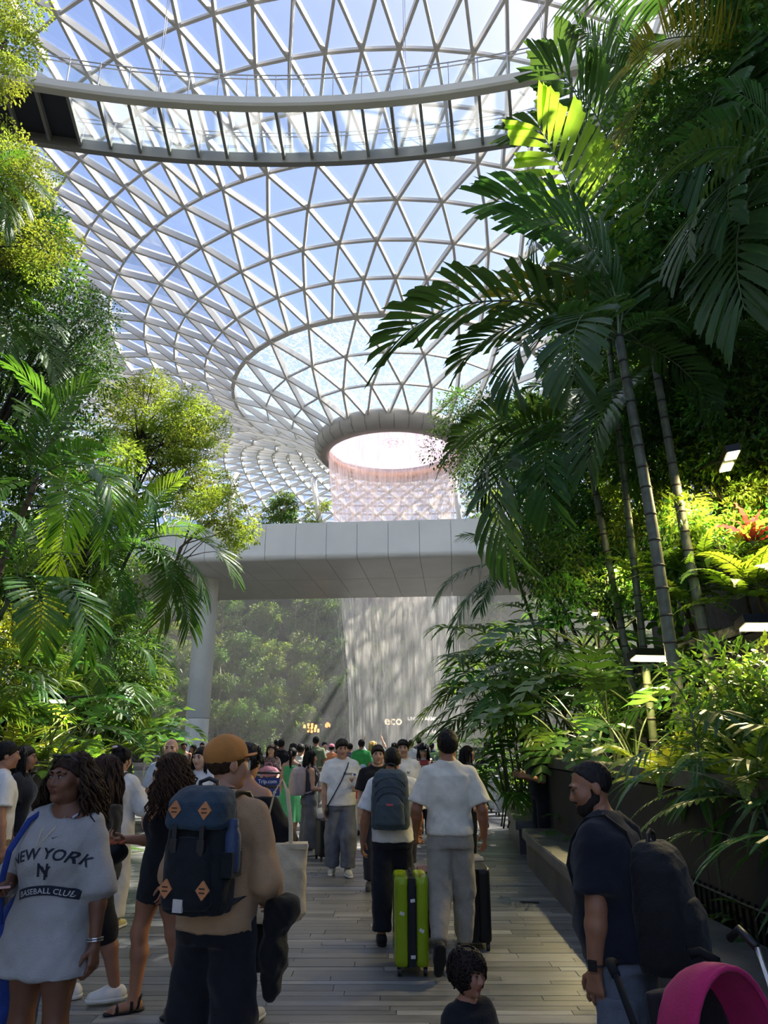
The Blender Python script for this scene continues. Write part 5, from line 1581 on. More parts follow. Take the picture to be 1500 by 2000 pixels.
    # ---------------- clothes
    def top(s, name, m, ease=.022, sleeve=.55, hem=-.02, sease=.022, neck=.50, fold=.006, scoop=None, off=None, flare=0.0, belly=0.0, pw=2.3, hv=None, hood=False, drape=0.0, sflare=0.012, gap=0):
        k = s.k; F_ = Field(hv or s.hv); f = s.sex == 'f'
        e = ease / k
        F_.stack(s.torso_rings(e, hem, flare, top=.535, belly=belly), s.Mt, .04, pw)
        if f:
            for sg in (-1, 1): F_.ell(s.tp(.062 * sg, -.084, .315), (.058 * k + ease, .05 * k + ease * .7, .06 * k + ease), .04)
        m_ = (0.92 if f else 1.08) * s.bd
        if sleeve > 0 and neck >= .485:
            for sg in (-1, 1): F_.cone(s.tp(.03 * sg, .02, .525), s.tp(.125 * sg, .012, .464), .040 * k + ease * .45, .042 * k + ease * .5, .03)
        if sleeve > 0:
            for nm in 'LR':
                a, ee, w = s.arms[nm]
                if sleeve <= 1:
                    q = a + (ee - a) * sleeve
                    F_.cone(a, q, .046 * k * m_ + sease * .55, .048 * k * m_ + sease + sflare, .035, flat=True)
                else:
                    F_.cone(a, ee, .046 * k * m_ + sease * .6, .042 * k * m_ + sease, .03)
                    q = ee + (w - ee) * (sleeve - 1)
                    F_.cone(ee, q, .042 * k * m_ + sease, .034 * k * m_ + sease + sflare, .03, flat=True)
        if neck < .485: F_.cut(s.tp(0, 0, neck), s.Mn[:3, 2] / k)
        else: F_.ell(s.tp(0, -.004, neck + .075), (.076 * k, .080 * k, .062 * k), .01, None, True)
        if scoop: F_.ell(s.tp(*scoop[0]), np.array(scoop[1]) * k, .01, None, True)
        if off is not None: F_.cut(s.tp(*off[0]), np.array(s.Mt.to_3x3() @ Vector(off[1])) / k)
        Vv, Q = F_.build()
        Vv = displace(Vv, Q, fold, 16, hash(name) % 7, 34)
        if drape:
            Vv = displace(Vv, Q, drape, 26, 2)
        return qmesh(name, [(Vv, Q, 0)], [m])
    def legsw(s, name, m, ease=.02, length=.96, cuff=0.0, fold=.006, waist=.09, cease=None, hv=None, bell=0.0):
        k = s.k; F_ = Field(hv or s.hv); b = s.bd
        F_.stack(s.torso_rings(min(ease, .018) / k, -.10, 0.0, top=waist if waist in (.07, .17) else .12), s.Mt, .04)
        F_.cut(s.tp(0, 0, waist), s.Mn[:3, 2] / k)
        for nm in 'LR':
            h, kn, an = s.legs[nm]
            r0, r1, r2 = .086 * k * b + min(ease, .018), .062 * k * b + ease, .045 * k * b + ease + bell
            if length <= .5:
                q = h + (kn - h) * (length * 2); F_.cone(h, q, r0, r1 * (2 * length) + r0 * (1 - 2 * length) + .01, .03, flat=True)
            else:
                F_.cone(h - V3(0, 0, .04 * k), kn, r0, r1, .03)
                q = kn + (an - kn) * ((length - .5) * 2)
                F_.cone(kn, q, r1, r2 - cuff, .03, flat=True)
        Vv, Q = F_.build()
        Vv = displace(Vv, Q, fold, 14, 4, 30)
        return qmesh(name, [(Vv, Q, 0)], [m])
    def skirt(s, name, m, hem=.5, r0=.0, r1=.10, fold=.02, nf=9, top=.10, seed=0, sway=(0, 0), ry=1.0):
        """cloth hanging from the waist in folds; hem = height above the floor"""
        k = s.k; n = 72; rows = 14; vs = []; fs = []
        zt = s.z0 + top * k
        for i in range(rows + 1):
            t = i / rows; z = zt + (hem - zt) * t
            for j in range(n):
                a = 2 * math.pi * j / n
                w = (0.140 + .05 * min(1, t * 3)) * k * s.bd + r0 + r1 * t + fold * t * (math.sin(a * nf + seed + t * .8) + .5 * math.sin(a * (nf * 1.7) + 2 * seed))
                vs.append((math.cos(a) * w + sway[0] * t * t, math.sin(a) * w * (.72 + .15 * t) * ry + sway[1] * t * t, z + .006 * math.sin(a * 3 + seed) * t))
        for i in range(rows):
            for j in range(n):
                j2 = (j + 1) % n; fs.append((i * n + j, (i + 1) * n + j, (i + 1) * n + j2, i * n + j2))
        return qmesh(name, [(np.array(vs), np.array(fs), 0)], [m])
    def shoe(s, nm, m, sole=None, fat=1.0, high=0.0, hv=None):
        ft = s.foot(nm); k = s.k; F_ = Field(hv or max(.007, s.hv * .7))
        F_.cone(ft(0, .035, .045), ft(0, -.05, .050), .043 * k * fat, .044 * k * fat, .02); F_.cone(ft(0, -.05, .045), ft(.004, -.150, .034), .044 * k * fat, .034 * k * fat, .02)
        F_.cone(ft(0, .02, .05), ft(0, .015, .085 + high), .042 * k, .040 * k, .02, flat=True)
        up = ft(0, 0, 1) - ft(0, 0, 0); up = up / np.linalg.norm(up)
        F_.cut(ft(0, 0, .012), -up)
        a = F_.build()
        G = Field(hv or max(.007, s.hv * .7))
        G.cone(ft(0, .038, .03), ft(0, -.05, .03), .046 * k * fat, .047 * k * fat, .02); G.cone(ft(0, -.05, .03), ft(.004, -.155, .03), .047 * k * fat, .038 * k * fat, .02)
        G.cut(ft(0, 0, .030), up); G.cut(ft(0, 0, .002), -up)
        b = G.build()
        return qmesh('shoe', [a + (0,), b + (1,)], [m, sole or m])
    def hair_cap(s, rgb, grow=.012, line=.062, nape=-.075, vol=(0, 0, 0), fringe=0.0, rough=.006, f=70, hv=None, front=-.088, sides=0.0, top=0.0):
        """short hair: a shell over the skull, open at the face"""
        S = (s.k if not s.child else s.k * 1.38) * .97; A = np.array(s.Mh.to_quaternion().to_matrix())
        F_ = Field(hv or s.hh)
        F_.ell(s.hp(0, .018, .034), ((.077 + grow + vol[0]) * S, (.097 + grow + vol[1]) * S, (.089 + grow + vol[2]) * S), .02, A)
        if sides:
            for sg in (-1, 1): F_.ell(s.hp(.066 * sg, .02, -.01), (.022 * S, .055 * S, sides * S), .02, A)
        if top: F_.ell(s.hp(0, -.035, .100), (.066 * S, .062 * S, top * S), .03, A)
        p1 = np.array((0, front, line)); p2 = np.array((0, .085, nape)); d = p2 - p1
        n = np.array((0, d[2], -d[1])); n = n / np.linalg.norm(n)
        if n[2] > 0: n = -n
        Rm = A
        F_.cut(s.hp(*p1), Rm @ n)
        if fringe: F_.ell(s.hp(0, -.078, .068 - fringe * .3), (.066 * S, .034 * S, fringe * S), .02, A)
        Vv, Q = F_.build(); Vv = displace(Vv, Q, rough, f, 1, f * 2)
        return (Vv, Q, 0)
    def locks(s, n, rgb, length, curl=0.0, seed=0, thick=.012, back=True, spread=.02, az=(-2.3, 2.3), zmin=.02, flare=0.0, waves=1.5, forward=0.0, sides=6, steps=9):
        """long hair: tapering locks falling from the scalp"""
        rg = random.Random(seed); S = (s.k if not s.child else s.k * 1.38) * .97; mb = MB()
        for i in range(n):
            a = rg.uniform(*az); ph = rg.uniform(.15, 1.45)
            # a = 0 is the back of the head
            p = Vector((math.sin(a) * math.cos(ph) * .082, math.cos(a) * math.cos(ph) * .10 + .016, math.sin(ph) * .095 + .030))
            w = s.Mh @ p
            out = (s.Mh.to_3x3() @ Vector((math.sin(a), math.cos(a), 0))).normalized()
            l = length * rg.uniform(.75, 1.1); pts = []; c = w.copy(); ph0 = rg.uniform(0, 6.28)
            for k in range(steps):
                t = k / (steps - 1)
                sw = math.sin(t * 6.28 * waves + ph0) * curl; sw2 = math.cos(t * 6.28 * waves + ph0) * curl
                drop = max(0, t * l - .02)
                o = out * (.020 * S + spread * min(1, t * 2.2) + flare * t)
                tan = Vector((-out.y, out.x, 0))
                base = w + Vector((0, 0, -max(0, l * t - .0 * S))) + o * 1.0
                # stay outside the skull on the way down
                hz = (base - s.Mh.translation)
                rr = math.hypot(hz.x, hz.y); lim = .098 * S * (1.0 if hz.z > -.10 * S else .8)
                if hz.z < .11 * S and rr < lim:
                    base += out * (lim - rr)
                pts.append(base + tan * sw + out * sw2 + Vector((0, -forward * t, 0)))
            th = thick * rg.uniform(.7, 1.3)
            mb.tube(pts, [th * (.5 + .5 * math.sin(math.pi * min(1, k / (steps - 1) * .8 + .18))) for k in range(steps)], sides)
        return (np.array(mb.v, dtype=float), [f for f in mb.f], 0)
    def curls(s, n, seed, r=.016, rad=1.0, az=(-2.4, 2.4), zlo=-.06, thick=.006):
        """head of short curls"""
        rg = random.Random(seed); S = (s.k if not s.child else s.k * 1.38) * .97; mb = MB()
        for i in range(n):
            a = rg.uniform(*az); z = rg.uniform(zlo, .13); q = math.sqrt(max(0.02, 1 - ((z - .03) / .11) ** 2))
            p = Vector((math.sin(a) * q * .086 * rad, math.cos(a) * q * .108 * rad + .016, z))
            o = Vector((math.sin(a) * q, math.cos(a) * q, (z - .02) * 5)).normalized()
            u = o.cross(Vector((rg.uniform(-1, 1), rg.uniform(-1, 1), rg.uniform(-1, 1)))).normalized(); v = o.cross(u)
            pts = []
            tw = rg.uniform(1.0, 1.8)
            for k in range(9):
                t = k / 8 * 6.28 * tw
                pts.append(s.Mh @ (p + (u * math.cos(t) + v * math.sin(t)) * r + o * (.004 + .022 * k / 8) + Vector((0, 0, -.02 * k / 8))))
            mb.tube(pts, [thick * S] * 8 + [thick * .4 * S], 5)
        return (np.array(mb.v, dtype=float), [f for f in mb.f], 0)
    def tail(s, pts, rad, n=8):
        mb = MB(); mb.tube([s.Mh @ Vector(p) for p in pts], rad, n); return (np.array(mb.v, dtype=float), [f for f in mb.f], 0)

def assemble(p, loc, rz, label, pieces, group=None, name='person'):
    root = empty(name, loc, R(rz), label=label, cat='person', group=group)
    link('body', p.body, root)
    for nm, me in pieces: link(nm, me, root)
    root['_k'] = p.k
    del root['_k']
    return root
def toworld(loc, rz, q):
    c, s_ = math.cos(R(rz)), math.sin(R(rz)); return Vector((loc[0] + c * q[0] - s_ * q[1], loc[1] + s_ * q[0] + c * q[1], loc[2] + q[2]))

# lettering laid on to a garment
from mathutils.bvhtree import BVHTree
def decal_mesh(name, mb, target, Mloc, m, off=.004, d=(0, -1, 0)):
    """lay a flat shape (x right, z up as seen from the front) on a garment mesh"""
    bv = BVHTree.FromPolygons([v.co.copy() for v in target.vertices], [tuple(p.vertices) for p in target.polygons])
    d = Vector(d); out = []
    for v in mb.v:
        q = Mloc @ Vector(v)
        hit = bv.ray_cast(q + d * .6, -d)
        out.append((hit[0] + d * off) if hit[0] is not None else q)
    me = bpy.data.meshes.new(name); me.from_pydata([tuple(v) for v in out], [], mb.f); me.materials.append(m); me.update()
    return me
def text_mb(txt, size, font_bold=0.0, spacing=1.0, shear=0.0, arc=0.0, sub=2):
    cu = bpy.data.curves.new('lettering', 'FONT'); cu.body = txt; cu.size = size; cu.align_x = 'CENTER'; cu.space_character = spacing; cu.offset = font_bold; cu.shear = shear; cu.resolution_u = 3
    o = bpy.data.objects.new('lettering', cu); COL.objects.link(o)
    bpy.context.view_layer.update()
    me = bpy.data.meshes.new_from_object(o)
    bm = bmesh.new(); bm.from_mesh(me)
    bmesh.ops.triangulate(bm, faces=bm.faces[:])
    if sub: bmesh.ops.subdivide_edges(bm, edges=[e for e in bm.edges if e.calc_length() > size * .25], cuts=sub)
    bmesh.ops.triangulate(bm, faces=bm.faces[:])
    mb = MB(); bm.verts.index_update()
    vs = []
    for v in bm.verts:
        x, y = v.co.x, v.co.y
        if arc:
            a = x / arc; vs.append(((arc + y) * math.sin(a), 0, (arc + y) * math.cos(a) - arc))
        else: vs.append((x, 0, y))
    mb.add(vs, [tuple(v.index for v in f.verts) for f in bm.faces])
    bm.free(); bpy.data.objects.remove(o); bpy.data.meshes.remove(me); bpy.data.curves.remove(cu)
    return mb

# ------------------------------------------------------------------ the nearest people
HV = .0125
INK = (24, 20, 18)
def spot(x, Y): return (atY(x, 1450, Y).x, Y, 0.0)

# woman in the long grey T-shirt
loc = (-1.53, 3.7, 0); rz = -14
p = Person(1.60, 'f', lean=-2, head=(-10, -4, 0), armL=((.30, .02, -1), (.10, -.10, -1)), armR=((-.50, .05, -1), (.60, -1.0, -.10)), hv=HV, hh=.0055, handv=.0055, handR='hold', legL=((.06, -.03, -1), (.02, .04, -1)), legR=((-.04, .02, -1), (0, .05, -1)), build=1.04)
p.skin((112, 74, 54), (30, 22, 18))
tee = p.top('shirt', cloth((150, 148, 146), .9, name='grey_jersey', var=.08), ease=.038, sleeve=1.12, hem=-.19, sease=.034, neck=.50, fold=.010, flare=.045, sflare=.014, scoop=((.065, -.05, .560), (.135, .17, .080)))
hair = qmesh('hair', [p.hair_cap((34, 24, 19), .012, .060, -.06, rough=.005), p.locks(240, 0, .25, .016, 5, .0055, spread=.045, az=(-1.9, 1.9), waves=2.0, flare=.04), p.curls(110, 3, .022, 1.05, az=(-.6, 1.9), zlo=-.02, thick=.0035)], [hairm((46, 31, 22))])
sh = [('shoe', p.shoe('L', cloth((210, 205, 198), .6, name='pale_shoe'))), ('shoe', p.shoe('R', cloth((210, 205, 198), .6, name='pale_shoe')))]
w1 = assemble(p, loc, rz, 'woman in an oversized grey NEW YORK T-shirt looking aside, phone in hand', [('shirt', tee), ('hair', hair)] + sh)
navy = cloth((30, 34, 48), .8, name='navy_print', bump=0)
Mx = Matrix.Translation(Vector(p.tp(.03, -.1, .315)))
link('lettering', decal_mesh('lettering', text_mb('NEW YORK', .064, .0012, 1.05, .12, arc=.34), tee, Mx @ Matrix.Rotation(R(0), 4, 'Y'), navy), w1)
Mx = Matrix.Translation(Vector(p.tp(.03, -.1, .235)))
link('emblem', decal_mesh('emblem', text_mb('N', .080, .0015, 1.0, .1), tee, Mx, navy), w1)
link('emblem', decal_mesh('emblem', text_mb('Y', .080, .0015, 1.0, .1), tee, Mx @ Matrix.Translation((.012, 0, -.012)), navy, off=.005), w1)
patch = MB()
nn = 18
for i in range(nn):
    a0, a1 = -.40 + .80 * i / nn, -.40 + .80 * (i + 1) / nn
    patch.add([(.33 * math.sin(a0), 0, .33 * math.cos(a0) - .35), (.33 * math.sin(a1), 0, .33 * math.cos(a1) - .35), (.37 * math.sin(a1), 0, .37 * math.cos(a1) - .35), (.37 * math.sin(a0), 0, .37 * math.cos(a0) - .35)], [(0, 1, 2, 3)])
Mx = Matrix.Translation(Vector(p.tp(.045, -.1, .175)))
link('patch', decal_mesh('patch', patch, tee, Mx, navy), w1)
link('lettering', decal_mesh('lettering', text_mb('BASEBALL CLUB', .032, .0004, 1.05, 0, arc=.337), tee, Mx @ Matrix.Translation((0, 0, -.012)), cloth((176, 174, 170), .8, name='grey_print', bump=0), off=.0075), w1)
sw = MB().add([(-.018, 0, .002), (-.012, 0, -.004), (.02, 0, .010), (-.006, 0, .0005)], [(0, 1, 2, 3)])
link('emblem', decal_mesh('emblem', sw, tee, Matrix.Translation(Vector(p.tp(.07, -.1, .405))), navy), w1)
strap = MB().tube([Vector(p.tp(.085, -.055, .49)), Vector(p.tp(.098, .0, .515)), Vector(p.tp(.09, .06, .46))], .006, 6)
strap.obj('strap', cloth((200, 205, 220), .7, name='pale_strap'), w1)
gold = mat('gold_chain', (.75, .55, .25), .3, metal=1)
MB().tube([Vector(p.tp(-.045, -.045, .50)), Vector(p.tp(-.025, -.135, .43)), Vector(p.tp(.01, -.20, .36)), Vector(p.tp(.035, -.14, .43)), Vector(p.tp(.045, -.05, .50))], .0018, 5).obj('necklace', gold, w1)
a, e, w = p.arms['L']
for q in (.90, .94):
    c = e + (w - e) * q
    d = Vector(nrm(w - e)); u = d.orthogonal().normalized(); v = d.cross(u)
    MB().tube([Vector(c) + (u * math.cos(t * .524) + v * math.sin(t * .524)) * .034 for t in range(13)], .0035, 5).obj('bracelet', M['stainless'], w1)
sg_ = MB()
for q in (-1, 1):
    sg_.ell(p.Mh @ Vector((.034 * q, -.075, .112)), (.026, .014, .010), 10, 6, p.Mh.to_quaternion().to_matrix())
    sg_.tube([p.Mh @ Vector((.058 * q, -.07, .108)), p.Mh @ Vector((.086 * q, -.01, .075)), p.Mh @ Vector((.088 * q, .03, .05))], .003, 5)
gl = tag(empty('sunglasses', toworld(loc, rz, p.hp(0, -.07, .11)), R(rz)), 'dark sunglasses pushed up on the hair of the grey shirt woman', 'sunglasses')
go = sg_.obj('frame', M['black'], gl, smooth=True); go.location = -Vector(p.hp(0, -.07, .11))
# phone in her right hand
w_, d_, th_, in_ = p.pframe['R']
ph = toworld(loc, rz, w_ + d_ * .085 + in_ * .03)
phone = tag(empty('phone', ph, R(rz)), 'phone lying in the hand of the grey shirt woman', 'phone')
MB().box((0, 0, 0), (.075, .15, .009), Euler((R(-12), 0, R(50))).to_matrix()).obj('phone_case', cloth((190, 150, 140), .4, name='rose_phone_case'), phone)
MB().box((0, -.001, .006), (.068, .14, .003), Euler((R(-12), 0, R(50))).to_matrix()).obj('phone_screen', M['black'], phone)
# blue bag behind her hip
bagm = cloth((28, 52, 120), .7, name='blue_nylon')
bg_ = tag(empty('shoulder_bag', toworld(loc, rz, V3(-.24, .10, .45)), R(rz)), 'blue shoulder bag hanging behind the grey shirt woman', 'bag')
F_ = Field(.014); F_.ell((0, 0, .22), (.13, .12, .30), .04); F_.ell((-.02, .02, .02), (.14, .12, .22), .06)
Vv, Q = F_.build(); link('bag_body', qmesh('bag_body', [(displace(Vv, Q, .012, 18, 2), Q, 0)], [bagm]), bg_)
b0_ = V3(-.24, .10, .45)
MB().tube([Vector(p.tp(*q) - b0_) for q in ((-.25, -.04, .0), (-.205, -.135, .18), (-.165, -.165, .34), (-.125, -.105, .475), (-.115, .0, .525), (-.13, .08, .46), (-.20, .12, .10))], .014, 8, flat=.5).obj('bag_strap', bagm, bg_)

# man in the mustard cap and tan pullover, teal rucksack
loc = (-.77, 3.72, 0); rz = 162
p = Person(1.67, 'm', head=(-32, 0, 0), armL=((.26, .02, -1), (.10, -.72, -.62)), armR=((-.26, -.02, -1), (.35, -.9, -.5)), hv=HV, hh=.007, handv=.007, legL=((.09, -.02, -1), (.02, .04, -1)), legR=((-.09, 0, -1), (-.02, .03, -1)), build=1.02)
p.skin((176, 128, 100), (52, 38, 28))
pull = p.top('pullover', cloth((172, 138, 104), .95, name='tan_knit', bump=.5, bs=220), ease=.030, sleeve=1.92, hem=-.045, sease=.024, neck=.515, fold=.010, sflare=.004)
trs = p.legsw('trousers', cloth((23, 24, 29), .9, name='charcoal_trousers'), ease=.042, fold=.010)
coll = Field(.007); coll.cone(p.tp(0, .016, .47), p.tp(0, .006, .565), .068, .066, .02, flat=True)
Vv, Q = coll.build(); collar = qmesh('collar', [(Vv, Q, 0)], [cloth((26, 29, 42), .85, name='navy_collar')])
hair = qmesh('hair', [p.hair_cap((50, 36, 26), .008, .03, -.085, rough=.003)], [hairm((58, 42, 30))])
m2 = assemble(p, loc, rz, 'man seen from behind in a mustard cap and tan pullover', [('pullover', pull), ('trousers', trs), ('collar', collar), ('hair', hair),
     ('shoe', p.shoe('L', cloth((25, 24, 24), .6, name='dark_shoe'))), ('shoe', p.shoe('R', cloth((25, 24, 24), .6, name='dark_shoe')))])
capm = cloth((176, 118, 58), .85, name='mustard_cotton', bump=.3)
C = Field(.006); S = p.k * .97; A_ = np.array(p.Mh.to_quaternion().to_matrix())
C.ell(p.hp(0, .018, .058), (.096 * S, .118 * S, .094 * S), .02, A_); C.cut(p.hp(0, 0, .022), A_ @ V3(0, -.22, -1))
Vv, Q = C.build(); capo = qmesh('cap', [(displace(Vv, Q, .002, 40), Q, 0)], [capm])
cap = tag(empty('cap', toworld(loc, rz, p.hp(0, 0, .035)), R(rz)), 'mustard baseball cap with its peak turned to the side', 'cap')
o = link('cap_crown', capo, cap, loc=(-p.hp(0, 0, .035)))
brim = MB(); vs = []
for i in range(13):
    a = R(-72 + 12 * i)
    x0, y0 = .086 * math.sin(a), .016 - .104 * math.cos(a)
    x1, y1 = .092 * math.sin(a), .016 - (.104 + .075 * max(0.0, math.cos(a * 1.15)) ** .6) * math.cos(a)
    for th in (0, -.004): vs += [p.Mh @ Vector((x0, y0, .050 + th)), p.Mh @ Vector((x1, y1, .062 - .020 * math.sin(abs(a)) + th))]
fs = []
for i in range(12):
    b = i * 4; n_ = b + 4
    fs += [(b, b + 1, n_ + 1, n_), (b + 2, n_ + 2, n_ + 3, b + 3), (b + 1, b + 3, n_ + 3, n_ + 1)]
brim.add([v - Vector(p.hp(0, 0, .035)) for v in vs], fs); brim.obj('cap_peak', capm, cap, smooth=True)
btn = MB().ell(Vector((0, 0, .113)), (.009, .009, .005), 8, 5); btn.obj('cap_button', capm, cap)

# rucksack with leather lash tabs
def rucksack(name, loc, rz, label, W_, D_, H_, col, col2, flap=True, tabs=True, logo=None, smallpocket=True, straps=None, bottle=False, hv=.008, rough=.75, zips=True):
    root = tag(empty(name, loc, R(rz)), label, 'backpack')
    m1 = cloth(col, rough, name='pack_cloth', bump=.3); m2_ = cloth(col2, rough, name='pack_dark_cloth', bump=.3)
    F_ = Field(hv)
    F_.stack([(0, 0, 0, W_ * .46, D_ * .46), (.04, 0, .0, W_ * .5, D_ * .5), (H_ * .5, 0, .0, W_ * .5, D_ * .5), (H_ * .8, 0, -.01, W_ * .47, D_ * .45), (H_ * .93, 0, -.02, W_ * .40, D_ * .36), (H_, 0, -.03, W_ * .26, D_ * .22)], Matrix.Identity(4), .02, 3.2)
    Vv, Q = F_.build(); link('pack_body', qmesh('pack_body', [(displace(Vv, Q, .005, 22, 1, 50), Q, 0)], [m2_ if flap else m1]), root)
    if flap:
        G = Field(hv); G.stack([(H_ * .68, 0, .02, W_ * .44, D_ * .52), (H_ * .72, 0, .02, W_ * .50, D_ * .56), (H_ * .9, 0, .01, W_ * .48, D_ * .5), (H_ * .99, 0, -.01, W_ * .40, D_ * .38), (H_ * 1.03, 0, -.02, W_ * .25, D_ * .2)], Matrix.Identity(4), .02, 3.0)
        Vv, Q = G.build(); link('top_flap', qmesh('top_flap', [(displace(Vv, Q, .006, 20, 5, 50), Q, 0)], [m1]), root)
    if smallpocket:
        G = Field(hv); z0, z1 = (.05, .62) if flap else (.06, .56)
        G.stack([(H_ * z0, 0, D_ * .42, W_ * .34, D_ * .20), (H_ * (z0 + .05), 0, D_ * .44, W_ * .38, D_ * .24), (H_ * (z1 - .14), 0, D_ * .44, W_ * .36, D_ * .24), (H_ * z1, 0, D_ * .40, W_ * (.30 if flap else .20), D_ * .16)], Matrix.Identity(4), .02, 2.8)
        Vv, Q = G.build(); link('front_pocket', qmesh('front_pocket', [(displace(Vv, Q, .004, 26, 2, 50), Q, 0)], [m2_ if flap else m1]), root)
    zip_ = M['black']
    if not flap and zips:
        for (zz, ww, yy) in ((.66, .40, .50), (.80, .40, .44), (.56, .34, .62)):
            pts = [Vector((math.sin(R(-78 + 13 * i)) * W_ * ww, D_ * yy * math.cos(R((-78 + 13 * i) * .45)) + .004, H_ * zz + .10 * math.cos(R(-78 + 13 * i)) - .07)) for i in range(13)]
            MB().tube(pts, .004, 5).obj('zip', zip_, root)
    if tabs:
        lea = cloth((186, 122, 78), .6, name='tan_leather', bump=.2)
        for (x, z, y) in ((-.075, H_ * .84, D_ * .545), (.075, H_ * .84, D_ * .545), (-.10, H_ * .22, D_ * .62), (.075, H_ * .22, D_ * .66)):
            t_ = MB().add([(x - .032, y, z), (x, y, z - .038), (x + .032, y, z), (x, y, z + .038), (x - .032, y + .012, z), (x, y + .012, z - .038), (x + .032, y + .012, z), (x, y + .012, z + .038)], [(0, 1, 2, 3), (4, 7, 6, 5), (0, 4, 5, 1), (1, 5, 6, 2), (2, 6, 7, 3), (3, 7, 4, 0)]).obj('lash_tab', lea, root)
            for dz in (-.008, .008): MB().box((x, y + .013, z + dz), (.026, .003, .005)).obj('slot', M['black'], t_)
        MB().box((.01, D_ * .68, H_ * .095), (.045, .012, .05)).obj('label_patch', cloth((190, 180, 172), .8, name='woven_label'), root)
        for x in (-.075, .06):
            MB().box((x, D_ * .60, H_ * .60), (.022, .02, .12)).obj('buckle_strap', M['black'], root)
            MB().box((x, D_ * .62, H_ * .56), (.034, .022, .05)).obj('buckle', M['black'], root)
    if logo: MB().box((0, D_ * .70, H_ * .42), (.06, .006, .018)).obj('logo_tag', logo, root)
    MB().tube([(-.05, -.03, H_ * .97), (-.045, -.03, H_ * 1.06), (0, -.03, H_ * 1.09), (.045, -.03, H_ * 1.06), (.05, -.03, H_ * .97)], .010, 6).obj('grab_handle', M['black'], root)
    for st in (straps or []):
        MB().tube([Vector(q) for q in st], .028, 8, flat=.32).obj('shoulder_strap', M['black'] if flap else m1, root, smooth=True)
    if bottle:
        bt = MB().lathe([(.001, 0), (.034, .0), (.036, .02), (.036, .15), (.026, .17), (.024, .18), (.024, .21), (.001, .212)], 14, (-W_ * .54, D_ * .1, H_ * .34)); bt.obj('side_bottle', cloth((48, 62, 92), .35, name='blue_bottle'), root, smooth=True)
        MB().box((-W_ * .53, D_ * .1, H_ * .34 + .03), (.06, .085, .10)).obj('side_pocket', m2_, root)
    return root
def packstraps(p, base, rz_rel=0, zs=.50, out=.115):
    """two shoulder straps from the pack over the wearer's shoulders, in pack space"""
    st = []
    for sg in (-1, 1):
        pts = []
        for (x, y, z) in ((.07, .14, .38), (.085, .135, .46), (.095, .06, .535), (.10, -.03, .53), (.105, -.11, .45), (.115, -.15, .34), (.14, -.12, .20), (.16, .02, .12), (.12, .14, .08)):
            q = p.tp(x * sg, y, z) - base; pts.append((-q[0], -q[1], q[2]) if False else tuple(q))
        st.append(pts)
    return st
base = V3(-.02, .215, .945) 
st = packstraps(p, base)
rucksack('rucksack', toworld(loc, rz, base), rz, 'teal and black rucksack with tan leather diamond tabs', .31, .20, .50, (38, 56, 70), (15, 19, 24), straps=st, bottle=True)

# coat over his right arm
Cc = Field(.014); q = toworld((0, 0, 0), 0, V3(.34, -.08, 0))
coat = tag(empty('jacket', toworld(loc, rz, V3(-.27, -.14, .0)), R(rz)), 'dark jacket carried over the arm of the man in the mustard cap', 'jacket')
Cc.ell((0, 0, .90), (.07, .11, .07), .05); Cc.ell((.03, .02, .78), (.045, .09, .16), .06); Cc.ell((.03, .04, .68), (.035, .06, .14), .06)
Vv, Q = Cc.build(); link('jacket_folds', qmesh('jacket_folds', [(displace(Vv, Q, .02, 20, 3, 38), Q, 0)], [cloth((16, 16, 18), .85, name='dark_jacket')]), coat)

# woman in black with the canvas tote
loc = (-.93, 5.15, 0); rz = 165
p = Person(1.64, 'f', head=(8, 4, 0), armL=((.30, .05, -1), (.1, -.9, -.35)), armR=((-.50, -.02, -1), (.25, -.85, -.3)), hv=HV, hh=.008, build=1.05, legL=((.07, 0, -1), (0, .02, -1)), legR=((-.05, .0, -1), (0, .02, -1)))
p.skin((178, 128, 98), (28, 24, 22))
topb = p.top('blouse', cloth((20, 20, 22), .85, name='black_cotton'), ease=.035, sleeve=1.75, hem=-.06, sease=.045, neck=.455, fold=.014, sflare=.02, drape=.006)
sk_ = p.skirt('skirt', cloth((17, 17, 19), .85, name='black_skirt'), hem=.34, r1=.11, fold=.016, nf=10, seed=2)
hair = qmesh('hair', [p.hair_cap((30, 27, 26), .018, .055, -.085, rough=.006, f=60), p.locks(26, 0, .07, .004, 4, .010, az=(-1.5, 1.5))], [hairm((38, 34, 33))])
clip = MB()
for i in range(5): clip.tube([p.Mh @ Vector((-.045 + .006 * i, .105, .02)), p.Mh @ Vector((-.055 + .012 * i, .128, -.03)), p.Mh @ Vector((-.05 + .012 * i, .118, -.085))], [.004, .006, .002], 5)
w3 = assemble(p, loc, rz, 'woman in a black blouse and long black skirt seen from behind', [('blouse', topb), ('skirt', sk_), ('hair', hair), ('shoe', p.shoe('L', cloth((200, 198, 196), .5, name='silver_trainer'), cloth((225, 222, 216), .6, name='white_sole'))), ('shoe', p.shoe('R', cloth((200, 198, 196), .5, name='silver_trainer'), cloth((225, 222, 216), .6, name='white_sole')))])
clip.obj('hair_clip', cloth((190, 186, 180), .3, name='silver_clip'), w3)
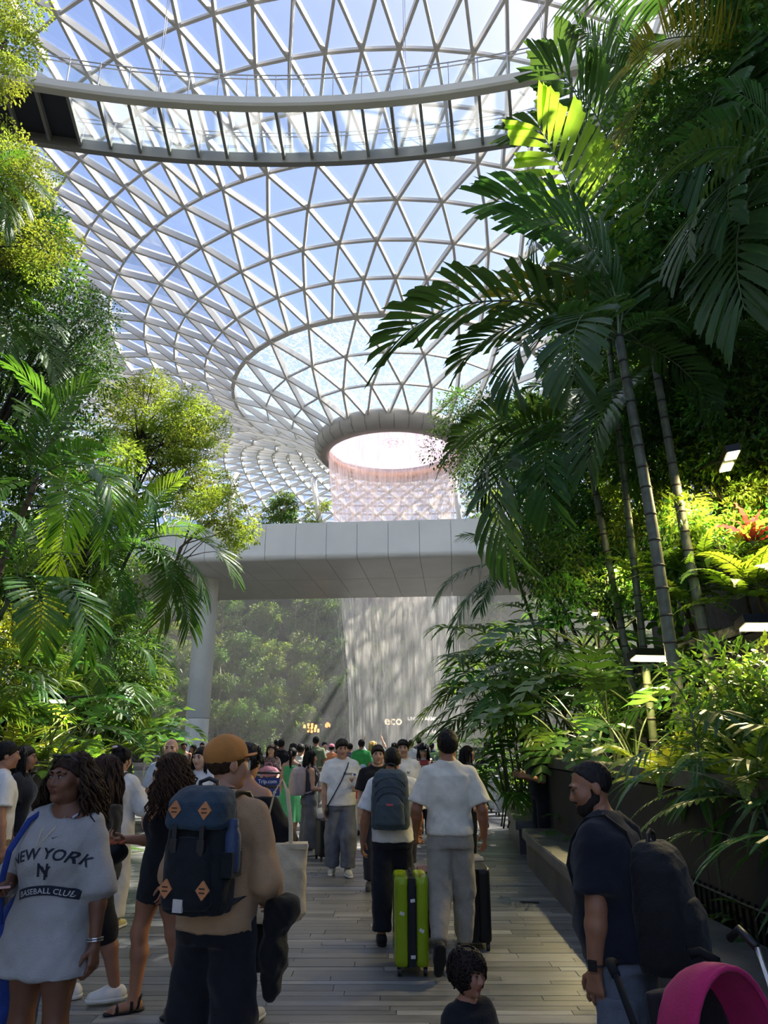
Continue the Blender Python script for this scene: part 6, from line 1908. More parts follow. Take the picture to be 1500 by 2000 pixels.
# tote
tm = cloth((202, 184, 152), .9, name='canvas', bump=.35)
tote = tag(empty('tote_bag', toworld(loc, rz, V3(-.285, .10, .60)), R(rz + 20)), 'cream canvas tote bag on the shoulder of the woman in black', 'bag')
F_ = Field(.010)
F_.stack([(0, 0, 0, .17, .085), (.05, 0, 0, .20, .10), (.28, 0, 0, .19, .085), (.44, 0, 0, .20, .06)], Matrix.Identity(4), .02, 3.0)
F_.stack([(.10, 0, 0, .17, .07), (.5, 0, 0, .18, .045)], Matrix.Identity(4), .02, 3.0) if False else None
Vv, Q = F_.build(); link('tote_body', qmesh('tote_body', [(displace(Vv, Q, .009, 16, 3, 34), Q, 0)], [tm]), tote)
MB().box((0, 0, .425), (.39, .13, .03)).obj('tote_hem', tm, tote)
for y_, lx in ((-.05, 0), (.05, .0)):
    MB().tube([Vector((-.09, y_, .38)), Vector((-.085, y_ * .8, .55)), Vector((-.055, y_ * .4 , .74)), Vector((-.02, y_ * .3, .82)), Vector((.03, y_ * .4, .74)), Vector((.07, y_ * .8, .55)), Vector((.085, y_, .38))], .014, 6, flat=.35).obj('tote_handle', tm, tote)

# woman in the short black dress
loc = (-1.50, 5.35, 0); rz = -48
p = Person(1.58, 'f', head=(-22, 14, 0), armL=((.22, .08, -1), (.05, -.35, -1)), armR=((-.22, .05, -1), (.05, -1.0, .10)), hv=.010, hh=.0065, handv=.0065, handR='hold', build=1.10, feet=True, legL=((.10, .18, -1), (.06, .22, -1)), legR=((-.05, -.20, -1), (-.02, .02, -1)), toe=(20, 10))
p.skin((170, 118, 88), (38, 26, 20))
dr = p.top('dress', cloth((15, 15, 17), .85, name='black_jersey'), ease=.012, sleeve=0, hem=-.20, neck=.455, fold=.004, scoop=((0, -.13, .47), (.085, .11, .15)), flare=.010)
hair = qmesh('hair', [p.hair_cap((34, 24, 18), .016, .062, -.06, rough=.006), p.locks(300, 0, .34, .020, 8, .0058, spread=.05, waves=2.6, flare=.06, az=(-2.2, 2.2))], [hairm((54, 35, 24))])
blk = cloth((18, 17, 17), .6, name='black_sandal')
def sandal(p, nm):
    ft = p.foot(nm); k = p.k; G = Field(.006)
    G.cone(ft(0, .038, .018), ft(0, -.05, .018), .044 * k, .045 * k, .02); G.cone(ft(0, -.05, .018), ft(.004, -.165, .018), .045 * k, .036 * k, .02)
    up = nrm(ft(0, 0, 1) - ft(0, 0, 0)); G.cut(ft(0, 0, .012), up); G.cut(ft(0, 0, -.012), -up)
    parts = [G.build() + (0,)]
    mb = MB()
    for y_, h_ in ((-.115, .050), (-.02, .075)): mb.tube([Vector(ft(.044, y_, .01)), Vector(ft(.036, y_, h_ - .015)), Vector(ft(0, y_ + .004, h_)), Vector(ft(-.036, y_, h_ - .015)), Vector(ft(-.044, y_, .01))], .011, 6)
    mb.tube([Vector(ft(.038, .02, .02)), Vector(ft(.036, .035, .085)), Vector(ft(0, .052, .09)), Vector(ft(-.036, .035, .085)), Vector(ft(-.038, .02, .02))], .009, 6)
    parts.append((np.array(mb.v, dtype=float), mb.f, 0))
    return qmesh('sandal', parts, [blk])
w4 = assemble(p, loc, rz, 'long haired woman in a short black dress looking down at her purse', [('dress', dr), ('hair', hair), ('sandal', sandal(p, 'L')), ('sandal', sandal(p, 'R'))])
w_, d_, th_, in_ = p.pframe['R']
pu = tag(empty('purse', toworld(loc, rz, w_ + d_ * .07 + V3(0, 0, -.09)), R(rz)), 'small black purse with a bright scarf held by the woman in the short dress', 'purse')
F_ = Field(.007); F_.ell((0, 0, 0), (.05, .11, .075), .02)
Vv, Q = F_.build(); link('purse_body', qmesh('purse_body', [(displace(Vv, Q, .004, 30), Q, 0)], [cloth((16, 16, 17), .4, name='black_leather')]), pu)
F_ = Field(.006); F_.ell((0, -.02, .07), (.03, .05, .022), .02); F_.ell((.01, .04, .065), (.025, .035, .02), .02)
Vv, Q = F_.build(); link('scarf', qmesh('scarf', [(displace(Vv, Q, .008, 60), Q, 0)], [cloth((176, 96, 66), .8, name='printed_scarf')]), pu)

# woman behind, dark off-shoulder top and white clogs
loc = (-2.03, 5.55, 0); rz = -75
p = Person(1.58, 'f', head=(10, 4, 0), armL=((.30, .06, -1), (.12, -.6, -1)), armR=((-.2, .15, -1), (0, -.3, -1)), hv=.014, hh=.010, build=1.06, legL=((.03, .30, -1), (.0, .30, -1)), legR=((-.03, -.30, -1), (0, .10, -1)))
p.skin((150, 104, 80), (34, 24, 20))
t5 = p.top('jumper', cloth((30, 31, 34), .9, name='charcoal_knit'), ease=.05, sleeve=1.9, hem=-.10, sease=.045, neck=.435, fold=.012)
l5 = p.legsw('shorts', cloth((20, 20, 22), .85, name='black_shorts'), ease=.03, length=.62, fold=.006)
hair = qmesh('hair', [p.hair_cap((40, 28, 22), .016, .058, -.06), p.locks(120, 0, .34, .012, 9, .008, spread=.03, az=(-2.0, 2.0))], [hairm((52, 36, 28))])
clog = cloth((226, 220, 208), .45, name='white_clog', bump=0)
w5 = assemble(p, loc, rz, 'woman in a charcoal off-shoulder jumper and white clogs, half hidden', [('jumper', t5), ('shorts', l5), ('hair', hair), ('clog', p.shoe('L', clog, clog, 1.15)), ('clog', p.shoe('R', clog, clog, 1.15))])

# man with dark polo and rucksack on the right
loc = (1.03, 3.5, 0); rz = -124
p = Person(1.575, 'm', lean=7, head=(32, 16, 0), armL=((.12, .02, -1), (.02, -.10, -1)), armR=((-.16, .0, -1), (0, -.15, -1)), hv=HV, hh=.0055, handv=.0055, build=1.12, legL=((.06, -.02, -1), (.01, .05, -1)), legR=((-.05, .05, -1), (0, .05, -1)))
p.skin((146, 100, 74), (24, 21, 20))
polo = p.top('polo_shirt', cloth((20, 23, 34), .9, name='navy_pique', bump=.4, bs=260), ease=.036, sleeve=.80, hem=-.06, sease=.024, neck=.515, fold=.007, belly=.03)
jeans = p.legsw('jeans', cloth((92, 98, 108), .9, name='washed_denim', var=.22, bump=.4, bs=200), ease=.030, fold=.010)
coll = Field(.007); coll.cone(p.tp(0, .012, .475), p.tp(0, .004, .545), .066, .070, .02, flat=True)
Vv, Q = coll.build(); collar = qmesh('collar', [(Vv, Q, 0)], [cloth((20, 23, 34), .9, name='navy_pique', bump=.4, bs=260)])
hair = qmesh('hair', [p.hair_cap((26, 23, 22), .007, .085, -.085, rough=.003, front=-.05)], [hairm((34, 30, 28))])
bd = Field(.0055); S = p.k * .97; A_ = np.array(p.Mh.to_quaternion().to_matrix())
for (c_, r_) in (((0, -.056, -.088), (.052, .050, .048)), ((.042, -.022, -.062), (.030, .050, .046)), ((-.042, -.022, -.062), (.030, .050, .046)), ((.066, -.002, -.02), (.012, .018, .04)), ((-.066, -.002, -.02), (.012, .018, .04)), ((0, -.093, -.046), (.028, .012, .007))): bd.ell(p.hp(*c_), np.array(r_) * S, .015, A_)
bd.ell(p.hp(0, -.105, -.063), np.array((.020, .02, .009)) * S, .01, A_, True)
Vv, Q = bd.build(); beard = qmesh('beard', [(displace(Vv, Q, .002, 90), Q, 0)], [hairm((34, 29, 27))])
cargo = Field(.010); q = p.legs['L']; c_ = q[0] * .25 + q[1] * .75
cargo.stack([(-.11, 0, 0, .025, .075), (.10, 0, 0, .022, .085)], Matrix.Translation(Vector(c_ + V3(.088, .01, .02))), .01, 4)
Vv, Q = cargo.build(); cpk = qmesh('cargo_pocket', [(displace(Vv, Q, .006, 28), Q, 0)], [cloth((92, 98, 108), .9, name='washed_denim', var=.22, bump=.4, bs=200)])
m6 = assemble(p, loc, rz, 'bearded man in a navy polo shirt and grey jeans looking down by the bench', [('polo_shirt', polo), ('jeans', jeans), ('collar', collar), ('hair', hair), ('beard', beard), ('cargo_pocket', cpk),
     ('shoe', p.shoe('L', cloth((30, 30, 32), .7, name='dark_trainer'))), ('shoe', p.shoe('R', cloth((30, 30, 32), .7, name='dark_trainer')))])
a, e, w = p.arms['L']; c = e + (w - e) * .92; d = Vector(nrm(w - e)); u = d.orthogonal().normalized(); v = d.cross(u)
wt = tag(empty('wristwatch', toworld(loc, rz, c), R(rz)), 'black wristwatch on the bearded man', 'watch')
MB().tube([(u * math.cos(t * .3927) + v * math.sin(t * .3927)) * .034 - d * 0 for t in range(17)], .009, 6, flat=.35).obj('watch_strap', M['black'], wt)
MB().box((.036, .0, 0), (.010, .034, .040)).obj('watch_case', M['blackmetal'], wt)
base = V3(0, .19, .76)
rucksack('rucksack', toworld(loc, rz, base), rz, 'plain black rucksack worn by the bearded man', .35, .23, .48, (20, 20, 22), (17, 17, 18), flap=False, tabs=False, straps=packstraps(p, base), smallpocket=True, zips=False)

# toddler with dark curls
loc = (.335, 3.3, 0); rz = 30
p = Person(.80, 'm', head=(12, 6, 0), hv=.008, hh=.0045, child=True, build=1.25, shoulder=.86, armL=((.3, -.1, -1), (.05, -.3, -1)), armR=((-.3, -.1, -1), (-.05, -.3, -1)), handv=.006)
p.skin((156, 108, 84), (26, 20, 18))
t7 = p.top('shirt', cloth((22, 23, 27), .9, name='black_child_shirt'), ease=.012, sleeve=1.9, hem=-.05, sease=.012, neck=.53, fold=.004)
l7 = p.legsw('trousers', cloth((30, 30, 34), .9, name='dark_child_trousers'), ease=.012, fold=.004)
hair = qmesh('hair', [p.hair_cap((26, 20, 18), .014, .055, -.07, rough=.008, f=45), p.curls(330, 4, .017, 1.06, zlo=-.07, az=(-2.35, 2.35), thick=.0058), p.curls(60, 9, .015, 1.05, zlo=.06, az=(2.2, 4.1), thick=.0052)], [hairm((32, 24, 21))])
w7 = assemble(p, loc, rz, 'toddler with dark curly hair in a black shirt, cut by the lower edge', [('shirt', t7), ('trousers', l7), ('hair', hair), ('shoe', p.shoe('L', cloth((60, 60, 66), .7, name='child_shoe'), hv=.006)), ('shoe', p.shoe('R', cloth((60, 60, 66), .7, name='child_shoe'), hv=.006))])
pr = MB(); nn = 20
for i in range(nn):
    a0, a1 = R(-40 + 240 * i / nn), R(-40 + 240 * (i + 1) / nn)
    pr.add([(.026 * math.cos(a0), 0, .026 * math.sin(a0)), (.026 * math.cos(a1), 0, .026 * math.sin(a1)), (.046 * math.cos(a1), 0, .046 * math.sin(a1)), (.046 * math.cos(a0), 0, .046 * math.sin(a0))], [(0, 1, 2, 3)])
link('print', decal_mesh('print', pr, t7, Matrix.Translation(Vector(p.tp(.0, -.1, .28))), cloth((96, 200, 176), .8, name='mint_print', bump=0)), w7)

# ------------------------------------------------------------------ people further along the walk
def at_px(x, d): 
    q = atY(x, 1450, d); return (q.x, d, 0.0)
WHITE = (222, 219, 212)
def shoes(p, col, sole=None, nm='shoe'):
    c = cloth(col, .65, name='shoe_cloth'); so = cloth(sole, .65, name='shoe_sole') if sole else c
    return [(nm, p.shoe('L', c, so)), (nm, p.shoe('R', c, so))]

# 1 walking man in white tee with bottle
loc = at_px(668, 10.3); rz = 6
p = Person(1.70, 'm', head=(6, 6, 0), armL=((.24, .05, -1), (-.25, -.9, .22)), armR=((-.16, .02, -1), (-.02, -.12, -1)), legL=((.05, -.20, -1), (0, .05, -1)), legR=((-.05, .10, -1), (0, .18, -1)), hv=.014, hh=.009, handv=.009, handL='hold')
p.skin((186, 140, 112), INK)
t = p.top('tee', cloth(WHITE, .9, name='white_tee'), ease=.042, sleeve=.78, hem=-.05, sease=.035, fold=.009)
l = p.legsw('jeans', cloth((104, 106, 112), .9, name='grey_jeans', var=.18), ease=.050, fold=.010)
hr = qmesh('hair', [p.hair_cap(INK, .018, .045, -.07, fringe=.045, rough=.004)], [hairm(INK)])
w = assemble(p, loc, rz, 'man in a white tee and loose grey jeans walking towards the viewer with a drink', [('tee', t), ('jeans', l), ('hair', hr)] + shoes(p, (205, 196, 176), (225, 220, 205)))
link('lettering', decal_mesh('lettering', text_mb('Stussy', .05, .001, 1, .2), t, Matrix.Translation(Vector(p.tp(.075, -.1, .34))), M['black']), w)
sp = [Vector(p.tp(*q)) for q in ((.10, .0, .525), (.07, -.135, .44), (.0, -.175, .28), (-.10, -.165, .10), (-.19, -.10, -.06))]
cb = tag(empty('crossbody_bag', toworld(loc, rz, sp[-1]), R(rz)), 'thin strap of a small crossbody bag on the walking man', 'bag')
MB().tube([q - sp[-1] for q in sp], .008, 6).obj('strap', M['black'], cb); MB().ell((0, .02, -.05), (.03, .06, .07), 10, 7).obj('pouch', M['black'], cb, smooth=True)
w_, d_, th_, in_ = p.pframe['L']
bo = tag(empty('water_bottle', toworld(loc, rz, w_ + d_ * .07 + V3(0, -.02, -.11)), R(rz)), 'plastic drink bottle held by the walking man', 'bottle')
M['pet'] = mat('clear_bottle', (.55, .52, .50), .15, spec=.6); M['tea'] = mat('milk_tea', (.45, .28, .16), .4)
MB().lathe([(.001, 0), (.032, 0), (.034, .02), (.034, .07)], 14).obj('drink', M['tea'], bo, smooth=True)
MB().lathe([(.034, .072), (.034, .15), (.016, .19), (.014, .20)], 14).obj('bottle_body', M['pet'], bo, smooth=True)
MB().lathe([(.017, .20), (.017, .225), (.001, .226)], 12).obj('bottle_cap', cloth((52, 84, 170), .5, name='blue_cap'), bo, smooth=True)

# 2 man with the slate teal backpack
loc = at_px(766, 7.05); rz = 177
p = Person(1.61, 'm', head=(8, 2, 0), armL=((.30, .06, -1), (.12, -.25, -1)), armR=((-.26, -.02, -1), (-.02, -.7, -.7)), legL=((.04, .10, -1), (0, .14, -1)), legR=((-.04, -.16, -1), (0, .05, -1)), hv=.013, hh=.009, build=1.04)
p.skin((160, 112, 84), INK)
t = p.top('tee', cloth(WHITE, .9, name='white_tee'), ease=.036, sleeve=.86, hem=-.05, sease=.034, fold=.009)
l = p.legsw('trousers', cloth((28, 31, 38), .9, name='dark_trousers'), ease=.035, fold=.010)
hr = qmesh('hair', [p.hair_cap(INK, .012, .05, -.09, rough=.003)], [hairm((26, 22, 20))])
assemble(p, loc, rz, 'short man in a white tee and dark trousers walking away, wearing a slate backpack', [('tee', t), ('trousers', l), ('hair', hr)] + shoes(p, (24, 24, 26)))
base = V3(.01, .19, .92)
rucksack('backpack', toworld(loc, rz, base), rz, 'slate grey backpack with a small red tag', .34, .20, .50, (66, 78, 84), (40, 48, 52), flap=False, tabs=False, logo=cloth((196, 92, 92), .7, name='red_tag'), straps=packstraps(p, base))

# 3 man in the cream tee and joggers
loc = at_px(874, 6.25); rz = 176
p = Person(1.685, 'm', head=(4, 2, 0), armL=((.34, .10, -1), (.02, -.75, -.75)), armR=((-.34, .08, -1), (-.06, -.55, -.85)), legL=((.03, .16, -1), (.03, .62, -.85)), legR=((-.04, -.14, -1), (0, .05, -1)), fpL=62, hv=HV, hh=.009, build=1.02, handv=.008)
p.skin((150, 100, 74), INK)
t = p.top('tee', cloth((214, 206, 188), .9, name='cream_tee'), ease=.031, sleeve=.86, hem=-.01, sease=.024, fold=.008)
l = p.legsw('joggers', cloth((150, 142, 128), .95, name='beige_fleece', bump=.4), ease=.036, length=.95, cuff=.022, fold=.009, waist=.07)
hr = qmesh('hair', [p.hair_cap(INK, .016, .05, -.085, rough=.004, vol=(0, 0, .006))], [hairm((25, 21, 19))])
assemble(p, loc, rz, 'man in a cream tee and beige joggers seen from behind, pushing luggage', [('tee', t), ('joggers', l), ('hair', hr)] + shoes(p, (28, 27, 27), (20, 20, 20)))

# 4 woman with black backpack and white trousers
loc = at_px(240, 7.5); rz = 168
p = Person(1.60, 'f', head=(-10, 6, 0), armL=((.35, -.2, -1), (-.2, -.9, .2)), armR=((-.45, -.25, -.9), (.1, -.8, .55)), hv=.014, hh=.010, handv=.009, handR='hold', legL=((.05, .06, -1), (0, .10, -1)), legR=((-.05, -.05, -1), (0, .05, -1)))
p.skin((190, 146, 118), INK)
t = p.top('tee', cloth((216, 210, 200), .9, name='off_white_tee'), ease=.050, sleeve=1.02, hem=-.10, sease=.045, fold=.010)
l = p.legsw('trousers', cloth((206, 198, 182), .9, name='ivory_trousers'), ease=.040, bell=.015, fold=.010)
bun = MB(); bun.ell(p.Mh @ Vector((0, .085, .10)), (.055, .05, .05), 12, 8)
hr = qmesh('hair', [p.hair_cap(INK, .016, .05, -.075, rough=.004), (np.array(bun.v), np.array(bun.f), 0), p.locks(16, 0, .13, .01, 2, .005, az=(-1.5, 1.5))], [hairm(INK)])
w = assemble(p, loc, rz, 'woman in ivory clothes with a hair clip, seen from behind raising a phone', [('tee', t), ('trousers', l), ('hair', hr)] + shoes(p, (190, 176, 120), (220, 215, 200)))
MB().ell(p.Mh @ Vector((.01, .125, .125)), (.032, .018, .016), 10, 6).obj('hair_clip', cloth((230, 200, 205), .4, name='pink_clip'), w, smooth=True)
base = V3(0, .17, .92)
rucksack('backpack', toworld(loc, rz, base), rz, 'small black backpack on the woman in ivory', .27, .15, .36, (26, 26, 30), (20, 20, 22), flap=True, tabs=False, straps=packstraps(p, base), hv=.009)
w_, d_, th_, in_ = p.pframe['R']
ph = tag(empty('phone', toworld(loc, rz, w_ + d_ * .09 + V3(0, -.03, .05)), R(rz)), 'dark phone raised by the woman in ivory', 'phone')
MB().box((0, 0, 0), (.076, .012, .155), Euler((R(15), R(-14), 0)).to_matrix()).obj('phone_case', M['black'], ph)
MB().box((0, -.008, 0), (.068, .003, .14), Euler((R(15), R(-14), 0)).to_matrix()).obj('phone_screen', M['darkpanel'], ph)

# generic figure for the rest
def figure(label, x, d, rz, H, sex, skin, topc, botc, top='tee', bot='trousers', hair='short', hairc=INK, hv=.018, shoec=(60, 58, 56), armL=None, armR=None, legL=None, legR=None, head=(0, 0, 0), build=1.0, extra=None, loc=None, group=None, sleeve=None, topname=None):
    loc = loc or at_px(x, d)
    p = Person(H, sex, head=head, hv=hv, hh=hv * .62, handv=hv * .6, armL=armL, armR=armR, legL=legL, legR=legR, build=build)
    p.skin(skin, hairc, eyes=hv < .02)
    pieces = []
    tm_ = topc if not isinstance(topc, tuple) else cloth(topc, .9, name='top_cloth')
    bm_ = cloth(botc, .9, name='bottom_cloth')
    if top == 'tee': pieces.append(('tee', p.top('tee', tm_, ease=.032, sleeve=.75, hem=-.05, sease=.028, fold=.007)))
    elif top == 'long': pieces.append(('shirt', p.top('shirt', tm_, ease=.038, sleeve=1.9, hem=-.08, sease=.028, fold=.009)))
    elif top == 'tank': pieces.append(('vest', p.top('vest', tm_, ease=.012, sleeve=0, hem=-.04, neck=.45, fold=.004)))
    elif top == 'dress':
        pieces.append(('dress', p.top('dress', tm_, ease=.016, sleeve=0, hem=-.04, neck=.46, fold=.005)))
        pieces.append(('dress_skirt', p.skirt('dress_skirt', tm_, hem=.34, r1=.12, fold=.014, nf=10)))
    if bot == 'trousers': pieces.append(('trousers', p.legsw('trousers', bm_, ease=.030, fold=.008)))
    elif bot == 'wide': pieces.append(('trousers', p.legsw('trousers', bm_, ease=.050, bell=.03, fold=.010)))
    elif bot == 'shorts': pieces.append(('shorts', p.legsw('shorts', bm_, ease=.04, length=.46, fold=.007)))
    elif bot == 'skirt': pieces.append(('skirt', p.skirt('skirt', bm_, hem=.45, r1=.08)))
    h = []
    if hair in ('short', 'fringe'): h = [p.hair_cap(hairc, .014, .05, -.08, fringe=.04 if hair == 'fringe' else 0, rough=.004)]
    elif hair == 'long': h = [p.hair_cap(hairc, .014, .055, -.07, rough=.004), p.locks(60, 0, .34, .006, int(x), .011, az=(-2.0, 2.0), sides=5, steps=6)]
    elif hair == 'bob': h = [p.hair_cap(hairc, .016, .055, -.07, rough=.004), p.locks(60, 0, .20, .004, int(x), .012, az=(-2.1, 2.1), sides=5, steps=6)]
    elif hair == 'pony':
        h = [p.hair_cap(hairc, .012, .055, -.07, rough=.003), p.tail([(0, .105, .05), (0, .145, .04), (0, .15, -.06), (.005, .135, -.20), (0, .13, -.28)], [.018, .026, .028, .020, .004])]
    if h: pieces.append(('hair', qmesh('hair', h, [hairm(hairc)])))
    if bot in ('trousers', 'wide', 'shorts', 'skirt') or top == 'dress': pieces += shoes(p, shoec)
    r = assemble(p, loc, rz, label, pieces, group=group)
    return p, loc, rz, r
def capon(p, loc, rz, label, rgb, hv=.010):
    S = p.k * .97; A_ = np.array(p.Mh.to_quaternion().to_matrix()); C = Field(hv); m_ = cloth(rgb, .85, name='cap_cotton')
    C.ell(p.hp(0, .016, .060), (.095 * S, .115 * S, .084 * S), .02, A_); C.cut(p.hp(0, 0, .035), A_ @ V3(0, -.1, -1))
    c = tag(empty('cap', toworld(loc, rz, p.hp(0, 0, .04)), R(rz)), label, 'cap'); Vv, Q = C.build()
    link('cap_crown', qmesh('cap_crown', [(Vv, Q, 0)], [m_]), c, loc=-Vector(p.hp(0, 0, .04)))
    b = MB(); vs = []; fs = []
    for i in range(9):
        a = R(-64 + 16 * i); vs += [p.Mh @ Vector((.086 * math.sin(a), .016 - .108 * math.cos(a), .046)), p.Mh @ Vector((.09 * math.sin(a), .016 - (.108 + .07 * math.cos(a)) * math.cos(a), .034)), p.Mh @ Vector((.086 * math.sin(a), .016 - .108 * math.cos(a), .041)), p.Mh @ Vector((.09 * math.sin(a), .016 - (.108 + .07 * math.cos(a)) * math.cos(a), .029))]
    for i in range(8):
        q = i * 4; fs += [(q, q + 1, q + 5, q + 4), (q + 2, q + 6, q + 7, q + 3), (q + 1, q + 3, q + 7, q + 5)]
    b.add([v - Vector(p.hp(0, 0, .04)) for v in vs], fs); b.obj('cap_peak', m_, c)
    return c
SK1, SK2, SK3, SK4 = (190, 146, 118), (168, 120, 92), (128, 88, 66), (206, 164, 138)
BL_ = (24, 24, 27)
figure('man in a white tee and khaki shorts at the left edge, seen from behind', 14, 6.8, 128, 1.66, 'm', SK2, WHITE, (120, 110, 86), bot='shorts', hv=.014, head=(-6, 0, 0), armL=((.2, .02, -1), (.0, -.35, -1)), build=1.04)
figure('dark haired woman beside the man in white at the left edge', 52, 7.6, 100, 1.62, 'f', SK2, (40, 40, 44), (60, 60, 66), hair='long', hv=.016)
figure('bald man in a pale grey tee facing the viewer', 335, 9.0, 6, 1.70, 'm', SK1, (196, 198, 200), (70, 72, 78), hair='none', hv=.014)
figure('woman with long black hair and a white top facing the viewer', 396, 8.4, -18, 1.60, 'f', SK4, (210, 208, 204), (50, 52, 60), hair='long', hv=.014)
p, loc, rz, r = figure('woman in a dark vest and wide grey trousers turned to the right', 607, 12.1, 112, 1.52, 'f', SK1, (70, 70, 74), (98, 98, 102), top='tank', bot='wide', hair='bob', hv=.015, shoec=(220, 215, 205), armL=((.2, .02, -1), (-.1, -.9, -.2)), armR=((-.2, .0, -1), (.1, -.9, -.1)))
rucksack('backpack', toworld(loc, rz, V3(0, .20, .86)), rz, 'dusty pink soft backpack on the woman in wide trousers', .34, .24, .42, (168, 152, 150), (150, 136, 134), flap=False, tabs=False, smallpocket=False, straps=packstraps(p, V3(0, .20, .86)), hv=.012, zips=False)
p, loc, rz, r = figure('woman in a long green dress with a ponytail, seen from behind', 572, 13.6, 172, 1.56, 'f', SK1, (84, 166, 108), (0, 0, 0), top='dress', bot='none', hair='pony', hv=.015)
F_ = Field(.01); F_.ell((0, 0, 0), (.07, .03, .03), .02); F_.ell((.05, .01, -.06), (.025, .015, .10), .03); F_.ell((-.04, .01, -.07), (.025, .015, .11), .03)
Vv, Q = F_.build(); link('waist_bow', qmesh('waist_bow', [(Vv, Q, 0)], [cloth((84, 166, 108), .9, name='top_cloth')]), r, loc=p.tp(0, .14, .13))
pat = mat('floral_print', srgb(52, 44, 44), .9, col2=srgb(128, 104, 98), scale=26)
figure('woman in a dark floral top pushing the luggage trolley', 531, 16.2, 0, 1.60, 'f', SK1, pat, (50, 52, 60), hair='long', hv=.017, armL=((.12, -.1, -1), (-.05, -.8, -.5)), armR=((-.12, -.1, -1), (.05, -.8, -.5)), hairc=(46, 32, 26))
figure('young man in a black tee half hidden behind the slate backpack', 738, 9.4, 4, 1.62, 'm', SK1, BL_, (44, 44, 50), hair='fringe', hv=.014)
p, loc, rz, r = figure('young man in a plain white tee between the slate backpack and the cream tee', 787, 10.6, -4, 1.69, 'm', SK1, WHITE, (50, 50, 56), hair='fringe', hv=.014)
link('emblem', decal_mesh('emblem', text_mb('N', .045, .002, 1, .2), [o for o in r.children if o.name.startswith('tee')][0].data, Matrix.Translation(Vector(p.tp(.075, -.1, .34))), M['black']), r)
# striped shirt
stm = bpy.data.materials.new('red_white_stripes'); stm.use_nodes = True
t_ = NT(stm); co = t_.new('ShaderNodeTexCoord'); sx = t_.new('ShaderNodeSeparateXYZ'); t_.ln(co.outputs['Object'], sx.inputs[0])
wv = t_.new('ShaderNodeMath', operation='MULTIPLY'); wv.inputs[1].default_value = 26.0; t_.ln(sx.outputs['Z'], wv.inputs[0])
fr_ = t_.new('ShaderNodeMath', operation='FRACT'); t_.ln(wv.outputs[0], fr_.inputs[0])
gt = t_.new('ShaderNodeMath', operation='GREATER_THAN'); gt.inputs[1].default_value = .55; t_.ln(fr_.outputs[0], gt.inputs[0])
mxc = t_.new('ShaderNodeMix', data_type='RGBA'); t_.ln(gt.outputs[0], mxc.inputs[0]); mxc.inputs[6].default_value = c4(srgb(216, 206, 198)); mxc.inputs[7].default_value = c4(srgb(150, 70, 72))
t_.ln(mxc.outputs[2], t_.n['Principled BSDF'].inputs['Base Color']); t_.n['Principled BSDF'].inputs['Roughness'].default_value = .9
p, loc, rz, r = figure('woman in a red and white striped tee looking at her phone', 826, 13.8, 2, 1.63, 'f', SK4, stm, (30, 30, 34), hair='long', hv=.015, head=(0, 16, 0), armL=((.25, -.1, -1), (-.45, -.6, .75)), armR=((-.25, -.1, -1), (.45, -.6, .75)), hairc=(28, 22, 20))
capon(p, loc, rz, 'black cap of the woman in stripes', (34, 36, 42))
ph = tag(empty('phone', toworld(loc, rz, p.arms['L'][2] * .5 + p.arms['R'][2] * .5 + V3(0, -.04, .10)), R(rz)), 'red phone held by the woman in stripes', 'phone')
MB().box((0, 0, 0), (.15, .012, .078), Euler((R(-20), 0, 0)).to_matrix()).obj('phone_case', cloth((190, 80, 80), .5, name='red_case'), ph)
figure('long haired woman in a black cardigan turned to the right', 912, 11.6, 96, 1.60, 'f', SK4, (28, 27, 30), (26, 26, 30), top='long', hair='long', hv=.014, shoec=(215, 205, 195), head=(6, -6, 0))
p, loc, rz, r = figure('boy in a red polo and pale trousers', 709, 14.6, -8, 1.24, 'm', SK4, (196, 50, 60), (190, 188, 180), hair='short', hv=.014, hairc=(70, 52, 40))
capon(p, loc, rz, 'white and blue cap of the boy in red', (176, 186, 204))
figure('man in black standing by the end of the low right wall', 1048, 11.62, -80, 1.74, 'm', SK2, (20, 20, 22), (26, 26, 30), hair='long', hv=.014, armL=((.1, -.1, -1), (-.1, -.8, .2)), armR=((-.1, -.1, -1), (.2, -.8, .2)), head=(0, 14, 0), loc=(2.37, 11.66, 0))

